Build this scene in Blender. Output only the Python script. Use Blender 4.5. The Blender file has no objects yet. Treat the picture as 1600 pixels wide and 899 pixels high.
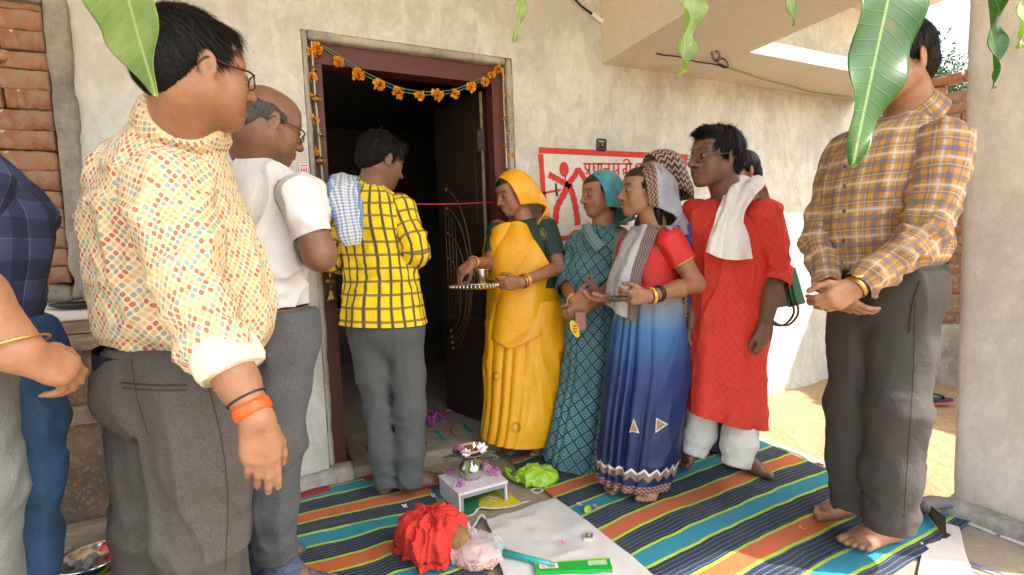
import bpy, bmesh, math, random
import numpy as np
from mathutils import Vector, Matrix

random.seed(7); RNG = np.random.default_rng(11)
scene = bpy.context.scene
COL = scene.collection
R_ = math.radians

# ------------------------------------------------------------------ camera, sky, sun, exposure
F_PX, YAW, PITCH, ROLL = 777.13, .432653, -.0765432, -.0364656
CAM = np.array([0.0, -2.5922, 1.14])
def _cam_axes():
    cy, sy, cp, sp = math.cos(YAW), math.sin(YAW), math.cos(PITCH), math.sin(PITCH)
    f = np.array([sy*cp, cy*cp, sp]); r = np.array([cy, -sy, 0.0]); u = np.cross(r, f)
    c, s = math.cos(ROLL), math.sin(ROLL)
    return np.array([c*r+s*u, -s*r+c*u, f])
CM = _cam_axes()
cam_data = bpy.data.cameras.new('camera'); cam = bpy.data.objects.new('camera', cam_data); COL.objects.link(cam)
cam_data.sensor_width = 36.0; cam_data.sensor_fit = 'HORIZONTAL'; cam_data.lens = F_PX/1600*36
cam_data.clip_start = .02; cam_data.clip_end = 500
mw = Matrix.Identity(4)
for i in range(3):
    mw[i][0] = CM[0][i]; mw[i][1] = CM[1][i]; mw[i][2] = -CM[2][i]; mw[i][3] = CAM[i]
cam.matrix_world = mw
scene.camera = cam

SUN_TO = Vector((.556, -.495, 1.0)).normalized()      # direction towards the sun
world = bpy.data.worlds.new('World'); scene.world = world; world.use_nodes = True
wn = world.node_tree; wn.nodes.clear()
sky = wn.nodes.new('ShaderNodeTexSky'); sky.sky_type = 'NISHITA'; sky.sun_disc = False
sky.sun_elevation = math.asin(SUN_TO.z); sky.sun_rotation = math.atan2(SUN_TO.x, SUN_TO.y)
sky.air_density = 1.6; sky.dust_density = 4.0; sky.ozone_density = 1.0
bg = wn.nodes.new('ShaderNodeBackground'); bg.inputs['Strength'].default_value = .15
wo = wn.nodes.new('ShaderNodeOutputWorld')
wn.links.new(sky.outputs[0], bg.inputs[0]); wn.links.new(bg.outputs[0], wo.inputs[0])
sun_data = bpy.data.lights.new('sun', 'SUN'); sun_data.energy = 2.5; sun_data.angle = R_(.53); sun_data.color = (1, .94, .85)
sun = bpy.data.objects.new('sun', sun_data); COL.objects.link(sun)
sun.rotation_euler = (-SUN_TO).to_track_quat('-Z', 'Y').to_euler(); sun.location = (6, -6, 12)
scene.view_settings.view_transform = 'Standard'; scene.view_settings.look = 'None'
scene.view_settings.gamma = 1.0; scene.view_settings.exposure = 2.15
scene.view_settings.use_curve_mapping = False
scene.cycles.max_bounces = 10; scene.cycles.diffuse_bounces = 6

# ------------------------------------------------------------------ small maths
def V3(*a): return np.array(a, float)
def unit(v): v = np.asarray(v, float); return v/max(np.linalg.norm(v), 1e-9)
def at(px, py, dep):
    """world point seen at photo pixel (px,py), dep metres along the optical axis"""
    return CAM + (np.array([(px-800)/F_PX, -(py-449.5)/F_PX, 1.0])*dep) @ CM
def atz(px, py, z=0.0):
    d = np.array([(px-800)/F_PX, -(py-449.5)/F_PX, 1.0]) @ CM
    return CAM + d*((z-CAM[2])/d[2])
def aty(px, py, y=0.0):
    d = np.array([(px-800)/F_PX, -(py-449.5)/F_PX, 1.0]) @ CM
    return CAM + d*((y-CAM[1])/d[1])
FWD = unit(V3(math.sin(YAW), math.cos(YAW), 0)); RGT = unit(V3(math.cos(YAW), -math.sin(YAW), 0)); UP = V3(0, 0, 1)
def heading(deg):
    """horizontal direction; 0 = image right, 90 = away from the camera, 180 = image left, 270 = to the camera"""
    a = R_(deg); return RGT*math.cos(a) + FWD*math.sin(a)

def _hash(ix, iy, iz, seed):
    h = (ix*374761393 + iy*668265263 + iz*2147483647 + seed*974634777) & 0xffffffff
    h = ((h ^ (h >> 13))*1274126177) & 0xffffffff
    h = (h ^ (h >> 16)) & 0xffff
    return h.astype(np.float64)/32767.5 - 1.0
def noise(P, seed=0):
    """smooth value noise in [-1,1] for (n,3) points"""
    P = np.asarray(P, float); I = np.floor(P).astype(np.int64); f = P - I; f = f*f*f*(f*(f*6-15)+10)
    out = 0
    for dx in (0, 1):
        wx = f[:, 0] if dx else 1-f[:, 0]
        for dy in (0, 1):
            wy = f[:, 1] if dy else 1-f[:, 1]
            for dz in (0, 1):
                wz = f[:, 2] if dz else 1-f[:, 2]
                out = out + wx*wy*wz*_hash(I[:, 0]+dx, I[:, 1]+dy, I[:, 2]+dz, seed)
    return out
def fbm(P, seed=0, octaves=3):
    o = 0; a = 1.0
    for k in range(octaves): o = o + a*noise(np.asarray(P)*(2.03**k), seed+k*17); a *= .5
    return o
def ridged(P, seed=0): return 1.0 - 2.0*np.abs(noise(P, seed))
def frame(d, hint=(0, 0, 1)):
    d = unit(d); a = np.cross(hint, d)
    if np.linalg.norm(a) < 1e-3: a = np.cross((1, 0, 0), d)
    a = unit(a); return a, unit(np.cross(d, a)), d

# ------------------------------------------------------------------ objects
def mesh_np(name, V, F):
    """V (n,3); F (m,k) array of equal-size faces, or list of tuples"""
    me = bpy.data.meshes.new(name)
    if isinstance(F, np.ndarray):
        V = np.asarray(V, np.float32); m, k = F.shape
        me.vertices.add(len(V)); me.vertices.foreach_set('co', V.ravel())
        me.loops.add(m*k); me.loops.foreach_set('vertex_index', F.astype(np.int32).ravel())
        me.polygons.add(m); me.polygons.foreach_set('loop_start', np.arange(0, m*k, k, dtype=np.int32))
        me.polygons.foreach_set('loop_total', np.full(m, k, np.int32))
        me.update(calc_edges=True); me.validate()
    else:
        me.from_pydata([tuple(v) for v in V], [], [tuple(f) for f in F]); me.update()
    return me
def smooth(me):
    me.polygons.foreach_set('use_smooth', np.ones(len(me.polygons), bool)); return me
def tag(o, label=None, cat=None, group=None, kind=None):
    if label: o['label'] = label
    if cat: o['category'] = cat
    if group: o['group'] = group
    if kind: o['kind'] = kind
    return o
def empty(name, loc, label=None, cat=None, group=None):
    o = bpy.data.objects.new(name, None); COL.objects.link(o); o.location = [float(v) for v in loc]
    o.empty_display_size = .1
    return tag(o, label, cat, group)
def origin_of(o):
    if o is None: return Vector((0, 0, 0))
    p = o.location.copy()
    if o.parent is not None: p = p + o.matrix_parent_inverse.translation + origin_of(o.parent)
    return p
def obj(name, me, mat=None, parent=None, **kw):
    """mesh data given in world coordinates"""
    o = bpy.data.objects.new(name, me); COL.objects.link(o)
    if mat is not None and len(me.materials) == 0: me.materials.append(mat)
    if parent is not None:
        o.parent = parent; o.matrix_parent_inverse = Matrix.Translation(-origin_of(parent))
    return tag(o, **kw)

class MB:
    """collects simple shapes into one mesh (world coordinates)"""
    def __init__(s): s.bm = bmesh.new()
    def box(s, lo, hi, bevel=0, rot=None, jitter=0):
        lo = Vector(lo); hi = Vector(hi); c = (lo+hi)/2; d = hi-lo
        g = bmesh.ops.create_cube(s.bm, size=1.0); vs = g['verts']
        for v in vs: v.co = Vector((v.co.x*d.x, v.co.y*d.y, v.co.z*d.z))
        if bevel:
            es = list({e for v in vs for e in v.link_edges})
            r = bmesh.ops.bevel(s.bm, geom=es, offset=bevel, segments=2, affect='EDGES', profile=.6)
            vs = list({v for f in r['faces'] for v in f.verts} | {v for v in vs if v.is_valid})
        for v in vs:
            p = v.co.copy()
            if jitter: p += Vector((random.uniform(-1, 1), random.uniform(-1, 1), random.uniform(-1, 1)))*jitter
            if rot is not None: p = rot @ p
            v.co = p + c
        return s
    def poly(s, pts, n, t):
        """prism: polygon pts extruded by t along n"""
        n = Vector(n).normalized()*t
        a = [s.bm.verts.new(Vector(p)) for p in pts]; b = [s.bm.verts.new(Vector(p)+n) for p in pts]
        k = len(pts); s.bm.faces.new(a[::-1]); s.bm.faces.new(b)
        for i in range(k): s.bm.faces.new((a[i], a[(i+1) % k], b[(i+1) % k], b[i]))
        return s
    def tube(s, pts, r, seg=8, cap=True):
        pts = [np.asarray(p, float) for p in pts]; n = len(pts); rs = r if hasattr(r, '__len__') else [r]*n
        prev = None; rings = []; h = None
        for i in range(n):
            d = unit(pts[min(i+1, n-1)] - pts[max(i-1, 0)])
            if h is None: a, b, _ = frame(d)
            else:
                a = unit(h - d*(h@d)); b = np.cross(d, a)
            h = a
            rings.append([s.bm.verts.new(Vector(pts[i] + (a*math.cos(2*math.pi*j/seg)+b*math.sin(2*math.pi*j/seg))*rs[i])) for j in range(seg)])
        for i in range(n-1):
            for j in range(seg):
                s.bm.faces.new((rings[i][j], rings[i][(j+1) % seg], rings[i+1][(j+1) % seg], rings[i+1][j]))
        if cap: s.bm.faces.new(rings[0][::-1]); s.bm.faces.new(rings[-1])
        return s
    def lathe(s, prof, c, axis=(0, 0, 1), seg=24, sx=1, sy=1):
        """prof list of (r,h)"""
        a, b, d = frame(axis, (0, 1, 0) if abs(axis[2]) > .9 else (0, 0, 1)); c = np.asarray(c, float); rings = []
        for r, h in prof:
            rings.append([s.bm.verts.new(Vector(c + d*h + a*(r*sx*math.cos(2*math.pi*j/seg)) + b*(r*sy*math.sin(2*math.pi*j/seg)))) for j in range(seg)])
        for i in range(len(rings)-1):
            for j in range(seg):
                s.bm.faces.new((rings[i][j], rings[i][(j+1) % seg], rings[i+1][(j+1) % seg], rings[i+1][j]))
        if prof[0][0] > 1e-5: s.bm.faces.new(rings[0][::-1])
        if prof[-1][0] > 1e-5: s.bm.faces.new(rings[-1])
        return s
    def sphere(s, c, r, u=12, v=8, sc=(1, 1, 1), rot=None):
        g = bmesh.ops.create_uvsphere(s.bm, u_segments=u, v_segments=v, radius=1.0)
        for w in g['verts']:
            p = Vector((w.co.x*r*sc[0], w.co.y*r*sc[1], w.co.z*r*sc[2]))
            if rot is not None: p = rot @ p
            w.co = p + Vector(c)
        return s
    def mesh(s, name, sm=False):
        bmesh.ops.remove_doubles(s.bm, verts=s.bm.verts, dist=1e-6)
        bmesh.ops.recalc_face_normals(s.bm, faces=s.bm.faces)
        me = bpy.data.meshes.new(name); s.bm.to_mesh(me); s.bm.free()
        if sm: smooth(me)
        return me
    def build(s, name, mat, parent=None, sm=False, **kw): return obj(name, s.mesh(name, sm), mat, parent, **kw)

# ------------------------------------------------------------------ signed-distance modelling
class Sdf:
    def __init__(s, lo, hi, h, fines=()):
        """rectilinear grid; fines = list of (centre, half, step) finer boxes"""
        s.ax = []
        for k in range(3):
            a = [lo[k]]
            while a[-1] < hi[k]:
                t = a[-1]; st = h
                for c, half, fh in fines:
                    hf = half[k] if hasattr(half, '__len__') else half
                    if c[k]-hf-h <= t <= c[k]+hf: st = min(st, fh)
                a.append(t+st)
            s.ax.append(np.array(a))
        s.D = np.full([len(a) for a in s.ax], 1.0, np.float32)
    def _sl(s, lo, hi):
        sl = tuple(slice(max(np.searchsorted(s.ax[k], lo[k])-1, 0), np.searchsorted(s.ax[k], hi[k])+1) for k in range(3))
        X = s.ax[0][sl[0]][:, None, None]; Y = s.ax[1][sl[1]][None, :, None]; Z = s.ax[2][sl[2]][None, None, :]
        return sl, X, Y, Z
    def _u(s, sl, d, k):
        a = s.D[sl]
        if k > 0:
            h = np.maximum(k-np.abs(a-d), 0)/k; s.D[sl] = np.minimum(a, d) - h*h*k*.25
        else: s.D[sl] = np.minimum(a, d)
    def _s(s, sl, d, k):
        a = s.D[sl]; d = -d
        if k > 0:
            h = np.maximum(k-np.abs(a-d), 0)/k; s.D[sl] = np.maximum(a, d) + h*h*k*.25
        else: s.D[sl] = np.maximum(a, d)
    def cone(s, a, b, ra, rb, k=.02, sub=False, flat=None):
        """tapered capsule; flat=(dir,factor) squashes the section along dir"""
        a = np.asarray(a, float); b = np.asarray(b, float); m = max(ra, rb) + max(k, .012) + .012
        if flat: m = m*1.25
        sl, X, Y, Z = s._sl(np.minimum(a, b)-m, np.maximum(a, b)+m)
        ba = b-a; L = max(ba@ba, 1e-9)
        px, py, pz = X-a[0], Y-a[1], Z-a[2]
        t = np.clip((px*ba[0]+py*ba[1]+pz*ba[2])/L, 0, 1)
        qx, qy, qz = px-t*ba[0], py-t*ba[1], pz-t*ba[2]
        if flat:
            n = unit(flat[0]); w = (qx*n[0]+qy*n[1]+qz*n[2]); e = (1/flat[1]-1)*w
            d = (np.sqrt((qx+e*n[0])**2+(qy+e*n[1])**2+(qz+e*n[2])**2) - (ra+(rb-ra)*t))*min(1, flat[1])
        else: d = np.sqrt(qx*qx+qy*qy+qz*qz) - (ra+(rb-ra)*t)
        (s._s if sub else s._u)(sl, d, k); return s
    def ell(s, c, r, Rm=None, k=.02, sub=False):
        c = np.asarray(c, float); r = np.asarray(r, float); m = r.max() + max(k, .012) + .012
        sl, X, Y, Z = s._sl(c-m, c+m); px, py, pz = X-c[0], Y-c[1], Z-c[2]
        if Rm is not None:
            px, py, pz = (px*Rm[0][i]+py*Rm[1][i]+pz*Rm[2][i] for i in range(3))
        k0 = np.sqrt((px/r[0])**2+(py/r[1])**2+(pz/r[2])**2)
        k1 = np.sqrt((px/r[0]**2)**2+(py/r[1]**2)**2+(pz/r[2]**2)**2)
        d = k0*(k0-1)/np.maximum(k1, 1e-6)
        d = np.where(k0 < 1e-4, -r.min(), d)
        (s._s if sub else s._u)(sl, d, k); return s
    def plane(s, p, n):
        """cut away the side n points to"""
        n = unit(n); X = s.ax[0][:, None, None]; Y = s.ax[1][None, :, None]; Z = s.ax[2][None, None, :]
        d = (X-p[0])*n[0]+(Y-p[1])*n[1]+(Z-p[2])*n[2]
        s.D = np.maximum(s.D, d.astype(np.float32)); return s
    def displace(s, fn, band=.03):
        idx = np.nonzero(np.abs(s.D) < band)
        P = np.stack([s.ax[k][idx[k]] for k in range(3)], 1)
        s.D[idx] -= fn(P).astype(np.float32); return s
    def mesh(s, name):
        D = s.D; I = D < 0
        n = [d-1 for d in D.shape]
        cnt = np.zeros(n, np.int8); cs = [(i, j, k) for i in (0, 1) for j in (0, 1) for k in (0, 1)]
        for i, j, k in cs: cnt += I[i:n[0]+i, j:n[1]+j, k:n[2]+k]
        act = (cnt > 0) & (cnt < 8); idx = np.nonzero(act); N = len(idx[0])
        vid = np.full(n, -1, np.int64); vid[idx] = np.arange(N)
        val = {c: D[idx[0]+c[0], idx[1]+c[1], idx[2]+c[2]].astype(np.float64) for c in cs}
        acc = np.zeros((N, 3)); w = np.zeros(N)
        for c in cs:
            for ax in range(3):
                if c[ax]: continue
                e = list(c); e[ax] = 1; e = tuple(e); a, b = val[c], val[e]
                m = (a < 0) != (b < 0); t = np.where(m, a/np.where(m, a-b, 1), 0)
                p = np.zeros((N, 3)); p[:] = c; p[:, ax] = t
                acc[m] += p[m]; w += m
        p = acc/np.maximum(w, 1)[:, None]
        V = np.empty((N, 3))
        for k in range(3):
            a = s.ax[k]; V[:, k] = a[idx[k]] + p[:, k]*(a[idx[k]+1]-a[idx[k]])
        Q = []
        for ax in range(3):
            u, v = [(1, 2), (2, 0), (0, 1)][ax]
            sl0 = [slice(None)]*3; sl1 = [slice(None)]*3
            sl0[ax] = slice(0, -1); sl1[ax] = slice(1, None)
            for q in (u, v): sl0[q] = slice(1, -1); sl1[q] = slice(1, -1)
            A = I[tuple(sl0)]; B = I[tuple(sl1)]
            for flip, msk in ((False, A & ~B), (True, ~A & B)):
                e = np.array(np.nonzero(msk))
                if e.shape[1] == 0: continue
                e[u] += 1; e[v] += 1
                def cell(du, dv):
                    f = e.copy(); f[u] -= du; f[v] -= dv; return vid[f[0], f[1], f[2]]
                q = np.stack([cell(1, 1), cell(0, 1), cell(0, 0), cell(1, 0)], 1)
                Q.append(q[:, ::-1] if flip else q)
        Fq = np.concatenate(Q); Fq = Fq[(Fq >= 0).all(1)]
        return smooth(mesh_np(name, V, Fq)), V

# ------------------------------------------------------------------ lofts and sheets
def catmull(P, n):
    """P (m,...) control values -> n samples, centripetal-free uniform Catmull-Rom"""
    P = np.asarray(P, float); m = len(P)
    if m == 1: return np.repeat(P, n, 0)
    t = np.linspace(0, m-1, n); i = np.minimum(t.astype(int), m-2); f = (t-i).reshape([-1]+[1]*(P.ndim-1))
    p0 = P[np.maximum(i-1, 0)]; p1 = P[i]; p2 = P[i+1]; p3 = P[np.minimum(i+2, m-1)]
    p0 = np.where((i == 0).reshape(f.shape), 2*p1-p2, p0); p3 = np.where((i == m-2).reshape(f.shape), 2*p2-p1, p3)
    return p1 + .5*f*(p2-p0 + f*(2*p0-5*p1+4*p2-p3 + f*(3*(p1-p2)+p3-p0)))
def grid_mesh(name, G, UV, closed, mat, parent=None, solid=0, **kw):
    """G (rows, cols, 3), UV (rows, cols(+1 if closed), 2)"""
    nr, nc = G.shape[:2]; V = G.reshape(-1, 3)
    j = np.arange(nc if closed else nc-1); i = np.arange(nr-1)
    I, J = np.meshgrid(i, j, indexing='ij'); J2 = (J+1) % nc
    Fq = np.stack([I*nc+J, I*nc+J2, (I+1)*nc+J2, (I+1)*nc+J], -1).reshape(-1, 4)
    U = np.stack([UV[I, J], UV[I, J+1], UV[I+1, J+1], UV[I+1, J]], 2).reshape(-1, 2)
    me = bpy.data.meshes.new(name); m = len(Fq)
    me.vertices.add(len(V)); me.vertices.foreach_set('co', V.astype(np.float32).ravel())
    me.loops.add(m*4); me.loops.foreach_set('vertex_index', Fq.astype(np.int32).ravel())
    me.polygons.add(m); me.polygons.foreach_set('loop_start', np.arange(0, m*4, 4, dtype=np.int32))
    me.polygons.foreach_set('loop_total', np.full(m, 4, np.int32))
    uvl = me.uv_layers.new(name='UVMap'); uvl.data.foreach_set('uv', U.astype(np.float32).ravel())
    me.update(calc_edges=True); smooth(me)
    o = obj(name, me, mat, parent, **kw)
    if solid:
        md = o.modifiers.new('thickness', 'SOLIDIFY'); md.thickness = solid; md.offset = 0
    return o
def grid_normals(G, closed):
    if closed: du = np.roll(G, -1, 1)-np.roll(G, 1, 1)
    else: du = np.gradient(G, axis=1)
    dv = np.gradient(G, axis=0); n = np.cross(du, dv)
    return n/np.maximum(np.linalg.norm(n, axis=2, keepdims=True), 1e-9)
def row_uv(G, closed, us=None):
    nr, nc = G.shape[:2]
    v = np.concatenate([[0], np.cumsum(np.linalg.norm(np.diff(G, axis=0), axis=2).mean(1))])
    H = np.concatenate([G, G[:, :1]], 1) if closed else G
    per = np.linalg.norm(np.diff(H, axis=1), axis=2).sum(1)
    u = np.linspace(0, 1, H.shape[1])*(us if us else np.median(per))
    return np.stack([np.broadcast_to(u[None], (nr, len(u))), np.broadcast_to(v[:, None], (nr, len(u)))], -1).copy()
def ring_loft(name, rings, mat, parent=None, nseg=96, nrow=80, power=1.0, disp=None, us=None, solid=0, start=0.0, **kw):
    """rings: list of (centre, U, V) ellipse half-axis vectors; disp(theta, vfrac, P)->outward metres"""
    C = catmull([r[0] for r in rings], nrow); U = catmull([r[1] for r in rings], nrow); W = catmull([r[2] for r in rings], nrow)
    th = start + np.linspace(0, 2*math.pi, nseg, endpoint=False)
    c, s = np.cos(th), np.sin(th)
    if power != 1.0: c = np.sign(c)*np.abs(c)**power; s = np.sign(s)*np.abs(s)**power
    G = C[:, None] + U[:, None]*c[None, :, None] + W[:, None]*s[None, :, None]
    UV = row_uv(G, True, us)
    if disp is not None:
        N = grid_normals(G, True); out = G-C[:, None]
        sg = np.sign((N*out).sum(2, keepdims=True)); N = N*np.where(sg == 0, 1, sg)
        T, Vv = np.meshgrid(th, np.linspace(0, 1, nrow)); d = disp(T.ravel(), Vv.ravel(), G.reshape(-1, 3)).reshape(nrow, nseg, 1)
        G = G + N*d
    return grid_mesh(name, G, UV, True, mat, parent, solid, **kw)
def px_rings(rows, vdir=None):
    """rows: (xl,yl,xr,yr,depth,half thickness[, depth difference right-left])"""
    out = []
    for r in rows:
        xl, yl, xr, yr, dep, th = r[:6]; dd = r[6] if len(r) > 6 else 0
        a = at(xl, yl, dep-dd/2); b = at(xr, yr, dep+dd/2); U = (b-a)/2
        W = vdir if vdir is not None else FWD
        W = unit(W - U*((W@U)/max(U@U, 1e-9)))
        out.append(((a+b)/2, U, W*th))
    return out
def limb_loft(name, pts, radii, mat, parent=None, nseg=48, nrow=60, flat=None, disp=None, us=None, solid=0, **kw):
    """tube through world points; radii per point (number or (ra, rb))"""
    pts = [np.asarray(p, float) for p in pts]; radii = list(radii)
    if 'sleeve' in name and not hasattr(radii[0], '__len__'):      # rounded shoulder cap
        p0 = pts[0]*.62+pts[1]*.38; back = unit(pts[0]-pts[1]); r0 = radii[0]
        pts = [p0+back*r0*.80, p0+back*r0*.70, p0+back*r0*.36, p0]+pts[1:]; radii = [r0*.03, r0*.48, r0*.88]+radii
    P = catmull(pts, nrow); Rr = np.maximum(catmull([(r if hasattr(r, '__len__') else (r, r)) for r in radii], nrow), .001)
    rings = []; h = None
    hint = V3(*flat) if flat is not None else FWD
    G = np.empty((nrow, nseg, 3)); th = np.linspace(0, 2*math.pi, nseg, endpoint=False)
    T = np.gradient(P, axis=0)
    for i in range(nrow):
        d = unit(T[i]); a = unit(hint - d*(hint@d)) if h is None else unit(h - d*(h@d)); h = a; b = np.cross(d, a)
        G[i] = P[i] + a*np.cos(th)[:, None]*Rr[i, 0] + b*np.sin(th)[:, None]*Rr[i, 1]
    UV = row_uv(G, True, us)
    if disp is not None:
        N = G-P[:, None]; N = N/np.linalg.norm(N, axis=2, keepdims=True)
        TT, Vv = np.meshgrid(th, np.linspace(0, 1, nrow)); d = disp(TT.ravel(), Vv.ravel(), G.reshape(-1, 3)).reshape(nrow, nseg, 1)
        G = G + N*d
    return grid_mesh(name, G, UV, True, mat, parent, solid, **kw)
def sheet(name, ctrl, mat, parent=None, nr=60, nc=60, disp=None, solid=.002, uvs=None, **kw):
    """ctrl: rows of world points (equal counts) -> smooth cloth sheet"""
    A = np.array([[np.asarray(p, float) for p in r] for r in ctrl])
    G = catmull(A, nr); G = np.swapaxes(catmull(np.swapaxes(G, 0, 1), nc), 0, 1)
    UV = row_uv(G, False)
    if disp is not None:
        N = grid_normals(G, False)
        Uu, Vv = np.meshgrid(np.linspace(0, 1, nc), np.linspace(0, 1, nr))
        G = G + N*disp(Uu.ravel(), Vv.ravel(), G.reshape(-1, 3)).reshape(nr, nc, 1)
    return grid_mesh(name, G, UV, False, mat, parent, solid, **kw)
# ------------------------------------------------------------------ materials
class NT:
    def __init__(s, name):
        s.m = bpy.data.materials.new(name); s.m.use_nodes = True; s.t = s.m.node_tree; s.t.nodes.clear()
        s.out = s.n('ShaderNodeOutputMaterial'); s.b = s.n('ShaderNodeBsdfPrincipled'); s.l(s.b.outputs[0], s.out.inputs[0])
        s._tc = None
    def n(s, t): return s.t.nodes.new(t)
    def l(s, a, b): s.t.links.new(a, b)
    def put(s, sock, v):
        if v is None: return
        if isinstance(v, bpy.types.NodeSocket): s.l(v, sock)
        elif hasattr(v, '__len__') and sock.type == 'RGBA' and len(v) == 3: sock.default_value = (*v, 1)
        else: sock.default_value = v
    def tc(s, k='Object'):
        if s._tc is None: s._tc = s.n('ShaderNodeTexCoord')
        return s._tc.outputs[k]
    def map(s, v, scale=(1, 1, 1), rot=(0, 0, 0), loc=(0, 0, 0)):
        m = s.n('ShaderNodeMapping'); s.l(v, m.inputs[0]); m.inputs['Scale'].default_value = scale; m.inputs['Rotation'].default_value = rot; m.inputs['Location'].default_value = loc
        return m.outputs[0]
    def math(s, op, a, b=None, c=None, clamp=False):
        m = s.n('ShaderNodeMath'); m.operation = op; m.use_clamp = clamp
        for i, v in enumerate((a, b, c)):
            if v is not None: s.put(m.inputs[i], v)
        return m.outputs[0]
    def mix(s, f, a, b, mode='MIX'):
        m = s.n('ShaderNodeMix'); m.data_type = 'RGBA'; m.blend_type = mode
        s.put(m.inputs[0], f); s.put(m.inputs[6], a); s.put(m.inputs[7], b); return m.outputs[2]
    def ramp(s, f, stops, const=False):
        r = s.n('ShaderNodeValToRGB'); r.color_ramp.interpolation = 'CONSTANT' if const else 'LINEAR'
        e = r.color_ramp.elements
        while len(e) < len(stops): e.new(.5)
        for i, (p, c) in enumerate(stops):
            e[i].position = p; c = (c, c, c) if not hasattr(c, '__len__') else c; e[i].color = (*c[:3], 1)
        s.put(r.inputs[0], f); return r.outputs[0]
    def noise(s, scale, v=None, detail=4, rough=.55, dist=0):
        m = s.n('ShaderNodeTexNoise'); s.l(v if v is not None else s.tc(), m.inputs['Vector'])
        m.inputs['Scale'].default_value = scale; m.inputs['Detail'].default_value = detail; m.inputs['Roughness'].default_value = rough; m.inputs['Distortion'].default_value = dist
        return m.outputs[0]
    def voro(s, scale, v=None, feat='F1', out=0):
        m = s.n('ShaderNodeTexVoronoi'); m.feature = feat; s.l(v if v is not None else s.tc(), m.inputs['Vector']); m.inputs['Scale'].default_value = scale
        return m.outputs[out]
    def sep(s, v):
        m = s.n('ShaderNodeSeparateXYZ'); s.l(v, m.inputs[0]); return m.outputs[0], m.outputs[1], m.outputs[2]
    def comb(s, x=0, y=0, z=0):
        m = s.n('ShaderNodeCombineXYZ')
        for i, v in enumerate((x, y, z)): s.put(m.inputs[i], v)
        return m.outputs[0]
    def white(s, v):
        m = s.n('ShaderNodeTexWhiteNoise'); s.l(v, m.inputs['Vector']); return m.outputs[0]
    def objrand(s): return s.n('ShaderNodeObjectInfo').outputs['Random']
    def attr(s, name='Col'):
        m = s.n('ShaderNodeAttribute'); m.attribute_name = name; return m.outputs[0]
    def bump(s, h, strength=.3, dist=.01, prev=None):
        m = s.n('ShaderNodeBump'); m.inputs['Strength'].default_value = strength; m.inputs['Distance'].default_value = dist
        s.l(h, m.inputs['Height']);
        if prev is not None: s.l(prev, m.inputs['Normal'])
        return m.outputs[0]
    def done(s, color, rough=.8, normal=None, metal=0, **kw):
        s.put(s.b.inputs['Base Color'], color); s.put(s.b.inputs['Roughness'], rough); s.put(s.b.inputs['Metallic'], metal)
        if normal is not None: s.l(normal, s.b.inputs['Normal'])
        for k, v in kw.items():
            k = k.replace('_', ' ')
            for cand in (k, k.title()):
                if cand in s.b.inputs: s.put(s.b.inputs[cand], v); break
        return s.m

def simple(name, col, rough=.6, metal=0, var=.12, scale=12, bump=0, bscale=60, **kw):
    t = NT(name); n = t.noise(scale)
    c = t.mix(n, tuple(v*(1-var) for v in col), tuple(min(1, v*(1+var)) for v in col))
    nm = t.bump(t.noise(bscale, detail=6), bump, .004) if bump else None
    return t.done(c, rough, nm, metal, **kw)

def fabric_weave(t, scale=900, strength=.25, extra=None):
    """fine woven relief from UV metres"""
    u, v, _ = t.sep(t.tc('UV'))
    a = t.math('SINE', t.math('MULTIPLY', u, scale*6.283/2)); b = t.math('SINE', t.math('MULTIPLY', v, scale*6.283/2))
    h = t.math('MULTIPLY', a, b)
    nm = t.bump(h, strength*.4, .0008)
    nm = t.bump(t.noise(14, detail=5, rough=.6), .35, .012, nm)
    return nm
def fold_bump(t, s1=9, st=.35, fine=220, fst=.12):
    st = st*1.5
    nm = t.bump(t.noise(fine, detail=2), fst, .002)
    return t.bump(t.noise(s1, detail=5, rough=.6, dist=.4), st, .02, nm)

def fabric(name, col, rough=.85, var=.1, sheen=.2, s1=9, st=.3, fine=260, heather=0, **kw):
    sheen = 0; t = NT(name); n = t.noise(6, detail=5)
    c = t.mix(n, tuple(v*(1-var) for v in col), tuple(min(1, v*(1+var)) for v in col))
    if heather:
        w = t.noise(900, t.map(t.tc(), (1, 1, .2)), detail=2)
        w2 = t.noise(900, t.map(t.tc(), (.2, .2, 1)), detail=2)
        k = t.ramp(t.math('MULTIPLY', t.math('ADD', w, w2), .5), [(.38, (1-heather,)*3), (.62, (1+heather,)*3)])
        c = t.mix(1.0, c, k, 'MULTIPLY')
    return t.done(c, rough, fold_bump(t, s1, st, fine), Sheen_Weight=sheen, **kw)

def stripes(t, coord, period, stops):
    return t.ramp(t.math('FRACT', t.math('DIVIDE', coord, period)), stops, True)

def skin_mat(name):
    t = NT(name); c = t.attr('Col')
    n = t.noise(55, detail=5); c = t.mix(t.math('MULTIPLY', n, .35), c, t.mix(1, c, (.72, .62, .58), 'MULTIPLY'))
    m2 = t.noise(24, detail=6, rough=.7); c = t.mix(t.ramp(m2, [(.36, .55), (.56, 0)]), c, t.mix(1, c, (.74, .66, .60), 'MULTIPLY')); c = t.mix(t.ramp(m2, [(.58, 0), (.72, .4)]), c, t.mix(1, c, (1.22, 1.08, 1.0), 'MULTIPLY'))
    nm = t.bump(t.noise(420, detail=4), .35, .0016); nm = t.bump(t.noise(110, t.map(t.tc(), (1, 1, .45)), detail=4, rough=.65), .32, .004, nm)
    return t.done(c, t.ramp(t.noise(60, detail=3), [(.3, .36), (.7, .56)]), nm, Subsurface_Weight=.02, Subsurface_Scale=.004, Specular_IOR_Level=.45)
SKIN = skin_mat('skin')

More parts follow.
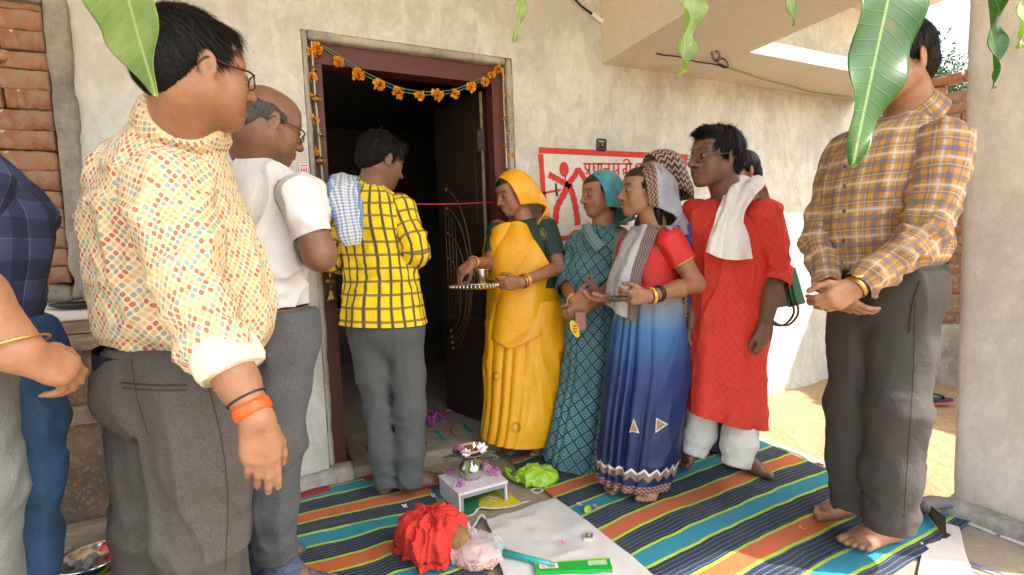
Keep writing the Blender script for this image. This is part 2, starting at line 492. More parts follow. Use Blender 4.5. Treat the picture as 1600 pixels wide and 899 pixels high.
def hair_mat():
    t = NT('black_hair'); n = t.noise(300, t.map(t.tc(), (1, 1, .2)), detail=3)
    c = t.ramp(n, [(.3, (.003, .0026, .0026)), (.7, (.009, .0075, .007))])
    return t.done(c, .5, t.bump(n, .4, .003), Specular_IOR_Level=.18)
HAIR = hair_mat()

def plaster(name, base, dirt, streak=.5, scale=1.0):
    t = NT(name); co = t.tc()
    big = t.noise(1.3*scale, co, detail=6, rough=.62)
    vs = t.noise(2.2*scale, t.map(co, (1.5, 1.5, .75)), detail=7, rough=.62, dist=.5)
    fine = t.noise(26*scale, co, detail=7, rough=.7)
    br = t.noise(6*scale, t.map(co, (1.2, 1.2, .6), rot=(0, .6, 0)), detail=6, rough=.66, dist=1.5)
    f = t.math('ADD', t.math('MULTIPLY', big, .5), t.math('MULTIPLY', vs, streak))
    f = t.math('ADD', f, t.math('MULTIPLY', t.math('SUBTRACT', br, .5), .35))
    f = t.math('ADD', f, t.math('MULTIPLY', t.math('SUBTRACT', fine, .5), .22))
    k = t.ramp(f, [(.34, dirt), (.50, tuple((a*2+b)/3 for a, b in zip(base, dirt))), (.62, base), (.8, tuple(min(.86, b*1.06) for b in base))])
    sp = t.ramp(t.voro(38*scale, co), [(.03, (.55,)*3), (.10, (1,)*3)])
    sp2 = t.mix(t.ramp(t.noise(6*scale), [(.55, 0), (.62, 1)]), (1, 1, 1), sp)
    c = t.mix(.7, k, t.mix(1, k, sp2, 'MULTIPLY'))
    sm_ = t.ramp(t.noise(3.2*scale, t.map(co, (1.3, 1.3, .8)), detail=8, rough=.72, dist=.8), [(.56, 0), (.70, .55)]); sm2 = t.ramp(t.noise(30*scale, t.map(co, (2.2, 2.2, .5)), detail=5), [(.42, .15), (.6, 1)])
    c = t.mix(t.math('MULTIPLY', sm_, sm2), c, tuple(.62*d_ for d_ in dirt))
    nm = t.bump(t.noise(60*scale, co, detail=8, rough=.7), .35, .006); nm = t.bump(br, .25, .006, nm)
    nm = t.bump(t.noise(5*scale, co, detail=4), .3, .03, nm)
    return t.done(c, .93, nm)

M = {}
M['wall'] = plaster('whitewashed_plaster', (.80, .795, .755), (.50, .48, .435), .28)
M['wall_low'] = plaster('rough_cement_plinth', (.50, .47, .41), (.26, .24, .20), .4, 2)
M['ceiling'] = plaster('cement_soffit', (.78, .73, .62), (.62, .56, .45), .15)
M['pillar'] = plaster('whitewashed_pillar', (.82, .80, .75), (.60, .57, .51), .35)
M['cement'] = plaster('grey_cement', (.36, .33, .28), (.17, .15, .125), .4, 2)
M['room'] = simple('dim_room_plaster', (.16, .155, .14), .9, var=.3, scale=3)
M['redframe'] = simple('red_oxide_frame_paint', (.105, .022, .014), .5, var=.25, scale=14, bump=.15)
M['darkwood'] = simple('dark_stained_wood', (.030, .019, .013), .35, var=.4, scale=8, bump=.1)
M['brass'] = simple('aged_brass', (.42, .27, .10), .38, 1.0, var=.3, scale=60)
M['steel'] = simple('stainless_steel', (.62, .60, .56), .22, 1.0, var=.08, scale=30)
M['iron'] = simple('dull_iron', (.20, .18, .16), .55, .7, var=.3, scale=30)
M['black'] = simple('black_plastic', (.018, .018, .018), .5)
M['white'] = simple('white_paint', (.78, .76, .72), .7)
M['redpaint'] = simple('red_wall_paint', (.60, .045, .030), .85, var=.28, scale=20, bump=.2, bscale=90)
M['blackpaint'] = simple('black_wall_paint', (.045, .042, .038), .85, var=.5, scale=40)
M['goldmetal'] = simple('gold', (.80, .50, .14), .28, 1.0, var=.1)
M['leafdark'] = simple('dark_green_leaf', (.05, .12, .025), .45, var=.3)
def brick_mat():
    t = NT('fired_clay_brick'); r = t.objrand(); co = t.tc()
    base = t.ramp(r, [(0, (.25, .092, .046)), (.3, (.35, .14, .066)), (.55, (.31, .155, .085)), (.8, (.38, .21, .12)), (1, (.24, .085, .046))])
    n = t.noise(18, co, detail=7, rough=.7); c = t.mix(t.ramp(n, [(.42, 0), (.7, 1)]), base, (.36, .23, .145))
    d = t.ramp(t.noise(7, co, detail=5), [(.55, 0), (.7, 1)]); c = t.mix(t.math('MULTIPLY', d, .55), c, (.27, .21, .17))
    w = t.ramp(t.noise(30, co, detail=4), [(.66, 0), (.70, 1)]); c = t.mix(t.math('MULTIPLY', w, .6), c, (.72, .68, .60))
    nm = t.bump(t.noise(45, co, detail=8, rough=.75), .6, .012); nm = t.bump(n, .4, .02, nm)
    return t.done(c, .93, nm)
M['brick'] = brick_mat()
def sand_mat():
    t = NT('dry_sand'); n = t.noise(2.2, detail=7, rough=.65); f = t.noise(70, detail=6, rough=.75)
    c = t.ramp(n, [(.3, (.34, .235, .125)), (.7, (.48, .35, .195))]); c = t.mix(t.ramp(f, [(.35, .55), (.6, 0)]), c, (.20, .135, .07))
    g = t.ramp(t.voro(55), [(.06, (.35,)*3), (.16, (1,)*3)])
    c = t.mix(.55, c, t.mix(1, c, g, 'MULTIPLY'))
    nm = t.bump(f, .7, .015); nm = t.bump(t.noise(11, detail=6), .7, .05, nm)
    return t.done(c, .95, nm)
M['sand'] = sand_mat()
def mud_mat():
    t = NT('mud_plastered_floor'); n = t.noise(3, detail=7, rough=.65); f = t.noise(40, detail=7, rough=.7)
    c = t.ramp(n, [(.32, (.27, .215, .15)), (.68, (.40, .335, .25))]); c = t.mix(t.ramp(f, [(.35, .5), (.6, 0)]), c, (.20, .155, .105))
    w = t.ramp(t.noise(17, detail=6), [(.60, 0), (.72, 1)]); c = t.mix(t.math('MULTIPLY', w, .3), c, (.55, .50, .42))
    return t.done(c, .93, t.bump(f, .4, .01, t.bump(n, .4, .04)))
M['mud'] = mud_mat()
def wood_old():
    t = NT('weathered_wood'); co = t.map(t.tc(), (1.5, 12, 12)); n = t.noise(4, co, detail=7, rough=.7)
    c = t.ramp(n, [(.3, (.16, .115, .075)), (.55, (.30, .23, .16)), (.75, (.42, .34, .25))])
    s = t.ramp(t.noise(9, detail=6), [(.5, 0), (.65, 1)]); c = t.mix(t.math('MULTIPLY', s, .6), c, (.12, .085, .055))
    return t.done(c, .88, t.bump(n, .5, .01))
M['oldwood'] = wood_old()
def rust_panel():
    t = NT('rusty_brown_sheet'); n = t.noise(5, detail=8, rough=.7); f = t.noise(38, detail=6, rough=.75)
    c = t.ramp(n, [(.3, (.085, .050, .032)), (.55, (.15, .095, .06)), (.75, (.22, .15, .10))])
    c = t.mix(t.ramp(f, [(.52, 0), (.68, .8)]), c, (.32, .24, .17))
    return t.done(c, .85, t.bump(f, .4, .006))
M['rust'] = rust_panel()
# ------------------------------------------------------------------ ground and house
def ground_sheet():
    n = 90; xs = np.concatenate([np.linspace(-150, -6, 12), np.linspace(-5, 9, n), np.linspace(10, 150, 12)])
    ys = np.concatenate([np.linspace(-150, -7, 12), np.linspace(-6, 5, n), np.linspace(6, 150, 12)])
    X, Y = np.meshgrid(xs, ys); P = np.stack([X, Y, 0*X], -1)
    q = P.reshape(-1, 3); z = -.075 + .022*fbm(q*1.7, 3) + .008*noise(q*9, 5)
    bank = np.exp(-((q[:, 1]+.05)/.22)**2)*(q[:, 0] > 2.6)*.05; z = z+bank
    inside = (q[:, 0] < 2.42) & (q[:, 1] > -4.6); z = np.where(inside, -.14, z)
    P[..., 2] = z.reshape(X.shape)
    return grid_mesh('sand_ground', P, np.stack([X, Y], -1), False, M['sand'], kind='structure')
ground_sheet()

def porch():
    n1, n2 = 120, 120; xs = np.linspace(-5, 2.45, n1); ys = np.linspace(-4.5, .02, n2)
    X, Y = np.meshgrid(xs, ys); q = np.stack([X, Y, 0*X], -1).reshape(-1, 3)
    z = -.008 + .004*fbm(q*3, 9); P = np.stack([X, Y, z.reshape(X.shape)], -1)
    # skirt down to the sand
    e = P[:, -1:].copy(); e[..., 2] = -.16; e[..., 0] += .012; P = np.concatenate([P, e], 1)
    f = P[:1].copy(); f[..., 2] = -.16; P = np.concatenate([f, P], 0)
    return grid_mesh('porch_floor', P, P[..., :2].copy(), False, M['mud'], kind='structure')
PORCH = porch()
band = MB(); band.box((2.385, -4.4, -.005), (2.455, -.02, .004)); BAND = band.build('edge_band', M['white'], PORCH)

house = empty('house', (2, .1, 0), 'whitewashed village house with open doorway and flat porch roof', 'house')
DX0, DX1, DZ = .154, 1.248, 2.205            # door opening
WX0, WX1, WZ0, WZ1 = -1.95, -.705, 1.0, 2.235  # bricked-up window
def wall_mesh():
    b = MB(); T = .24
    def w(x0, x1, z0, z1): b.box((x0, 0, z0), (x1, T, z1))
    w(-5.5, WX0, -.1, 3.9); w(WX0, WX1, -.1, WZ0); w(WX0, WX1, WZ1, 3.9); w(WX1, DX0, -.1, 3.9)
    w(DX0, DX1, DZ, 3.9); w(DX1, 4.85, -.1, 3.9)
    return b.build('wall', M['wall'], house)
wall_mesh()
# slightly proud rough plinth under the wall
def rough_box(name, lo, hi, mat, parent, amp=.006, h=.02, seed=1, rnd=.012):
    lo = np.array(lo, float); hi = np.array(hi, float); s = Sdf(lo-.05, hi+.05, h)
    X = s.ax[0][:, None, None]; Y = s.ax[1][None, :, None]; Z = s.ax[2][None, None, :]
    c = (lo+hi)/2; d = (hi-lo)/2-rnd
    qx, qy, qz = np.abs(X-c[0])-d[0], np.abs(Y-c[1])-d[1], np.abs(Z-c[2])-d[2]
    s.D = (np.sqrt(np.maximum(qx, 0)**2+np.maximum(qy, 0)**2+np.maximum(qz, 0)**2)+np.minimum(np.maximum(qx, np.maximum(qy, qz)), 0)-rnd).astype(np.float32)
    s.displace(lambda P: amp*fbm(P*14, seed)); me, _ = s.mesh(name)
    return obj(name, me, mat, parent)
rough_box('plinth', (-.55, -.045, -.05), (.27, .06, .078), M['wall_low'], house, seed=3, h=.015)
rough_box('door_sill', (.262, -.03, -.05), (1.26, .5, .062), M['mud'], house, amp=.004, seed=5)
# roof: low slab over the right bay, sun-shade ledge, high roof over the left bay
b = MB(); b.box((1.857, -2.35, 2.25), (2.595, -.001, 2.42)); b.build('roof_slab', M['ceiling'], house)
b = MB(); b.box((1.855, -3.3, 2.42), (2.05, -.001, 3.6)); b.build('roof_beam', M['ceiling'], house)
b = MB(); b.box((1.8552, -2.352, 2.2475), (1.8572, -.002, 2.42)); b.build('slab_edge', M['ceiling'], house)
b = MB(); b.box((2.5955, -.45, 2.2485), (4.35, -.001, 2.335)); b.build('sun_shade_ledge', M['ceiling'], house)
b = MB(); b.box((-5.4, -3.3, 3.6), (2.05, -.001, 3.72)); b.build('unseen_upper_roof', M['ceiling'], house)

b = MB(); b.box((2.06, -3.0, 3.4), (4.35, -1.1, 3.52)); b.build('unseen_upper_roof', M['ceiling'], house)  # added slab out of view, shaped to shade the porch but spare the ledge
b = MB(); b.box((2.0505, -.75, 2.98), (4.9, -.001, 3.10)); b.build('unseen_upper_roof', M['ceiling'], house)
# interior room
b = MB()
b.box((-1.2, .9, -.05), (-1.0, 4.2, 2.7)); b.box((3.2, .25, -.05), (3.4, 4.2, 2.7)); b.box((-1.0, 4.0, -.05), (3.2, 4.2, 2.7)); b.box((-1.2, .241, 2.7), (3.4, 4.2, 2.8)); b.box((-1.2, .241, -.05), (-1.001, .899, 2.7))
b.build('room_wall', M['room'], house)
b = MB(); b.box((-1.0, .5005, -.05), (3.2, 4.0, .06)); b.build('room_floor', M['mud'], house)
b = MB(); b.box((-.9, 2.6, .061), (.9, 3.9, .55)); b.box((-.95, 2.58, .5505), (.95, 3.95, .62), .02); b.build('bed', M['darkwood'], house)
b = MB(); b.box((1.62, 3.96, 1.1), (1.70, 3.999, 1.2), .004); b.build('switch_board', M['white'], house)

# door frame and leaf
FY0, FY1 = .045, .135
df = MB()
df.box((DX0+.028, FY0, .0605), (DX0+.088, FY1, DZ-.04)); LJ = df.build('door_jamb', M['redframe'], house)
df = MB(); df.box((DX1-.11, FY0, .0605), (DX1-.035, FY1, DZ-.04)); df.build('door_jamb', M['redframe'], house)
df = MB(); df.box((DX0+.0285, FY0-.004, DZ-.135), (DX1-.0355, FY1+.004, DZ-.037)); df.build('door_head', M['redframe'], house)
# plaster reveal returns
for nm, lo, hi in (('reveal', (DX0-.001, -.004, .079), (DX0+.0275, .16, DZ)), ('reveal', (DX1-.0345, -.003, .079), (DX1+.001, .16, DZ)), ('reveal', (DX0+.028, -.002, DZ-.0365), (DX1-.035, .16, DZ+.004))):
    rough_box(nm, lo, hi, M['wall_low'], house, amp=.004, h=.012, seed=8, rnd=.006)

hinge = V3(DX1-.115, .15, 0); leaf_dir = unit(V3(-.30, .96, 0)); leaf_n = unit(V3(-.96, -.30, 0)); LW = .50
door = empty('door', hinge, None); door.parent = house; door.matrix_parent_inverse = Matrix.Translation(-origin_of(house))
def dpt(s_, z, o=0): return hinge + leaf_dir*s_ + leaf_n*o + UP*z
def dbox(mb, s0, s1, z0, z1, o0, o1): mb.poly([dpt(s0, z0, o0), dpt(s1, z0, o0), dpt(s1, z1, o0), dpt(s0, z1, o0)], leaf_n, o1-o0)
def dobj(name, mb, mat):
    o = mb.build(name, mat); o.parent = door; o.matrix_parent_inverse = Matrix.Translation(-origin_of(door) ); return o
# door is already house-local: use straight world placement
door.matrix_parent_inverse = Matrix.Identity(4); door.location = Vector(hinge) - house.location
m_ = MB(); dbox(m_, 0, LW, .07, DZ-.145, -.018, .018); m_.build('door_leaf', M['darkwood'], door)
m_ = MB(); dbox(m_, -.0, .012, .07, DZ-.15, .0185, .03); m_.build('door_stile', M['oldwood'], door)
for z0, z1 in ((.18, .72), (.80, 1.2), (1.28, 1.92)):
    m_ = MB(); dbox(m_, .08, LW-.05, z0, z1, .0185, .026); m_.build('door_panel', M['darkwood'], door)
ORN = simple('dull_bronze_inlay', (.16, .095, .045), .5, .6, var=.3, scale=60)
for k, (s0, zc, hh, sag) in enumerate(((.10, 1.12, .52, .22), (.16, 1.08, .44, .20), (.22, 1.02, .34, .17), (.28, .96, .24, .12))):
    pts = [dpt(.42-sag*math.sin(a)*1.25, zc + hh*math.cos(a)*1.0 - .1, .032) for a in np.linspace(.15, math.pi-.15, 24)]
    m_ = MB(); m_.tube(pts, .0045, 6); m_.sphere(pts[0], .014, 8, 6); m_.sphere(pts[-1], .014, 8, 6); m_.build('door_ornament', ORN, door, sm=True)
for k in range(4):
    m_ = MB(); m_.tube([dpt(.30+.035*k, .70, .031), dpt(.30+.035*k, 1.30+.05*k, .031)], .0035, 6); m_.build('door_ornament', ORN, door, sm=True)
for z in (.5, 1.72):
    m_ = MB(); dbox(m_, -.02, .035, z, z+.12, .0305, .036); m_.sphere(dpt(.01, z+.03, .037), .006, 6, 5); m_.sphere(dpt(.01, z+.09, .037), .006, 6, 5); m_.build('hinge', M['iron'], door)
rb = MB(); p0 = aty(488, 310, .02); p1 = aty(778, 316, .06)
RIBBON = MB().tube([p0, *[p0+(p1-p0)*t+UP*(-.02*math.sin(math.pi*t)) for t in np.linspace(.1, .9, 9)], p1], .004, 6)
RIBBON.box((p0[0]-.03, -.012, p0[2]-.006), (p0[0]+.07, -.004, p0[2]+.008))

# bricked-up window
win = empty('window_infill', (0, 0, 0)); win.parent = house; win.location = Vector((-1.3, .03, 1.05)) - house.location
for nm, lo, hi in (('window_frame', (WX1-.07, -.022, WZ0+.002), (WX1+.004, .1, WZ1)), ('window_frame', (WX0, -.021, WZ1-.075), (WX1-.072, .1, WZ1+.004)), ('window_frame', (WX0, -.02, WZ0-.002), (WX1-.072, .1, WZ0+.062))):
    rough_box(nm, lo, hi, M['cement'], win, amp=.006, h=.014, seed=21, rnd=.01)
b = MB(); b.box((WX0, .16, WZ0), (WX1, .2, WZ1)); b.build('backing', M['darkwood'], win)
def brick_mesh(seed, L, W, Hh):
    random.seed(seed); s = Sdf((-L/2-.02, -W/2-.02, -Hh/2-.02), (L/2+.02, W/2+.02, Hh/2+.02), .0105)
    X = s.ax[0][:, None, None]; Y = s.ax[1][None, :, None]; Z = s.ax[2][None, None, :]; r = .004
    qx, qy, qz = np.abs(X)-L/2+r, np.abs(Y)-W/2+r, np.abs(Z)-Hh/2+r
    s.D = (np.sqrt(np.maximum(qx, 0)**2+np.maximum(qy, 0)**2+np.maximum(qz, 0)**2)+np.minimum(np.maximum(qx, np.maximum(qy, qz)), 0)-r).astype(np.float32)
    s.displace(lambda P: .0034*fbm(P*34+seed*3.7, seed) + .002*noise(P*80, seed)); return s.mesh('brick')[0]
BR = [brick_mesh(k, .225, .11, .068) for k in range(5)]
def put_brick(parent, c, mesh, sx=1, sz=1, rz=0.0, tilt=0.0):
    o = bpy.data.objects.new('brick', mesh); COL.objects.link(o)
    if len(mesh.materials) == 0: mesh.materials.append(M['brick'])
    o.parent = parent; o.location = Vector(c) - origin_of(parent); o.rotation_euler = (random.uniform(-.03, .03), tilt, rz); o.scale = (sx, 1, sz)
z = WZ0+.066; random.seed(4); row = 0
while z < WZ1-.085:
    hgt = random.uniform(.066, .082); x = WX1-.075
    while x > WX0+.1:
        L = random.choice((.225, .225, .21, .12)) if x < WX1-.1 else random.choice((.225, .14, .225, .19))
        sx = L/.225; put_brick(win, (x-L/2-.002, .062+random.uniform(-.01, .012), z+hgt/2), BR[row % 5 if L > .2 else (row+2) % 5], sx*.985, hgt/.0685, tilt=random.uniform(-.012, .012))
        x -= L+random.uniform(.001, .008); row += 1
    z += hgt+.0005
rough_box('window_sill', (-2.05, -.14, .925), (-.555, -.022, .972), M['white'], house, amp=.004, h=.014, seed=31, rnd=.012)
b = MB(); b.box((-2.0, -.115, .872), (-.565, -.005, .9245), .006); b.build('timber_bearer', M['oldwood'], house)

# far brick wall
bw = empty('brick_wall', (4.85, -1.6, -.06), 'exposed red brick boundary wall beyond the sunlit sand yard', 'wall')
b = MB(); b.box((4.865, -3.4, -.1), (5.04, -.02, 2.24)); b.build('mortar', M['cement'], bw)
random.seed(9); zi = 0; z = .42
while z < 2.32:
    y = -.03 - (zi % 2)*.11
    while y > -1.85:
        if not (z > 2.2 and random.random() < .35):
            put_brick(bw, (4.865-.006+random.uniform(-.008, .01)+.05, y-.115, z+.036), BR[random.randrange(5)], .98, 1.0, math.pi/2+random.uniform(-.02, .02))
        y -= .235
    z += .079; zi += 1
far = MB(); z = .42; zi = 0
while z < 2.2:
    y = -1.86-(zi % 2)*.11
    while y > -3.3: far.box((4.85, y-.225, z), (4.95, y, z+.068), .006); y -= .235
    z += .079; zi += 1
far.build('brick_course', M['brick'], bw, kind='stuff')
rough_box('plaster_base', (4.80, -3.3, -.1), (4.8645, -.03, .415), M['wall_low'], bw, amp=.012, h=.03, seed=41)

# pillar
PX, PY = 2.475, -1.53
pil = empty('pillar', (PX+.16, PY-.2, 0), 'pale whitewashed square porch pillar beside man in checked shirt', 'pillar')
rough_box('shaft', (PX, PY-.60, .02), (PX+.36, PY, 2.2485), M['pillar'], pil, amp=.003, h=.022, seed=51, rnd=.012)
rough_box('footing', (PX-.09, PY-.75, -.1), (PX+.42, PY+.02, .045), M['wall_low'], pil, amp=.01, h=.02, seed=52, rnd=.03)

# conduit, wire and hook under the slab
cw = empty('electric_wire', (2.3, -.05, 2.4), 'thin black electric wire looped along wall and slab from pale conduit', 'wire')
a0, a1, a2 = aty(890, -10, -.012), aty(925, 22, -.014), aty(996, 73, -.02)
MB().tube([a0, (a0+a1)/2+V3(0, 0, -.01), a1], .006, 6).build('cable', M['black'], cw, sm=True)
MB().tube([a1, (a1+a2)/2, a2], .014, 10).build('conduit', M['white'], cw, sm=True)
wp = [a2] + [atz(x, y, 2.2455-.006*s) for x, y, s in ((1030, 85, 1), (1060, 89, 1.5), (1090, 97, 1.5), (1118, 101, 1), (1135, 106, 1))]
MB().tube(catmull(wp, 40), .0045, 6).build('cable', M['black'], cw, sm=True)
gp = [atz(x, y, 2.24) for x, y in ((1135, 106), (1170, 117), (1200, 127), (1235, 135), (1262, 143), (1300, 149), (1330, 152))]
tw = catmull(gp, 90); k_ = np.arange(90)
MB().tube(tw, .0042, 6).build('cable', simple('green_twisted_wire', (.30, .42, .14), .5), cw, sm=True)
hk = [atz(x, y, 2.243) for x, y in ((1112, 82), (1114, 92), (1120, 96), (1124, 90), (1122, 82), (1118, 81))]
MB().tube(catmull(hk, 30), .006, 6).build('hook', M['iron'], cw, sm=True)
hk = [atz(x, y, 2.241) for x, y in ((1120, 98), (1130, 92), (1138, 104), (1130, 106), (1122, 100), (1140, 108))]
MB().tube(catmull(hk, 30), .004, 6).build('cable', M['black'], cw, sm=True)

# painted emblem on the wall (flat paint, 2-4 mm proud)
sg = empty('painted_wall_sign', (2.0, -.002, 1.4), 'red painted emblem board with figure and lettering on the wall', 'sign')
def stroke(mb, pts, w, off=.003):
    """flat brush stroke along photo pixels on the wall face"""
    P = [aty(x, y, 0) for x, y in pts]; P = catmull(P, max(8, 6*len(P))) if len(P) > 2 else np.array(P); n = len(P); L = []; Rr = []
    for i in range(n):
        d = unit(P[min(i+1, n-1)]-P[max(i-1, 0)]); s_ = np.array([-d[2], 0, d[0]])
        wi = w*(1+.12*math.sin(i*1.7))/2
        L.append(P[i]+s_*wi); Rr.append(P[i]-s_*wi)
    mb.poly([(*q[:1], -off, q[2]) for q in L] + [(*q[:1], -off, q[2]) for q in Rr[::-1]], (0, 1, 0), off+.002)
for nm, pts, w in (('frame_line', [(842, 235), (1074, 246)], .034), ('frame_line', [(844.5, 241), (849.5, 310), (853, 374)], .032), ('frame_line', [(1071, 250), (1068, 305)], .022), ('frame_line', [(851, 375), (900, 371)], .030), ('frame_line', [(844, 303), (876, 297)], .013)):
    m_ = MB(); stroke(m_, pts, w); m_.build(nm, M['redpaint'], sg)
q_ = [aty(x, y, 0) for x, y in ((846, 237), (1071, 247), (1068, 360), (852, 374))]
MB().poly([(p[0], -.0012, p[2]) for p in q_], (0, 1, 0), .003).build('panel', plaster('fresh_whitewash', (.84, .83, .80), (.66, .63, .57), .25), sg)
hc = aty(881, 265, 0)
m_ = MB(); m_.poly([(hc[0]+.032*math.cos(a), -.005, hc[2]+.044*math.sin(a)) for a in np.linspace(0, 6.283, 22, endpoint=False)], (0, 1, 0), .006); m_.build('figure_head', M['redpaint'], sg)
for pts, w in (([(857, 273), (872, 281), (886, 289)], .036), ([(886, 289), (897, 276), (903, 266), (912, 278), (916, 287)], .034), ([(888, 287), (880, 305), (870, 325), (868, 350)], .040), ([(889, 288), (896, 310), (901, 335), (903, 352)], .038)):
    m_ = MB(); stroke(m_, pts, w, .004); m_.build('figure_stroke', M['redpaint'], sg)
for pts, w in (([(868, 287), (870, 307)], .012), ([(883, 273), (883, 282)], .004)):
    m_ = MB(); stroke(m_, pts, w, .0045); m_.build('figure_stroke', M['blackpaint'], sg)
# Devanagari lettering, drawn stroke by stroke:  pra dha na mam tri aa ... na
def deva(x0, y0, strokes, sc, w=.0105):
    m_ = MB()
    for st in strokes: stroke(m_, [(x0+a*sc, y0+b*sc+a*sc*.05) for a, b in st], w, .003)
    return m_.build('letter', M['redpaint'], sg)
S = 1.75
LT = [(0, [[(0, 0), (7.5, 0)], [(5.5, 0), (5.5, 10)], [(2, 0), (2, 4), (3.5, 5.5), (5.5, 5)], [(5.5, 6), (2.5, 9)]]),
      (8, [[(0, 0), (7.5, 0)], [(5.5, 0), (5.5, 10)], [(1.8, 1), (1, 2.5), (2.5, 3.5), (1.2, 5), (2.5, 7), (5.5, 6)]]),
      (14, [[(0, 0), (4, 0)], [(2.2, 0), (2.2, 10)]]),
      (18, [[(0, 0), (7, 0)], [(5, 0), (5, 10)], [(5, 4.5), (1.2, 4.5), (1.5, 6)]]),
      (25.5, [[(0, 0), (8, 0)], [(6, 0), (6, 10)], [(1.8, 0), (1.8, 6), (1, 7.5), (2.6, 7.3), (6, 5)], [(4, -3), (4.4, -2.6)]]),
      (34, [[(0, 0), (6.5, 0)], [(4.5, 0), (4.5, 10)], [(4.5, 4), (1.5, 5.5), (2.3, 8)], [(4.5, 7), (1.5, 9.5)]]),
      (39.5, [[(0, 0), (4.5, 0)], [(2.5, 0), (2.5, 10)], [(2.5, 0), (.5, -3.5), (-2.5, -3), (-3.5, -1.5)]]),
      (45.5, [[(2, 0), (10, 0)], [(5.5, 0), (5.5, 10)], [(8.5, 0), (8.5, 10)], [(.5, 2), (2.5, 1.5), (1.5, 4), (3.5, 5.5), (1.5, 8), (0, 7)], [(2.5, 4.3), (5.5, 4.5)]]),
      (76.5, [[(0, 0), (8, 0)], [(6, 0), (6, 10)], [(1, 0), (1.2, 5), (3, 5), (3.2, 0)]])]
for dx, st in LT: deva(911+dx*S, 256, st, S)
for dx in (17, 27, 36): deva(926+dx*1.2, 285, [[(0, 0), (6, 0)], [(4, 0), (4, 8)], [(4, 4), (1, 5), (1.5, 7)]], 1.1, .006)
mk = empty('painted_number_mark', (2.0, -.002, 1.9), 'small black stencilled mark on wall above the red sign', 'wall mark')
for pts in ([(933, 218), (946, 219)], [(933, 218), (933, 235)], [(946, 219), (946, 235)], [(933, 235), (946, 235)], [(936, 222), (937, 231)], [(940, 222), (939, 227), (942, 231)], [(943, 222), (944, 232)], [(935, 232), (944, 231)]):
    m_ = MB(); stroke(m_, pts, .012, .003); m_.build('brush_mark', M['blackpaint'], mk)

# leaning old panel, plank and rubble under the window
pn = empty('old_door_panel', (-1.0, -.1, 0), 'old brown door panel with weathered wooden rails leaning under the window', 'panel')
rt = Matrix.Rotation(R_(-3), 3, 'X')
MB().box((-1.9, -.05, .09), (-.50, -.035, .868)).build('sheet', M['rust'], pn)
for lo, hi in (((-1.9, -.085, .50), (-.665, -.0505, .575)), ((-1.9, -.09, .80), (-.67, -.0505, .8675))): MB().box(lo, hi, .004).build('rail', M['oldwood'], pn)
pts = [aty(x, y, -.088) for x, y in ((158, 640), (182, 645), (210, 805), (186, 812))]
MB().poly([tuple(p) for p in pts], (0, 1, 0), .035).build('stile', M['oldwood'], pn)
pts = [aty(x, y, -.16) for x, y in ((40, 843), (219, 803), (222, 832), (40, 880))]
pk = MB().poly([tuple(p) for p in pts], (0, 1, 0), .05).build('weathered_plank', M['oldwood'], None, label='weathered grey timber plank along the foot of the brown panel', cat='plank')
# ------------------------------------------------------------------ people: one continuous skin surface per body
TONES = {'brown': (.35, .172, .094), 'deep': (.22, .112, .067), 'dark': (.175, .088, .053), 'light': (.40, .215, .125), 'mid': (.35, .165, .086)}
class Head:
    def __init__(s, c, face, pitch=0, roll=0, size=1.0):
        """c centre between the ears; face horizontal direction; pitch>0 looks down"""
        f = unit(face); l = unit(np.cross(UP, f)); p = R_(pitch)
        f2 = f*math.cos(p) - UP*math.sin(p); u = UP*math.cos(p) + f*math.sin(p)
        r = R_(roll); l2 = l*math.cos(r) + u*math.sin(r); u2 = u*math.cos(r) - l*math.sin(r)
        s.c = np.asarray(c, float); s.R = np.stack([f2, l2, u2], 1); s.s = size
    def p(s, f, l, u): return s.c + s.R @ (np.array([f, l, u])*s.s)
    def loc(s, P): return (np.asarray(P)-s.c) @ s.R / s.s

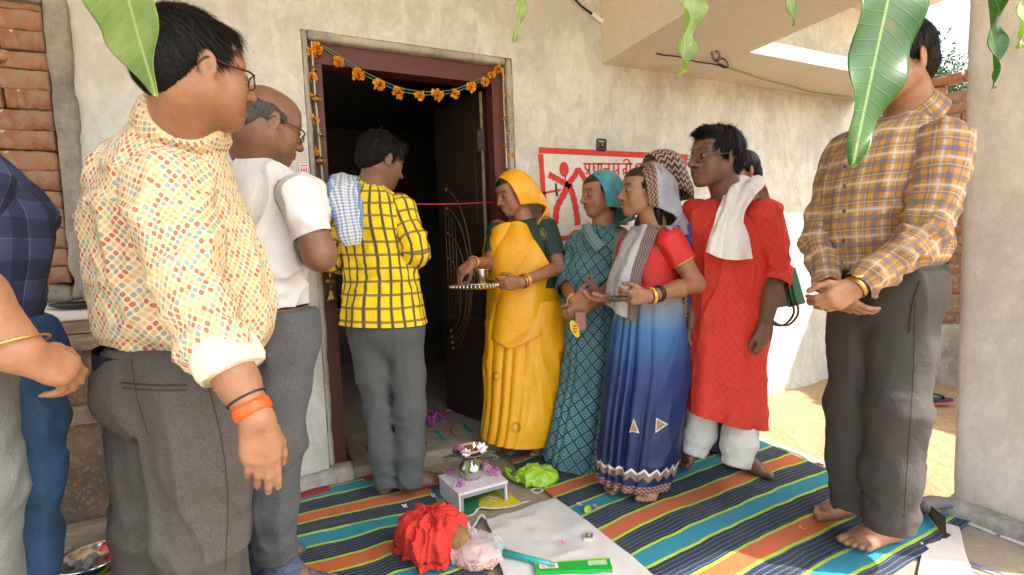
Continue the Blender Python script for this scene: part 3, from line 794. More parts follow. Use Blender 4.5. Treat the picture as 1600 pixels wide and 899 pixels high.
def add_head(S, H, jaw=1.0, chub=0.0, nose=1.0, fem=False, lips=1.0, smile=0.0):
    z = H.s
    def e(f, l, u, rf, rl, ru, k=.02, sub=False): S.ell(H.p(f, l, u), np.array([rf, rl, ru])*z, H.R, k*z, sub)
    def c(a, b, ra, rb, k=.015, sub=False): S.cone(H.p(*a), H.p(*b), ra*z, rb*z, k*z, sub)
    e(-.018, 0, .034, .094, .073, .082, .02)
    e(.030, 0, .048, .060, .062, .056, .03)
    e(.030, 0, -.028, .060, .056+.004*chub, .074, .03)
    for q in (-1, 1):
        c((-.004, q*.050*jaw, -.048), (.062, q*.020*jaw, -.097), .020+.006*chub, .017, .03)
        e(.054, q*.038, -.022, .028, .024+.005*chub, .026, .025)
        c((.080, q*.012, .026), (.066, q*.046, .026), .012 if not fem else .008, .010, .02)
        e(.050, q*.036, -.058, .026, .020+.009*chub, .028, .03)
    e(.072, 0, -.094, .021, .022*jaw, .017, .022)
    e(.076, 0, -.060, .022, .026, .026, .02)
    for q in (-1, 1): e(.094, q*.032, .004, .016, .0185, .0125, .014, True)
    for q in (-1, 1): e(.077, q*.0315, .004, .0148, .0165, .0135, .004)
    c((.086, 0, .016), (.113*(.5+.5*nose), 0, -.027), .0085, .0118*nose, .012)
    e(.111*(.5+.5*nose), 0, -.029, .0125*nose, .0125, .0105, .008)
    for q in (-1, 1): e(.099, q*.0135*nose, -.032, .0125, .0085, .0090, .008)
    for q in (-1, 1): e(.105, q*.007, -.041, .006, .0042, .004, .003, True)
    # lips
    for q in (-1, 1):
        c((.0995, 0, -.0565), (.086-smile*.3, q*(.023+smile*.5), -.0605+smile), .0062*lips, .0030, .006)
        c((.0975, 0, -.0685), (.085-smile*.3, q*(.021+smile*.5), -.0625+smile), .0078*lips, .0030, .006)
    c((.106, -.016, -.0622), (.106, .016, -.0622), .0022, .0022, .003, True)
    # ears
    for q in (-1, 1):
        er = np.stack([H.R@unit(V3(.93, q*.38, .05)), H.R@unit(V3(-.38, q*.93, 0)), H.R@unit(V3(-.12, 0, 1))], 1)
        ce = H.p(-.014, q*.077, -.006)
        S.ell(ce, np.array([.0185, .0065, .031])*z, er, .006*z)
        S.ell(H.p(-.009, q*.0735, -.030), np.array([.010, .0062, .012])*z, er, .008*z)
        S.ell(ce + er[:, 1]*.0065*z + er[:, 0]*.003*z, np.array([.0112, .0048, .0205])*z, er, .003*z, True)
        S.ell(ce + er[:, 1]*.0035*z + er[:, 0]*.002*z - er[:, 2]*.004*z, np.array([.004, .004, .010])*z, er, .003*z)
def add_neck(S, H, base, r=.056, back=None):
    S.cone(H.p(-.030, 0, -.045), base, r*.98, r*1.08, .025); S.cone(H.p(-.005, 0, -.055), base+unit(H.R[:, 0]*V3(1, 1, 0))*.012, r*.80, r*.9, .025)

def add_hand(S, w, d, dorsal, thumb, curls=None, size=1.0, spread=.12, thumb_curl=20, thumb_out=.75):
    """w wrist; d direction to the knuckles; dorsal = back of the hand; thumb = side of the thumb"""
    d = unit(d); t = unit(np.asarray(thumb)-d*(np.asarray(thumb)@d)); n = unit(np.asarray(dorsal)-d*(np.asarray(dorsal)@d)-t*(np.asarray(dorsal)@t))
    z = size; nails = []
    offs = (.0258, .0088, -.0088, -.0248); lens = (.078, .087, .081, .064); base = (.083, .086, .082, .074)
    curls = curls or [(12, 20, 15)]*4
    if len(curls) == 3 and not hasattr(curls[0], '__len__'): curls = [curls]*4
    for i in range(4):
        S.cone(w + t*offs[i]*.62*z, w + (d*base[i] + t*offs[i])*z, .0150*z, .0112*z, .014)
        p = w + (d*base[i] + t*offs[i])*z; a = 0; dd = unit(d + t*spread*(offs[i]/.028)*.6)
        rr = (.0094, .0096, .0092, .0082)[i]
        for j, (fr, cu) in enumerate(zip((.44, .31, .25), curls[i])):
            a += R_(cu); q = p + (dd*math.cos(a) - n*math.sin(a))*lens[i]*fr*z
            S.cone(p, q, rr*(1-.08*j)*z, rr*(.93-.09*j)*z, .003 if j else .006); p = q
        nails.append((p, dd*math.cos(a)-n*math.sin(a), dd*math.sin(a)+n*math.cos(a)))
    S.cone(w + (d*.022+t*.016-n*.006)*z, w + (d*.060+t*.030-n*.008)*z, .016*z, .014*z, .014)
    S.cone(w + (d*.02-t*.018-n*.004)*z, w + (d*.06-t*.026-n*.004)*z, .013*z, .012*z, .012)
    td = unit(d*.75 + t*thumb_out - n*.25); p = w + (d*.030+t*.026-n*.006)*z; a = 0
    for j, (L, cu) in enumerate(((.036, 0), (.031, thumb_curl), (.026, thumb_curl))):
        a += R_(cu); q = p + unit(td*math.cos(a) + (d*.6-t*.8-n*.3)*math.sin(a))*L*z
        S.cone(p, q, (.0125-.0014*j)*z, (.0112-.0014*j)*z, .006); p = q
    return nails
def add_foot(S, ank, d, z0=.0, size=1.0, side=1):
    """ank ankle joint; d toe direction; side +1 when the big toe lies to the left of d"""
    d = unit(V3(d[0], d[1], 0)); l = unit(np.cross(UP, d))*side; z = size; g = V3(ank[0], ank[1], z0)
    S.cone(ank, g - d*.034*z + UP*.031*z, .036*z, .030*z, .03)
    S.cone(ank + d*.008, g + d*.085*z + UP*.032*z, .036*z, .026*z, .03)
    S.cone(g - d*.03*z + UP*.026*z, g + (d*.115 + l*.022)*z + UP*.020*z, .026*z, .020*z, .025)
    S.cone(g - d*.02*z + UP*.024*z - l*.008, g + (d*.100 - l*.028)*z + UP*.017*z, .022*z, .017*z, .025)
    S.cone(g + d*.06*z + UP*.035*z, g + d*.115*z + UP*.018*z, .024*z, .018*z, .03)
    nails = []
    for i, (o, st, L, r) in enumerate(((.026, .122, .042, .0135), (.0075, .126, .036, .0098), (-.0085, .120, .032, .0093), (-.023, .111, .029, .0088), (-.036, .100, .026, .0085))):
        a = g + (d*st + l*o)*z + UP*(.017)*z; b = g + (d*(st+L) + l*(o*1.08))*z + UP*(r+.0005)*z
        S.cone(a - d*.012, b, (r+.001)*z, r*z, .004); nails.append((b + d*r*.35*z + UP*r*.72*z, d, UP))
    return nails

def paint_body(me, V, tone, H, lipcol=(.16, .045, .038), beard=0.0, brows=True, bald=False, nails=(), seed=0, hairline=True, makeup=False, lash=1.0, smile=0.0):
    base = np.array(TONES[tone] if isinstance(tone, str) else tone); C = np.tile(base, (len(V), 1))
    C *= (1 + .10*fbm(V*7, seed))[:, None]
    P = H.loc(V); f, l, u = P.T; near = (np.abs(f) < .16) & (np.abs(l) < .1) & (np.abs(u) < .14); al = np.abs(l)
    def blend(w, col):
        w = np.clip(w, 0, 1)*near
        C[:] = C*(1-w[:, None]) + np.asarray(col)*w[:, None]
    def g(df, dl, du, sf, sl, su): return np.exp(-(((f-df)/sf)**2+((al-dl)/sl)**2+((u-du)/su)**2))
    blend(.35*g(.08, .04, -.03, .03, .022, .022), base*np.array([1.18, .92, .88]))
    blend(.30*g(.115, 0, -.03, .02, .014, .014), base*np.array([1.12, .92, .9]))
    blend(.45*g(.08, .032, -.010, .03, .022, .010), base*.70)
    blend(.55*g(.08, .032, .014, .03, .024, .007), base*.66)
    u0 = u; u = u - smile*np.clip(al/.0225, 0, 1.2)**2
    if beard: blend(beard*np.clip((-.036-u)/.02, 0, 1)*np.clip((f+.005)/.03, 0, 1)*(1-g(.1, 0, -.062, .05, .02, .009)), base*.52)
    blend(.95*np.exp(-((al/.0225)**4))*np.exp(-((u+.0622-.0015*np.cos(al*90))/.0088)**4)*(f > .082), lipcol)
    blend(.9*np.exp(-((al/.02)**4))*np.exp(-((u+.0622)/.0022)**2)*(f > .084), np.asarray(lipcol)*.35)
    u = u0
    if brows:
        yb = .0285 + .004*np.sin(np.clip((al-.012)/.036, 0, 1)*3.0)
        blend(.93*np.exp(-((u-yb)/.0042)**2)*((al > .010) & (al < .052))*(f > .045), (.012, .009, .008))
    blend(.95*lash*np.exp(-((al-.0315)/.0165)**4)*np.exp(-((u-.0035+((al-.0315)/.0165)**2*.003)/.0026)**2)*(f > .06), (.010, .007, .006))
    if makeup: blend(np.exp(-((al)**2+(u-.036)**2)/.0045**2)*(f > .07), (.45, .02, .02))
    blend(.8*np.exp(-((al-.007)**2+(u+.0405)**2)/.0045**2)*(f > .095), base*.25)
    if hairline and not bald:
        blend(1.0*np.clip((u-.062+.25*np.clip(-f+.05, 0, .2))/.006, 0, 1)*(f < .092), (.012, .010, .009))
    for p, d, n in nails:
        w = np.exp(-(((V-p)**2).sum(1)/(.0075**2)))*(((V-p)@unit(n)) > .001)
        C[:] = C*(1-.55*w[:, None]) + np.array([.50, .33, .26])*(.55*w[:, None])
    at_ = me.color_attributes.new('Col', 'FLOAT_COLOR', 'POINT')
    at_.data.foreach_set('color', np.concatenate([np.clip(C, 0, 1), np.ones((len(C), 1))], 1).astype(np.float32).ravel())

EYEW = simple('eye_white', (.36, .32, .29), .3, var=.05); IRIS = simple('dark_iris', (.012, .008, .006), .15)
def add_eyes(H, parent, look=(1, 0, 0), tone='brown', openness=.5):
    """small almond eyes set into the lids"""
    z = H.s
    for q in (-1, 1):
        o = MB(); n = 14; pts = []
        for k in range(n):
            a = 2*math.pi*k/n; du = math.sin(a)*(.0062 if math.sin(a) > 0 else .0040)*openness*1.7; dl = math.cos(a)*.0125
            r2 = max(0, 1-(dl/.0172)**2-(du/.014)**2); pts.append(tuple(H.p(.0775+.0150*math.sqrt(r2)+.0009, q*(.0315+dl), .0015+du)))
        o.poly(pts, tuple(H.R[:, 0]), -.003); eye = o.build('eye', EYEW, parent)
        ic = H.p(.0775+.0157, q*.0315+look[1]*.005, .0018+look[2]*.003)
        i_ = MB(); i_.lathe([(.0062*z*min(1, openness*2), 0), (.0062*z*min(1, openness*2), .0009), (.001, .0016)], ic, tuple(H.R[:, 0]+.25*q*H.R[:, 1]), 12); i_.build('iris', IRIS, eye, sm=True)

def hair_cap(name, H, prims, parent, subs=(), planes=(), mat=None, strands=1400, seed=0, h=.0055, amp=.004, length=.03, flow=None, wild=.35, whirl=(-.05, 0, .11)):
    """prims: (f,l,u,rf,rl,ru) ellipsoids, or ('c',a,b,ra,rb) tapered locks, in head units"""
    z = H.s; pts = [H.p(*(p[:3] if p[0] != 'c' else p[1])) for p in prims] + [H.p(*p[2]) for p in prims if p[0] == 'c']
    rad = max((max(p[3:6]) if p[0] != 'c' else max(p[3:5])) for p in prims)*z+.03
    lo = np.min(pts, 0)-rad; hi = np.max(pts, 0)+rad
    S = Sdf(lo, hi, h)
    for p in prims:
        if p[0] == 'c': S.cone(H.p(*p[1]), H.p(*p[2]), p[3]*z, p[4]*z, .015)
        else: S.ell(H.p(*p[:3]), np.array(p[3:6])*z, H.R, .015)
    for p in subs: S.ell(H.p(*p[:3]), np.array(p[3:6])*z, H.R, .012, True)
    for pt, n in planes: S.plane(H.p(*pt), H.R@np.array(n, float))
    def dsp(P):
        Q = H.loc(P); a = np.arctan2(Q[:, 1], Q[:, 0]-whirl[0]); r = np.linalg.norm(Q[:, :2]-np.array(whirl[:2]), axis=1)
        return amp*(fbm(np.stack([np.cos(a)*14, np.sin(a)*14, Q[:, 2]*16], 1), seed, 2)*.7 + .5*fbm(P*60, seed+5, 2))
    S.displace(dsp); me, V = S.mesh(name); o = obj(name, me, mat or HAIR, parent)
    if strands:
        rng = np.random.default_rng(seed+3); n = len(me.polygons)
        ctr = np.empty(n*3); me.polygons.foreach_get('center', ctr); ctr = ctr.reshape(-1, 3)
        nor = np.empty(n*3); me.polygons.foreach_get('normal', nor); nor = nor.reshape(-1, 3)
        pick = rng.choice(n, min(strands, n), replace=False); w0 = H.p(*whirl)
        VV = []; FF = []
        for i in pick:
            p = ctr[i]; nn = nor[i]; d = p-w0 if flow is None else H.R@np.array(flow, float)
            d = d - nn*(d@nn); d = unit(unit(d) + rng.normal(0, wild, 3)*.5); d = unit(d-nn*(d@nn)*.9 + nn*rng.uniform(.02, .22))
            sd = unit(np.cross(d, nn))*rng.uniform(.0005, .0011)*z; L = length*z*rng.uniform(.5, 1.2)*float(np.clip((H.loc(p[None])[0][2]+.085)/.13, .22, 1)); k = len(VV); g_ = -UP*.18*L
            a, m_, b_ = p-nn*.002, p+d*L*.5+nn*.001, p+d*L-nn*.003+g_
            VV += [a-sd, a+sd, m_+sd, m_-sd, b_]; FF += [(k, k+1, k+2, k+3), (k+3, k+2, k+4)]
        obj('hair_strands', mesh_np('hair_strands', VV, FF), mat or HAIR, o)
    return o

def glasses(H, parent, rim=(.02, .015, .015), half=True, w=.024, hgt=.017, fwd=.104, ucen=-.002):
    """rectangular spectacles"""
    g = empty('spectacles', H.p(fwd, 0, 0)); g.parent = parent; g.location = Vector(H.p(fwd, 0, 0)) - origin_of(parent)
    rm = simple('spectacle_rim', rim, .3, .3)
    lm = NT('spectacle_lens'); lens = lm.done((.9, .93, .93), .03, None, 0, Transmission_Weight=1.0, IOR=1.06, Alpha=.35)
    for q in (-1, 1):
        rp = []
        for k in range(20):
            a = 2*math.pi*k/20; c, s_ = math.cos(a), math.sin(a)
            rp.append(H.p(fwd-.010*abs(c)*(1 if c*q > 0 else -.2), q*.0335+np.sign(c)*abs(c)**.6*w, ucen+np.sign(s_)*abs(s_)**.6*hgt))
        MB().tube(rp+[rp[0]], .0018, 6, False).build('rim', rm, g, sm=True)
        MB().poly([tuple(p) for p in rp], tuple(H.R[:, 0]), .0008).build('lens', lens, g)
        tp = [H.p(fwd-.010, q*.0575, ucen+.008), H.p(fwd-.03, q*.0725, ucen+.008), H.p(.03, q*.0775, ucen+.006), H.p(-.012, q*.0795, ucen+.010), H.p(-.035, q*.078, ucen-.010)]
        MB().tube(catmull(tp, 18), .0024, 6).build('temple', rm, g, sm=True)
    MB().tube(catmull([H.p(fwd, -.010, ucen+.004), H.p(fwd+.004, 0, ucen+.008), H.p(fwd, .010, ucen+.004)], 8), .0014, 6).build('bridge', rm, g, sm=True)
    return g

def ring_on(name, c, axis, r, tube, mat, parent, flat=1.0, seg=28):
    a, b, d = frame(axis); pts = [np.asarray(c)+a*math.cos(t)*r+b*math.sin(t)*r*flat for t in np.linspace(0, 2*math.pi, seg)]
    return MB().tube(pts, tube, 7, False).build(name, mat, parent, sm=True)

def folds(freq=(18, 18, 5), amp=.006, seed=0, sharp=True, lowamp=.006, low=5):
    """drapery relief in world space: sharp anisotropic creases in two scales plus slow undulation"""
    fr = np.array(freq, float)
    def fn(P):
        Q = P + .045*np.stack([noise(P*6, seed+31), noise(P*6, seed+32), noise(P*6, seed+33)], 1)
        a = (1-np.abs(noise(Q*fr, seed)))**3; b = (1-np.abs(noise(Q*fr*np.array([1.9, 1.9, 2.4]), seed+3)))**3; m = .5+.5*noise(P*4, seed+11)
        return amp*1.7*(a-.42) + amp*.9*(b-.4)*m + lowamp*noise(P*low, seed+7)
    return fn
def limb_folds(joints, amp=.007, width=.07, freq=70, seed=0, base=None):
    """ring-like creases around bent joints: joints = [(point, axis)]"""
    def fn(P):
        d = np.zeros(len(P)) if base is None else base(P)
        for k, (c, ax) in enumerate(joints):
            q = P-np.asarray(c); s_ = q@unit(ax); w = np.exp(-(q*q).sum(1)/(width*width*2.2))
            ph = 2.2*noise(P*9, seed+k) + 1.1*noise(P*22, seed+k+40)
            d = d + 1.5*amp*w*((1-np.abs(np.sin(s_*freq*.5+ph)))**1.5*2-.8)*(.6+.4*noise(P*14, seed+9))
        return d
    return fn
def loftd(fn): return lambda T, Vv, P: fn(P)
def people_trousers(name, hipc, hipw, hipd, legs, mat, parent, waist=None, h=.011, seed=0, amp=.006, knees=True, cut=None, facing=None, seat=None):
    """legs: list of [(point, radius), ...] from hip to hem"""
    pts = [q for L in legs for q, _ in L]+[hipc] + ([waist[0]] if waist else []); lo = np.min(pts, 0)-.2; hi = np.max(pts, 0)+.2
    S = Sdf(lo, hi, h); fw = facing if facing is not None else FWD
    sd = unit(np.cross(UP, fw)); Rm = np.stack([sd, unit(fw), UP], 1)
    S.ell(hipc, (hipw, hipd, .13), Rm, .03)
    if waist:
        wc, ww, wd = waist; n = 6
        for k in range(n+1):
            t = k/n; c = hipc*(1-t)+wc*t; S.ell(c, (hipw*(1-t)+ww*t, hipd*(1-t)+wd*t, .045), Rm, .03)
    if seat is not None: S.ell(seat[0], (seat[1],)*3, None, .05)
    for L in legs:
        for (a, ra), (b, rb) in zip(L[:-1], L[1:]): S.cone(a, b, ra, rb, .03)
    js = []
    for L in legs:
        if knees and len(L) >= 3: js.append((L[len(L)//2][0], L[-1][0]-L[0][0]))
        js.append((L[-1][0]+UP*.06, UP))
    S.displace(limb_folds(js, amp*.65, .085, 70, seed, folds((11, 11, 3.0), amp*.8, seed, True, amp*.9, 4)), .04)
    if waist: S.plane(waist[0]+UP*.015, UP)
    for L in legs:
        (a, ra), (b, rb) = L[-2:]; d = unit(b-a)
        X = S.ax[0][:, None, None]; Y = S.ax[1][None, :, None]; Z = S.ax[2][None, None, :]
        pl = (X-b[0])*d[0]+(Y-b[1])*d[1]+(Z-b[2])*d[2]; dist = np.sqrt((X-b[0])**2+(Y-b[1])**2+(Z-b[2])**2)
        S.D = np.where(dist < rb*2.2, np.maximum(S.D, pl), S.D).astype(np.float32)
        S.cone(b-d*.005, b+d*.06, rb*.62, rb*.62, 0, True)
    me, _ = S.mesh(name); return obj(name, me, mat, parent)
# ------------------------------------------------------------------ cloth materials
def plaid(name, ground, us, vs, pu, pv, rough=.8, weave=.25):
    """us / vs: constant ramp stops multiplied over the ground colour"""
    t = NT(name); u, v, _ = t.sep(t.tc('UV'))
    wob = t.math('MULTIPLY', t.math('SUBTRACT', t.noise(5, detail=2), .5), .012)
    cu = stripes(t, t.math('ADD', u, wob), pu, us); cv = stripes(t, t.math('ADD', v, wob), pv, vs)
    c = t.mix(1, t.mix(1, ground, cu, 'MULTIPLY'), cv, 'MULTIPLY')
    n = t.noise(7, detail=4); c = t.mix(t.math('MULTIPLY', n, .25), c, t.mix(1, c, (.7, .68, .66), 'MULTIPLY'))
    return t.done(c, rough, fold_bump(t, 11, .3, 300, .1), Sheen_Weight=.0)
def lattice_print(name):
    """cream shirting with staggered rounded lozenges in red, teal and mustard"""
    t = NT(name); uv = t.tc('UV'); u, v, _ = t.sep(uv); p = .0165
    a = t.math('DIVIDE', t.math('ADD', u, t.math('MULTIPLY', v, .86)), p); b_ = t.math('DIVIDE', t.math('SUBTRACT', u, t.math('MULTIPLY', v, .86)), p)
    fa = t.math('SUBTRACT', t.math('FRACT', a), .5); fb = t.math('SUBTRACT', t.math('FRACT', b_), .5)
    cell = t.comb(t.math('FLOOR', a), t.math('FLOOR', b_), 0)
    col = t.ramp(t.white(cell), [(0, (.46, .12, .075)), (.25, (.25, .31, .28)), (.5, (.56, .40, .17)), (.75, (.58, .45, .24))], True)
    r4 = t.math('POWER', t.math('ADD', t.math('POWER', t.math('ABSOLUTE', fa), 3.0), t.math('POWER', t.math('ABSOLUTE', fb), 3.0)), .3333)
    ground = (.70, .60, .43)
    outl = t.ramp(r4, [(0, 1), (.345, 1), (.385, 0)])
    ring = t.ramp(r4, [(0, 0), (.41, 0), (.42, 1), (.445, 1), (.46, 0)], True)
    dot = t.ramp(r4, [(0, 1), (.09, 1), (.11, 0)])
    c = t.mix(outl, ground, col); c = t.mix(t.math('MULTIPLY', dot, .6), c, (.62, .32, .10)); c = t.mix(t.math('MULTIPLY', ring, .6), c, (.60, .33, .12))
    return t.done(c, .82, fold_bump(t, 10, .3, 320, .1), Sheen_Weight=.0)
def saree_teal():
    t = NT('teal_ikat_cotton'); u, v, _ = t.sep(t.tc('UV')); wv = t.math('MULTIPLY', t.math('SUBTRACT', t.noise(60, detail=2), .5), .006)
    u2 = t.math('ADD', u, wv); p = .058
    a = t.math('DIVIDE', t.math('ADD', u2, t.math('MULTIPLY', v, .8)), p); b_ = t.math('DIVIDE', t.math('SUBTRACT', u2, t.math('MULTIPLY', v, .8)), p)
    fa = t.math('ABSOLUTE', t.math('SUBTRACT', t.math('FRACT', a), .5)); fb = t.math('ABSOLUTE', t.math('SUBTRACT', t.math('FRACT', b_), .5))
    m = t.math('MAXIMUM', fa, fb)
    c = t.ramp(m, [(0, (.05, .16, .19)), (.09, (.17, .40, .44)), (.17, (.035, .10, .13)), (.27, (.16, .38, .42)), (.36, (.10, .27, .31)), (.41, (.022, .05, .07))], True)
    n = t.noise(5, detail=4); c = t.mix(t.ramp(n, [(.35, .55), (.65, 0)]), c, (.06, .10, .12))
    return t.done(c, .75, fold_bump(t, 10, .35, 260, .1), Sheen_Weight=.0)
def saree_blue(length):
    """ombre from pale grey at the waist to navy, woven border at the hem (UV v from the waist down)"""
    t = NT('ombre_blue_silk'); u, v, _ = t.sep(t.tc('UV')); f = t.math('DIVIDE', v, length)
    f = t.math('ADD', f, t.math('MULTIPLY', t.math('SUBTRACT', t.noise(4, detail=3), .5), .07))
    c = t.ramp(f, [(.02, (.28, .31, .34)), (.08, (.15, .23, .32)), (.17, (.022, .12, .31)), (.36, (.007, .034, .155)), (.7, (.004, .014, .070))])
    e = t.math('SUBTRACT', length, v)           # distance from the hem
    z = t.math('MULTIPLY', t.math('ABSOLUTE', t.math('SUBTRACT', t.math('FRACT', t.math('DIVIDE', u, .05)), .5)), .05)
    ez = t.math('ADD', e, z); line = t.ramp(ez, [(0, 0), (.158, 0), (.159, 1), (.168, 1), (.169, 0)], True)
    tan = t.ramp(ez, [(0, 0), (.128, 0), (.129, 1), (.158, 1), (.159, 0)], True)
    zz = t.math('FRACT', t.math('DIVIDE', t.math('ADD', e, t.math('MULTIPLY', t.math('ABSOLUTE', t.math('SUBTRACT', t.math('FRACT', t.math('DIVIDE', u, .022)), .5)), .022)), .016))
    bcol = t.ramp(zz, [(0, (.30, .05, .03)), (.4, (.03, .035, .06)), (.7, (.36, .30, .24))], True)
    bm = t.ramp(e, [(0, .0), (.022, 0), (.023, 1), (.088, 1), (.089, 0)], True); hm = t.ramp(e, [(0, 1), (.022, 1), (.023, 0)], True)
    c = t.mix(line, c, (.68, .62, .55)); c = t.mix(t.math('MULTIPLY', tan, .8), c, (.30, .19, .12)); c = t.mix(bm, c, bcol); c = t.mix(hm, c, (.13, .10, .08))
    return t.done(c, .5, fold_bump(t, 10, .25, 260, .06), Sheen_Weight=.0)
def border_cloth(name, body, bd=((.16, .045, .03), (.05, .04, .035), (.40, .33, .24)), bw=.06, edge=0, width=.4, sc=.02, both=False, gold=None, axis='u'):
    """plain cloth with a zigzag woven border along u=0 (edge 0) or u=width (edge 1)"""
    t = NT(name); u, v, _ = t.sep(t.tc('UV'))
    if axis == 'v': u, v = v, u
    e = u if edge == 0 else t.math('SUBTRACT', width, u)
    if both: e = t.math('MINIMUM', u, t.math('SUBTRACT', width, u))
    zz = t.math('FRACT', t.math('DIVIDE', t.math('ADD', e, t.math('MULTIPLY', t.math('ABSOLUTE', t.math('SUBTRACT', t.math('FRACT', t.math('DIVIDE', v, sc)), .5)), sc)), sc*.8))
    bc = t.ramp(zz, [(0, bd[0]), (.4, bd[1]), (.75, bd[2])], True)
    n = t.noise(5, detail=4); c = t.mix(n, tuple(x*.85 for x in body), tuple(min(1, x*1.12) for x in body))
    c = t.mix(t.ramp(e, [(0, 1), (bw, 1), (bw+.001, 0)], True), c, bc)
    return t.done(c, .62, fold_bump(t, 10, .3, 260, .08), Sheen_Weight=.0)
def yellow_silk():
    t = NT('marigold_yellow_silk'); n = t.noise(4, detail=4); c = t.mix(n, (.80, .34, .004), (.90, .46, .008))
    return t.done(c, .42, fold_bump(t, 9, .3, 300, .05), Sheen_Weight=.0)
def red_damask():
    t = NT('red_damask_cotton'); u, v, _ = t.sep(t.tc('UV')); p = .032
    a = t.math('DIVIDE', t.math('ADD', u, t.math('MULTIPLY', v, .7)), p); b_ = t.math('DIVIDE', t.math('SUBTRACT', u, t.math('MULTIPLY', v, .7)), p)
    fa = t.math('SUBTRACT', t.math('FRACT', a), .5); fb = t.math('SUBTRACT', t.math('FRACT', b_), .5)
    r = t.math('SQRT', t.math('ADD', t.math('MULTIPLY', fa, fa), t.math('MULTIPLY', fb, fb)))
    k = t.ramp(r, [(0, 1), (.10, 1), (.13, 0), (.26, 0), (.29, 1), (.36, 1), (.40, 0)]); n = t.noise(90, detail=2)
    k = t.math('MULTIPLY', k, t.ramp(n, [(.3, .3), (.6, 1)]))
    c = t.mix(k, (.58, .028, .016), (.62, .062, .028))
    return t.done(c, .75, fold_bump(t, 10, .3, 260, .08), Sheen_Weight=.0)
def gamcha_blue():
    t = NT('blue_white_check_towel'); u, v, _ = t.sep(t.tc('UV')); p = .014
    a = stripes(t, u, p, [(0, (.75,)*3), (.5, (.10, .24, .52))]); b_ = stripes(t, v, p, [(0, (.80,)*3), (.5, (.28, .36, .50))])
    big = stripes(t, u, .075, [(0, (1, 1, 1)), (.55, (.35, .55, .85))])
    c = t.mix(1, t.mix(.5, a, b_), big, 'MULTIPLY')
    return t.done(c, .9, fold_bump(t, 14, .4, 200, .2))
def plaid2(name, ground, layers, rough=.85):
    """layers: (axis, period, start, width, colour, alpha)"""
    t = NT(name); u, v, _ = t.sep(t.tc('UV')); wob = t.math('MULTIPLY', t.math('SUBTRACT', t.noise(5, detail=2), .5), .010); c = ground
    cs = {'u': t.math('ADD', u, wob), 'v': t.math('ADD', v, wob)}
    for ax, per, st, wd, col, al in layers:
        f = t.math('FRACT', t.math('DIVIDE', cs[ax], per)); m = t.ramp(f, [(0, 0), (st, al), (min(.999, st+wd), 0)], True); c = t.mix(m, c, col)
    return t.done(c, rough, fold_bump(t, 11, .3, 300, .1))
CL = {}
CL['b_shirt'] = lattice_print('lozenge_print_cotton')
CL['b_cuff'] = fabric('pale_shirt_lining', (.70, .60, .48), .85, .08)
CL['b_trouser'] = fabric('taupe_grey_suiting', (.078, .070, .063), .85, .08, heather=.38)
CL['c_shirt'] = fabric('white_cotton', (.66, .66, .67), .85, .04, s1=8, st=.55)
CL['c_trouser'] = fabric('slate_grey_suiting', (.088, .092, .100), .85, .08, heather=.45)
CL['sock'] = fabric('blue_marled_sock', (.075, .085, .15), .95, .2, fine=160, heather=.7)
_nv, _ol = (.035, .03, .055), (.22, .16, .05)
CL['d_shirt'] = plaid2('yellow_navy_check', (.88, .62, .010), [('u', .046, .30, .30, _ol, .75), ('u', .046, .36, .18, _nv, .9), ('v', .060, .30, .20, _ol, .6), ('v', .060, .33, .05, _nv, .8), ('v', .060, .42, .05, _nv, .8), ('v', .060, .36, .05, _ol, .5)])
CL['d_trouser'] = fabric('charcoal_grey_cotton', (.085, .090, .092), .88, .10, heather=.3)
CL['e_saree'] = yellow_silk()
CL['e_blouse'] = fabric('bottle_green_blouse', (.020, .040, .030), .75, .15)
CL['f_saree'] = saree_teal()
CL['f_blouse'] = fabric('grey_teal_blouse', (.14, .22, .22), .8, .12)
CL['g_blouse'] = fabric('scarlet_blouse', (.58, .020, .020), .65, .10)
CL['g_skirt'] = saree_blue(.93)
CL['g_pallu'] = border_cloth('silver_grey_silk_with_border', (.40, .41, .42), bd=((.13, .04, .035), (.055, .05, .055), (.28, .24, .19)), bw=.065, edge=1, width=.26)
t = NT('silver_grey_printed_veil'); u, v, _ = t.sep(t.tc('UV'))
_z = t.math('FRACT', t.math('DIVIDE', t.math('ADD', v, t.math('MULTIPLY', t.math('ABSOLUTE', t.math('SUBTRACT', t.math('FRACT', t.math('DIVIDE', u, .024)), .5)), .024)), .019)); _b = t.ramp(_z, [(0, (.15, .04, .03)), (.4, (.04, .035, .03)), (.75, (.36, .26, .17))], True)
_c = t.ramp(t.noise(7, detail=3), [(.35, (.20, .24, .31)), (.6, (.33, .36, .40))]); _p = t.ramp(t.noise(13, t.map(t.tc('UV'), (1, 1.6, 1)), detail=1), [(.62, 0), (.64, 1)]); _c = t.mix(_p, _c, (.34, .22, .13)); _c = t.mix(t.ramp(v, [(0, 1), (.050, 1), (.051, 0)], True), _c, _b)
CL['g_hood'] = t.done(_c, .6, fold_bump(t, 10, .35, 260, .08))
CL['g_back'] = border_cloth('royal_blue_silk_with_border', (.014, .075, .27), bw=.045, edge=0, width=.3)
CL['h_saree'] = border_cloth('dark_paisley_cotton', (.10, .028, .030), ((.42, .36, .28), (.03, .02, .02), (.20, .03, .03)), bw=.5, edge=0, width=.5, sc=.035)
CL['j_saree'] = border_cloth('plum_print_cotton', (.060, .018, .075), ((.10, .03, .12), (.30, .24, .24), (.07, .02, .09)), bw=.2, edge=0, width=.5, sc=.03)
CL['i_kurta'] = red_damask()
CL['i_trouser'] = fabric('white_loose_cotton', (.66, .64, .58), .88, .05, s1=10, st=.45)
CL['gamcha_white'] = fabric('white_towelling', (.74, .70, .66), .95, .06, s1=16, st=.5, fine=160)
CL['gamcha_blue'] = gamcha_blue()
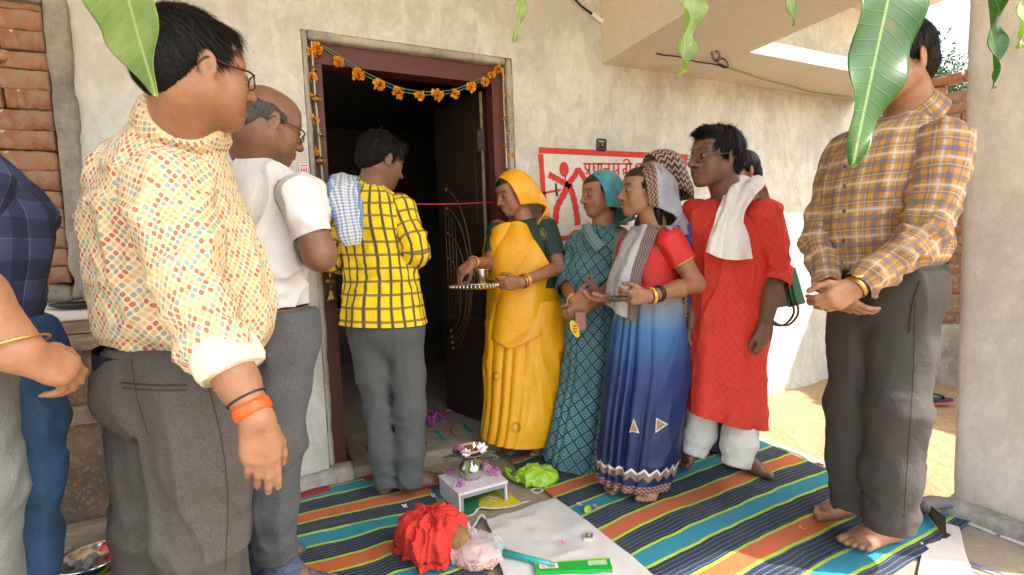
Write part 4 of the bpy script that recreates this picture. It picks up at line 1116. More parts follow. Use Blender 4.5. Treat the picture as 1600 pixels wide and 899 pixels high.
wh, gb, dk = (.62, .58, .56), (.13, .14, .25), (.085, .06, .05)
CL['k_shirt'] = plaid2('ochre_blue_tartan', (.44, .225, .040), [(x, .088, s_, w_, c_, a_) for x in 'uv' for s_, w_, c_, a_ in ((.05, .22, dk, .38), (.10, .04, gb, .75), (.19, .04, gb, .75), (.40, .16, (.46, .38, .32), .45), (.455, .05, wh, .42), (.66, .20, dk, .32), (.72, .035, wh, .35), (.80, .03, gb, .7))])
CL['k_trouser'] = fabric('dark_brown_grey_trouser', (.048, .042, .037), .8, .08, heather=.15)
CL['a_shirt'] = plaid('navy_check_cotton', (.030, .042, .105), [(0, (1, 1, 1)), (.6, (.55, .55, .6)), (.95, (2.4, 2.4, 2.2)), (.97, (1, 1, 1))], [(0, (1, 1, 1)), (.5, (1.7, 1.7, 1.6)), (.97, (2.4, 2.4, 2.2))], .10, .10)
CL['a_jeans'] = fabric('blue_denim', (.018, .060, .145), .85, .25, heather=.4)
CL['a2_jeans'] = fabric('pale_grey_denim', (.17, .185, .19), .85, .15, heather=.22)
CL['belt_black'] = simple('black_leather', (.018, .016, .015), .4, bump=.2)
CL['belt_tan'] = simple('tan_leather', (.30, .095, .03), .45, bump=.2)

# ------------------------------------------------------------------ projecting flat print onto cloth
from mathutils.bvhtree import BVHTree
def decal(name, target, px_poly, mat, parent, off=.003, dep0=.2):
    me = target.data; V = [Vector(v.co) for v in me.vertices]; bv = BVHTree.FromPolygons(V, [tuple(p.vertices) for p in me.polygons])
    P = np.array(px_poly, float); c = P.mean(0); rings = []
    for r in (0, .5, 1.0):
        ring = []
        pts = [c] if r == 0 else [c+(p-c)*r for p in P]
        for x, y in pts:
            o = Vector(CAM); d = Vector(unit(at(x, y, 1.0)-CAM)); h = bv.ray_cast(o, d)
            if h[0] is None: ring.append(None); continue
            ring.append(np.array(h[0])-np.array(d)*off)
        rings.append(ring)
    flat = [p for r in rings for p in r]
    if any(p is None for p in flat): return None
    n = len(P); F = []
    for i in range(n):
        j = (i+1) % n; F.append((0, 1+i, 1+j)); F.append((1+i, 1+n+i, 1+n+j)); F.append((1+i, 1+n+j, 1+j))
    return obj(name, mesh_np(name, flat, F), mat, parent)
def seam(target, px, mat, parent, w=.004, off=.0025, name='seam', n=30):
    me = target.data; bv = BVHTree.FromPolygons([Vector(v.co) for v in me.vertices], [tuple(p.vertices) for p in me.polygons])
    P = []
    for x, y in catmull(np.array(px, float), n):
        d = Vector(unit(at(x, y, 1)-CAM)); h = bv.ray_cast(Vector(CAM), d)
        if h[0] is not None: P.append(np.array(h[0])-np.array(d)*off)
    if len(P) < 3: return None
    V = []; F = []
    for i, p in enumerate(P):
        t_ = unit(P[min(i+1, len(P)-1)]-P[max(i-1, 0)]); s_ = unit(np.cross(t_, p-CAM))*w/2; V += [p-s_, p+s_]
        if i and np.linalg.norm(p-P[i-1]) < .08: F.append((2*i-2, 2*i-1, 2*i+1, 2*i))
    return obj(name, mesh_np(name, V, F), mat, parent)
def hood(name, H, mat, parent, front=0.0, wide=1.0, down=None, disp=None, nr=60, nc=60, **kw):
    """veil over the head in head units; down = extra rows of 7 world points"""
    rows = [[(.040, .082, -.075), (.052, .090, -.005), (.062, .072, .068), (.066, 0, .109)],
            [(-.005, .094, -.085), (.005, .102, .005), (.004, .080, .096), (.004, 0, .132)],
            [(-.060, .096, -.098), (-.072, .098, -.005), (-.070, .072, .088), (-.072, 0, .122)],
            [(-.108, .090, -.120), (-.122, .080, -.030), (-.124, .052, .045), (-.128, 0, .066)],
            [(-.125, .100, -.165), (-.148, .085, -.110), (-.155, .05, -.075), (-.160, 0, -.06)]]
    ctrl = []
    for k, r in enumerate(rows):
        r = r + [(f, -l, u) for f, l, u in r[2::-1]]
        ctrl.append([H.p(f+front*(1 if k < 2 else .3), l*wide, u) for f, l, u in r])
    for r in (down or []): ctrl.append(r)
    return sheet(name, ctrl, mat, parent, nr, nc, disp, **kw)
# ------------------------------------------------------------------ the people
def body_mesh(parent, H, tone, chains=(), hands=(), feet=(), fine=.0042, coarse=.012, torso=(), headkw=None, paint=None, neck=None):
    pts = [H.c + UP*.17*H.s, H.c - UP*.17*H.s, H.c+RGT*.15, H.c-RGT*.15, H.c+FWD*.15, H.c-FWD*.15]
    for ch in chains:
        for p, r in ch: pts += [p-.001-r, p+r]
    for h in hands: pts += [h['w']+unit(h['d'])*.2, h['w']+.06, h['w']-.06]
    for f in feet: pts += [f['ank']+unit(f['d'])*.19-UP*.08, f['ank']-unit(f['d'])*.08, f['ank']+.06, f['ank']-.06]
    lo = np.min(pts, 0)-.03; hi = np.max(pts, 0)+.03
    fines = [(H.c, .135*H.s, fine)] + [(h['w']+unit(h['d'])*.08*h.get('size', 1), .10*h.get('size', 1), max(.0042, fine)) for h in hands if h.get('vis', 1)] + [(f['ank']+unit(f['d'])*.06-UP*.06, (.13, .13, .045), .0055) for f in feet if f.get('vis', 1)]
    S = Sdf(lo, hi, coarse, fines); nails = []
    for ch in chains:
        for (a, ra), (b, rb) in zip(ch[:-1], ch[1:]): S.cone(a, b, ra, rb, .02)
    add_neck(S, H, neck[0], neck[1] if len(neck) > 1 else .056)
    add_head(S, H, **(headkw or {}))
    for h in hands: nails += add_hand(S, **{k: v for k, v in h.items() if k != 'vis'})
    for f in feet: nails += add_foot(S, **{'z0': .017, **{k: v for k, v in f.items() if k != 'vis'}})
    me, V = S.mesh('body'); paint_body(me, V, tone, H, nails=nails, **(paint or {}))
    return obj('body', me, SKIN, parent)
def bind(base, label, group='people gathered at the doorway'):
    return empty('person', (base[0], base[1], base[2] if len(base) > 2 else 0), label, 'person')
def g3(p, z): return V3(p[0], p[1], z)

# ---- man in yellow check shirt, back to us in the doorway
def person_yellow_check():
    dep = 2.31; fc = atz(625, 770); P = bind(fc, 'man in yellow and navy checked shirt seen from behind in the doorway')
    H = Head(at(597, 252, dep), heading(47), 20, 0, 1.0)
    shL, shR = at(536, 318, dep+.02), at(624, 320, dep); elL, elR = at(516, 402, 2.33), at(651, 392, 2.27); wrL, wrR = at(552, 418, 2.53), at(620, 420, 2.50)
    nb = at(582, 290, dep); chest = at(585, 350, dep+.01); pel = at(600, 480, dep+.02)
    aL, aR = atz(606, 770)+UP*.075, atz(642, 768)+UP*.075
    kL, kR = at(590, 640, 2.32), at(640, 640, 2.31); hL, hR = at(577, 520, 2.33), at(630, 520, 2.33)
    body_mesh(P, H, 'deep', chains=[[(shL, .05), (elL, .042), (wrL, .028)], [(shR, .05), (elR, .042), (wrR, .028)], [(nb, .06), (chest, .10), (pel, .10)], [(shL, .05), (chest, .08)], [(shR, .05), (chest, .08)], [(hL, .06), (kL, .036), (aL, .034)], [(hR, .06), (kR, .036), (aR, .034)]],
        hands=[dict(w=wrL, d=heading(60)-UP*.2, dorsal=UP, thumb=heading(0), curls=(35, 40, 30), vis=0), dict(w=wrR, d=heading(100)-UP*.2, dorsal=UP, thumb=heading(180), curls=(35, 40, 30), vis=0)],
        feet=[dict(ank=aL, d=heading(80), side=-1), dict(ank=aR, d=heading(22), side=1)], neck=(nb,), paint=dict(seed=1, beard=.3))
    sh = CL['d_shirt']
    rows = [(532, 504, 664, 506, 2.33, .15), (537, 470, 657, 470, 2.33, .14), (541, 432, 652, 430, 2.32, .112), (534, 390, 650, 390, 2.32, .118), (525, 350, 643, 352, 2.31, .122), (523, 324, 637, 326, 2.31, .112), (532, 304, 629, 308, 2.31, .092), (552, 289, 613, 294, 2.31, .07), (562, 281, 605, 286, 2.31, .056), (565, 277, 603, 281, 2.31, .052)]
    fd = limb_folds([(at(595, 425, dep), UP)], .012, .10, 75, 3, folds((10, 10, 3.5), .010, 4, True, .008, 4))
    ring_loft('shirt', px_rings(rows), sh, P, 110, 110, .9, loftd(fd), us=.99)
    for s_, e_, w_, nm in ((shL, elL, wrL, 3), (shR, elR, wrR, 9)):
        f2 = limb_folds([(e_, e_-s_), (e_*.4+w_*.6, w_-e_)], .010, .07, 95, nm, folds((14, 14, 6), .007, nm, True, .005, 6))
        limb_loft('sleeve', [s_+(s_-e_)*.12, s_*.6+e_*.4, e_, e_*.45+w_*.55, w_*.9+e_*.1], [.075, .066, .060, .054, .046], sh, P, 56, 64, disp=loftd(f2), us=.40)
    nd = unit(H.p(-.02, 0, -.08)-nb)
    limb_loft('collar', [nb-nd*.012, nb+nd*.022, nb+nd*.030, nb+nd*.020, nb-nd*.022], [.063, .059, .063, .069, .082], sh, P, 48, 30, us=.4)
    people_trousers('trousers', at(604, 520, 2.33), .165, .115, [[(hL, .088), (at(584, 590, 2.32), .080), (kL, .068), (at(599, 705, 2.33), .060), (at(606, 763, 2.34), .054)], [(hR, .088), (at(636, 590, 2.32), .080), (kR, .072), (at(641, 705, 2.33), .066), (at(640, 763, 2.32), .060)]], CL['d_trouser'], P, (at(600, 480, 2.33), .15, .105), seed=3, amp=.007, facing=heading(75))
    hair_cap('hair', H, [(-.022, 0, .042, .105, .084, .090), (-.070, 0, -.012, .055, .070, .062), (.045, 0, .088, .050, .062, .032)], P, subs=[(.118, 0, -.012, .075, .10, .075), (-.006, .098, -.026, .032, .032, .046), (-.006, -.098, -.026, .032, .032, .046), (.03, .09, -.05, .035, .035, .05), (.03, -.09, -.05, .035, .035, .05)], planes=[((0, 0, -.065), (.25, 0, -1))], seed=4, strands=4500, length=.034, amp=.006)
    # check towel over the left shoulder
    tw = [at(548, 300, 2.46), at(543, 284, 2.40), at(540, 279, 2.32), at(538, 290, 2.22), at(541, 325, 2.165), at(548, 362, 2.155), at(552, 383, 2.16)]
    limb_loft('towel', tw, [(.018, .060), (.02, .064), (.022, .066), (.024, .068), (.028, .064), (.028, .056), (.014, .038)], CL['gamcha_blue'], P, 56, 70, flat=UP, disp=loftd(folds((22, 22, 4), .008, 12, True, .004, 8)), us=.26)
    return P
person_yellow_check()

# ---- woman in yellow saree with the tray
def person_yellow_saree():
    dep = 2.76; fc = atz(820, 705); P = bind(fc, 'smiling woman in marigold yellow saree holding a steel tray')
    H = Head(at(801, 303, dep), heading(214), 18, 6, .96)
    nb = at(820, 349, dep+.03); shL, shR = at(852, 352, dep), at(778, 358, dep+.03); elL, elR = at(874, 418, dep-.06), at(766, 412, dep-.04); wrL, wrR = at(815, 441, 2.50), at(738, 410, 2.58)
    chest = at(818, 380, dep+.03); pel = at(822, 480, dep+.03); aL, aR = atz(846, 702)+UP*.07, atz(812, 700)+UP*.07
    hips = at(822, 500, dep+.03)
    body_mesh(P, H, 'mid', chains=[[(shL, .046), (elL, .040), (wrL, .025)], [(shR, .046), (elR, .038), (wrR, .025)], [(nb, .052), (chest, .085), (pel, .10)], [(shL, .05), (chest, .08)], [(shR, .05), (chest, .08)], [(hips+RGT*.06, .075), (aL, .034)], [(hips-RGT*.06, .075), (aR, .034)]],
        hands=[dict(w=wrL, d=heading(183)-UP*.10, dorsal=heading(270)-UP*.35, thumb=UP+heading(270)*.2, curls=(22, 30, 20), size=.92, thumb_out=.5), dict(w=wrR, d=heading(205)-UP*.75, dorsal=UP+heading(270)*.5, thumb=heading(0)+heading(270)*.4, curls=[(25, 30, 22), (30, 32, 22), (34, 35, 25), (38, 40, 25)], size=.92)],
        feet=[dict(ank=aL, d=heading(255), side=-1, size=.92), dict(ank=aR, d=heading(240), side=1, size=.92)], neck=(nb, .050), headkw=dict(fem=True, jaw=.92, chub=.45, lips=1.1, smile=.008), paint=dict(seed=2, lipcol=(.30, .07, .06), makeup=False, smile=.008))
    hair_cap('hair', H, [(-.020, 0, .036, .101, .080, .086), (-.075, 0, -.02, .05, .065, .065)], P, subs=[(.135, 0, -.018, .078, .085, .10)], planes=[((0, 0, -.07), (.3, 0, -1))], seed=14, strands=700, length=.018, amp=.002)
    bl = CL['e_blouse']
    ring_loft('blouse', px_rings([(770, 452, 872, 448, dep+.03, .115), (766, 420, 868, 415, dep+.03, .122), (768, 385, 864, 380, dep+.03, .12), (774, 362, 858, 357, dep+.03, .098), (790, 351, 845, 346, dep+.03, .075), (800, 345, 838, 341, dep+.03, .055)]), bl, P, 72, 40, .9)
    for s_, e_, r in ((shL, elL, .064), (shR, elR, .060)):
        limb_loft('blouse_sleeve', [s_+(s_-e_)*.10, s_*.7+e_*.3, s_*.26+e_*.74], [.064, r, r*.93], bl, P, 40, 24, disp=loftd(folds((16, 16, 8), .003, 3)))
    sr = CL['e_saree']; c0 = dep+.02
    def pleat(T, Vv, Q):
        ang = np.mod(T-math.radians(215), 2*math.pi)          # pleats fan out at the front-left
        w = np.exp(-((np.mod(ang+math.pi, 2*math.pi)-math.pi-.35)/.62)**2)
        return .020*w*np.minimum(1, Vv*1.6+.1)*(np.abs(np.sin(T*9.5+1.6*noise(np.stack([T*2.2, Vv*.5, 0*T], 1), 5)+.25*noise(Q*6, 5)))**.8-.5) + .009*(1-w)*ridged(Q*np.array([9, 9, 3.0])+noise(Q*3, 9)[:, None], 8) + .006*noise(Q*5, 3)
    rows = [(762, 470, 884, 468, c0, .125), (758, 505, 887, 500, c0, .145), (757, 560, 884, 555, c0, .155), (757, 615, 876, 610, c0-.01, .155), (755, 655, 868, 656, c0-.02, .158), (753, 680, 860, 688, c0-.02, .16)]
    ring_loft('saree_skirt', px_rings(rows), sr, P, 300, 90, 1.0, pleat)
    k = c0+.015
    ctrl = [[at(757, 372, k+.0), at(771, 357, k-.075), at(790, 348, k-.10), at(808, 346, k-.11), at(822, 351, k-.105)],
            [at(755, 396, k-.02), at(772, 385, k-.115), at(796, 378, k-.14), at(820, 376, k-.15), at(841, 384, k-.135)],
            [at(757, 424, k-.01), at(775, 416, k-.115), at(802, 414, k-.15), at(834, 410, k-.155), at(862, 418, k-.12)],
            [at(762, 450, k-.0), at(780, 450, k-.115), at(806, 452, k-.15), at(840, 446, k-.14), at(878, 440, k-.01)],
            [at(760, 486, k-.0), at(780, 492, k-.13), at(808, 500, k-.165), at(846, 490, k-.15), at(887, 478, k+.0)],
            [at(760, 520, k-.02), at(776, 535, k-.14), at(800, 545, k-.175), at(842, 525, k-.165), at(889, 508, k+.0)]]
    def dr(U, Vv, Q):
        ph = (Vv*1.0+U*.75)*9.0+.8*noise(Q*4, 4)+.2*noise(Q*9, 14); ph2 = (Vv*1.2-U*.45)*12+.8*noise(Q*4, 24)
        return .015*((1-np.abs(np.sin(ph*.8)))**1.4-.35)*(.45+.55*np.clip(U*1.3, 0, 1)) + .005*((1-np.abs(np.sin(ph2*.6)))**2-.3)*np.clip(1-U, 0, 1)
    sheet('saree_drape', ctrl, sr, P, 90, 90, dr, .003)
    dn = [[at(842, 348, dep-.06), at(850, 345, dep-.02), at(862, 345, dep+.05), at(856, 340, dep+.16), at(840, 340, dep+.22), at(815, 345, dep+.20), at(790, 348, dep+.14)],
          [at(846, 375, dep+.06), at(860, 385, dep+.09), at(870, 390, dep+.12), at(866, 390, dep+.20), at(845, 390, dep+.26), at(810, 390, dep+.24), at(785, 390, dep+.18)],
          [at(850, 430, dep+.10), at(866, 440, dep+.13), at(876, 445, dep+.16), at(870, 445, dep+.23), at(845, 445, dep+.27), at(810, 445, dep+.25), at(785, 445, dep+.20)]]
    hood('saree_veil', H, sr, P, -.010, 1.0, dn, lambda U, Vv, Q: .005*ridged(Q*np.array([14, 14, 14]), 5)*np.clip(Vv*1.5, .25, 1), solid=.003)
    gold = simple('zari_gold_thread', (.50, .27, .03), .5, .3); skt = [o for o in P.children if o.name.startswith('saree_skirt')][0]
    for cx, cy, rr in ((806, 668, 8), (866, 640, 8), (776, 588, 7)):
        for r0, r1 in ((1, .8), (.55, .35)):
            d_ = decal('zari_motif', skt, [(cx+rr*r0*math.cos(a), cy+rr*r0*math.sin(a)*1.1) for a in np.linspace(0, 6.283, 14, endpoint=False)], gold if r0 == 1 else sr, P, .003 if r0 == 1 else .005)
    return P, H, wrL, wrR, elL, elR
E_ = person_yellow_saree()
# ---- woman in teal ikat saree
def person_teal():
    dep = 2.66; fc = atz(895, 712); P = bind(fc, 'woman in teal diamond patterned saree with veil over her hair')
    H = Head(at(937, 304, dep), heading(204), 6, 2, .98)
    nb = at(944, 352, dep+.02); shL, shR = at(972, 374, dep-.05), at(903, 374, dep+.08); elL, elR = at(958, 448, dep-.10), at(884, 446, dep+.02); wrL, wrR = at(914, 482, 2.46), at(897, 470, 2.46)
    chest = at(935, 392, dep+.03); pel = at(925, 490, dep+.03); aL, aR = atz(925, 712)+UP*.07, atz(880, 705)+UP*.07; hips = at(922, 505, dep+.03)
    body_mesh(P, H, 'mid', chains=[[(shL, .046), (elL, .040), (wrL, .026)], [(shR, .046), (elR, .038), (wrR, .026)], [(nb, .052), (chest, .085), (pel, .10)], [(shL, .05), (chest, .08)], [(shR, .05), (chest, .08)], [(hips+RGT*.06, .075), (aL, .034)], [(hips-RGT*.06, .075), (aR, .034)]],
        hands=[dict(w=wrL, d=heading(188)-UP*.35, dorsal=heading(275)-UP*.1, thumb=UP+heading(180)*.4, curls=(40, 50, 35), size=.92, thumb_out=.5), dict(w=wrR, d=heading(-10)+UP*.35, dorsal=heading(262)+UP*.2, thumb=UP+heading(190)*.5, curls=(35, 45, 30), size=.92, thumb_out=.5)],
        feet=[dict(ank=aL, d=heading(250), side=-1, size=.9, vis=0), dict(ank=aR, d=heading(235), side=1, size=.9, vis=0)], neck=(nb, .052), headkw=dict(fem=True, jaw=1.0, chub=.9, nose=1.02, lips=1.05), paint=dict(seed=3, lipcol=(.17, .05, .04), makeup=True))
    add_eyes(H, P, (1, 0, 0), openness=.42)
    hair_cap('hair', H, [(-.020, 0, .036, .102, .081, .087), (-.075, 0, -.02, .05, .066, .070), ('c', (-.03, .066, -.02), (-.03, .062, -.085), .022, .018)], P, subs=[(.130, 0, -.022, .080, .085, .098)], planes=[((0, 0, -.10), (.3, 0, -1))], seed=24, strands=800, length=.018, amp=.002)
    sr = CL['f_saree']; c0 = dep+.03
    rows = [(926, 350, 962, 350, c0-.01, .062), (910, 360, 976, 362, c0-.01, .085), (898, 372, 984, 376, c0, .108), (889, 400, 981, 405, c0, .130), (881, 440, 974, 440, c0, .135), (879, 480, 972, 480, c0, .135), (884, 520, 972, 520, c0, .14), (880, 570, 970, 570, c0, .15), (870, 620, 965, 630, c0, .16), (858, 670, 958, 685, c0-.01, .17), (849, 712, 952, 728, c0-.02, .18)]
    def dsp(T, Vv, Q):
        lo = np.clip((Vv-.42)*3, 0, 1); w = .5+.5*np.cos(T-math.radians(235))
        return lo*(.017*w*(np.abs(np.sin(T*8.5+1.6*noise(np.stack([T*2.4, Vv*.5, 0*T], 1), 6)+.4*noise(Q*5, 4)))-.4)+.010*ridged(Q*np.array([10, 10, 2.5]), 5)) + (1-lo)*(.012*ridged(Q@np.array([[8, 0, 6], [0, 8, 6], [-9, -9, 9]]).T*.9, 7)+.006*ridged(Q*18, 3)) + .004*noise(Q*12, 2)
    ring_loft('saree', px_rings(rows), sr, P, 280, 150, .95, dsp, us=1.0)
    limb_loft('blouse_sleeve', [shL+(shL-elL)*.12, shL*.75+elL*.25, shL*.50+elL*.50], [.062, .060, .056], CL['f_blouse'], P, 40, 24, disp=loftd(folds((16, 16, 8), .004, 5)))
    limb_loft('blouse_sleeve', [shR+(shR-elR)*.12, shR*.6+elR*.4, shR*.30+elR*.70, elR, elR*.7+wrR*.3], [.062, .060, .056, .055, .056], sr, P, 40, 34, disp=loftd(folds((16, 16, 8), .006, 6)), us=.36)
    dn = [[at(905, 365, dep-.08), at(925, 350, dep-.09), at(978, 352, dep+.02), at(982, 352, dep+.14), at(970, 352, dep+.20), at(945, 355, dep+.22), at(915, 358, dep+.19)],
          [at(893, 400, dep-.05), at(925, 392, dep-.115), at(984, 385, dep+.03), at(990, 390, dep+.16), at(970, 390, dep+.23), at(940, 395, dep+.25), at(905, 395, dep+.2)],
          [at(884, 445, dep-.05), at(915, 440, dep-.115), at(982, 440, dep+.08), at(990, 445, dep+.18), at(970, 445, dep+.24), at(940, 445, dep+.25), at(900, 445, dep+.2)]]
    t = NT('teal_veil_silk'); u, v, _ = t.sep(t.tc('UV')); k = t.ramp(t.noise(9, detail=3), [(.4, (.03, .20, .26)), (.6, (.06, .33, .38))]); fl = stripes(t, v, .07, [(0, 0), (.86, 1)]); k = t.mix(t.math('MULTIPLY', fl, .7), k, (.30, .18, .10)); veil = t.done(k, .5, fold_bump(t), Sheen_Weight=.2)
    hood('saree_veil', H, veil, P, -.022, .98, dn[:0] + [[at(958, 352, dep-.09), at(968, 352, dep-.05), at(980, 352, dep+.02), at(982, 352, dep+.14), at(970, 352, dep+.20), at(945, 355, dep+.22), at(925, 358, dep+.19)]], lambda U, Vv, Q: .004*ridged(Q*14, 5), solid=.003)
    # folded veil edge crossing the chest
    ctrl = [[at(908, 352, dep-.05), at(914, 350, dep-.09), at(922, 349, dep-.10)], [at(916, 372, dep-.13), at(924, 369, dep-.14), at(932, 366, dep-.13)], [at(932, 395, dep-.145), at(940, 388, dep-.15), at(948, 382, dep-.13)]]
    sheet('saree_edge', ctrl, CL['f_blouse'], P, 24, 16, lambda U, Vv, Q: .004*np.sin(U*14), .004)
    return P, H, wrL, wrR, elL, elR
F_ = person_teal()

# ---- woman in blue ombre saree, scarlet blouse
def person_blue():
    dep = 2.31; fc = atz(1000, 765); P = bind(fc, 'woman in scarlet blouse and blue ombre saree wearing a black watch')
    H = Head(at(1004, 299, dep), heading(188), 0, -2, .98)
    nb = at(1022, 352, dep+.01); shL, shR = at(1046, 375, dep-.09), at(986, 378, dep+.14); elL, elR = at(1088, 444, dep-.10), at(968, 446, dep+.13); wrL, wrR = at(1014, 463, 2.07), at(952, 466, 2.25)
    chest = at(1014, 395, dep+.02); pel = at(1014, 480, dep+.03); aL, aR = atz(1022, 768)+UP*.07, atz(978, 758)+UP*.07; hips = at(1012, 500, dep+.03)
    body_mesh(P, H, 'brown', chains=[[(shL, .046), ((shL+elL)/2, .043), (elL, .038), (elL*.6+wrL*.4, .036), (wrL, .025)], [(shR, .046), (elR, .038), (wrR, .025)], [(nb, .05), (chest, .085), (pel, .10)], [(shL, .05), (chest, .08)], [(shR, .05), (chest, .08)], [(hips+RGT*.06, .075), (aL, .034)], [(hips-RGT*.06, .075), (aR, .034)]],
        hands=[dict(w=wrL, d=heading(180)-UP*.02, dorsal=heading(262)-UP*.25, thumb=UP+heading(270)*.25, curls=[(28, 40, 30), (32, 45, 32), (36, 48, 34), (40, 50, 36)], size=.92, thumb_out=.6), dict(w=wrR, d=heading(190), dorsal=-UP, thumb=heading(270), curls=(20, 25, 20), size=.9)],
        feet=[dict(ank=aL, d=heading(238), side=-1, size=.95), dict(ank=aR, d=heading(225), side=1, size=.95)], neck=(nb, .047), fine=.0036, headkw=dict(fem=True, jaw=.9, chub=.1, nose=.98, lips=1.08), paint=dict(seed=4, lipcol=(.22, .06, .05)))
    add_eyes(H, P, (1, 0, 0), openness=.5)
    hair_cap('hair', H, [(-.022, 0, .036, .102, .080, .086), (-.080, 0, -.03, .05, .064, .075), ('c', (-.045, .062, -.03), (-.055, .060, -.155), .024, .018), ('c', (-.045, -.062, -.03), (-.05, -.060, -.13), .024, .018)], P, subs=[(.128, 0, -.020, .080, .085, .095)], planes=[], seed=34, strands=900, length=.022, amp=.002, wild=.10)
    bl = CL['g_blouse']
    ring_loft('blouse', px_rings([(976, 474, 1060, 470, dep+.03, .115), (975, 445, 1058, 442, dep+.03, .118), (974, 410, 1058, 408, dep+.03, .125), (980, 382, 1055, 378, dep+.03, .11), (996, 366, 1046, 362, dep+.03, .09), (1004, 358, 1040, 354, dep+.03, .07)]), bl, P, 80, 50, .9, loftd(folds((12, 12, 12), .006, 5, True, .004, 6)))
    limb_loft('blouse_sleeve', [shL+(shL-elL)*.15, shL*.78+elL*.22, shL*.50+elL*.50], [.064, .061, .057], bl, P, 44, 26, disp=loftd(folds((16, 16, 10), .005, 8)))
    ring_on('sleeve_edge', shL*.50+elL*.50, elL-shL, .057, .003, simple('gold_piping', (.55, .36, .08), .5), P)
    limb_loft('blouse_sleeve', [shR+(shR-elR)*.15, shR*.5+elR*.5], [.062, .056], bl, P, 36, 16)
    c0 = dep+.03
    rows = [(970, 462, 1060, 458, c0, .118), (963, 490, 1068, 486, c0, .135), (956, 530, 1073, 528, c0, .15), (949, 580, 1074, 578, c0, .16), (943, 628, 1070, 626, c0, .155), (938, 678, 1062, 680, c0-.005, .155), (935, 720, 1052, 722, c0-.01, .152), (933, 746, 1044, 750, c0-.015, .150)]
    def pl(T, Vv, Q):
        a = np.mod(T-math.radians(228)+math.pi, 2*math.pi)-math.pi; w = np.exp(-(a/.62)**4)
        return w*np.minimum(1, .15+Vv*1.3)*.032*(np.abs(np.sin(T*12.0+1.3*noise(np.stack([T*2.4, Vv*.5, 0*T], 1), 6)+.15*noise(Q*5, 6)))-.5) + (1-w)*(.010*ridged(np.stack([T*1.6+Vv*3.5, Vv*2+T*.8, 0*T], 1), 9)+.004*ridged(Q*9, 4)) + .004*noise(Q*5, 3)
    sk = ring_loft('saree_skirt', px_rings(rows), CL['g_skirt'], P, 320, 130, 1.0, pl)
    wht = simple('white_applique', (.62, .56, .48), .8); tan = simple('tan_applique', (.32, .19, .10), .85, bump=.4, bscale=300)
    for tri in ([(990, 654), (983, 676), (999, 677)], [(1025, 653), (1044, 663), (1024, 677)]):
        d = decal('applique', sk, tri, wht, P, .004); c = np.mean(tri, 0); decal('applique', sk, [tuple(c+(np.array(q)-c)*.72) for q in tri], tan, P, .006)
    # pallu across the chest, veil and the blue end hanging behind
    k = dep
    ctrl = [[at(982, 362, k+.12), at(990, 355, k+.03), at(1000, 352, k-.05), at(1014, 352, k-.085), at(1030, 356, k-.095)],
            [at(966, 388, k+.08), at(974, 386, k-.06), at(985, 386, k-.115), at(1000, 388, k-.135), at(1016, 392, k-.13)],
            [at(953, 420, k+.04), at(962, 424, k-.09), at(974, 426, k-.14), at(988, 428, k-.155), at(1003, 428, k-.15)],
            [at(946, 450, k+.03), at(955, 456, k-.09), at(968, 460, k-.14), at(984, 464, k-.155), at(999, 466, k-.15)],
            [at(944, 470, k+.02), at(955, 482, k-.08), at(968, 492, k-.13), at(982, 500, k-.145), at(994, 506, k-.145)]]
    sheet('saree_pallu', ctrl, CL['g_pallu'], P, 70, 60, lambda U, Vv, Q: .008*np.sin(U*16+Vv*3+1.5*noise(Q*6, 3))*(1-.5*U)+.005*ridged(Q*14, 2), .003)
    ctrl = [[at(1000, 470, k-.155), at(985, 478, k-.15), at(973, 500, k-.14)], [at(985, 540, k-.155), at(970, 545, k-.15), at(958, 545, k-.13)], [at(975, 600, k-.16), at(962, 605, k-.15), at(950, 605, k-.13)]]
    dn = [[at(1040, 352, dep-.13), at(1052, 354, dep-.11), at(1070, 352, dep-.02), at(1082, 352, dep+.10), at(1075, 355, dep+.17), at(1045, 358, dep+.19), at(1012, 358, dep+.17)],
          [at(1058, 368, dep-.12), at(1066, 368, dep-.10), at(1078, 366, dep-.01), at(1088, 366, dep+.10), at(1078, 370, dep+.19), at(1045, 375, dep+.22), at(1005, 375, dep+.19)]]
    hood('saree_veil', H, CL['g_hood'], P, -.036, .98, dn, lambda U, Vv, Q: .007*ridged(Q*np.array([12, 12, 12]), 5)*np.clip(Vv*1.6, .1, 1), solid=.003)
    ctrl = [[at(1040, 360, k-.10), at(1056, 352, k-.07), at(1072, 352, k-.0), at(1084, 356, k+.06)],
            [at(1062, 400, k+.02), at(1076, 395, k-.01), at(1088, 395, k+.03), at(1094, 400, k+.07)],
            [at(1062, 450, k+.06), at(1076, 450, k+.02), at(1088, 450, k+.03), at(1097, 450, k+.08)],
            [at(1060, 520, k+.06), at(1072, 520, k+.02), at(1083, 520, k+.03), at(1092, 515, k+.08)],
            [at(1058, 580, k+.06), at(1066, 582, k+.03), at(1075, 575, k+.04), at(1083, 565, k+.08)],
            [at(1052, 625, k+.07), at(1058, 622, k+.05), at(1064, 612, k+.06), at(1070, 600, k+.09)]]
    sheet('saree_end', ctrl, CL['g_back'], P, 80, 40, lambda U, Vv, Q: .012*np.sin(U*15+Vv*4), .003)
    ring_on('earring', H.p(-.006, .079, -.040), H.R[:, 0], .004, .0022, M['goldmetal'], P)
    return P, H, wrL, wrR, elL, elR
G_ = person_blue()

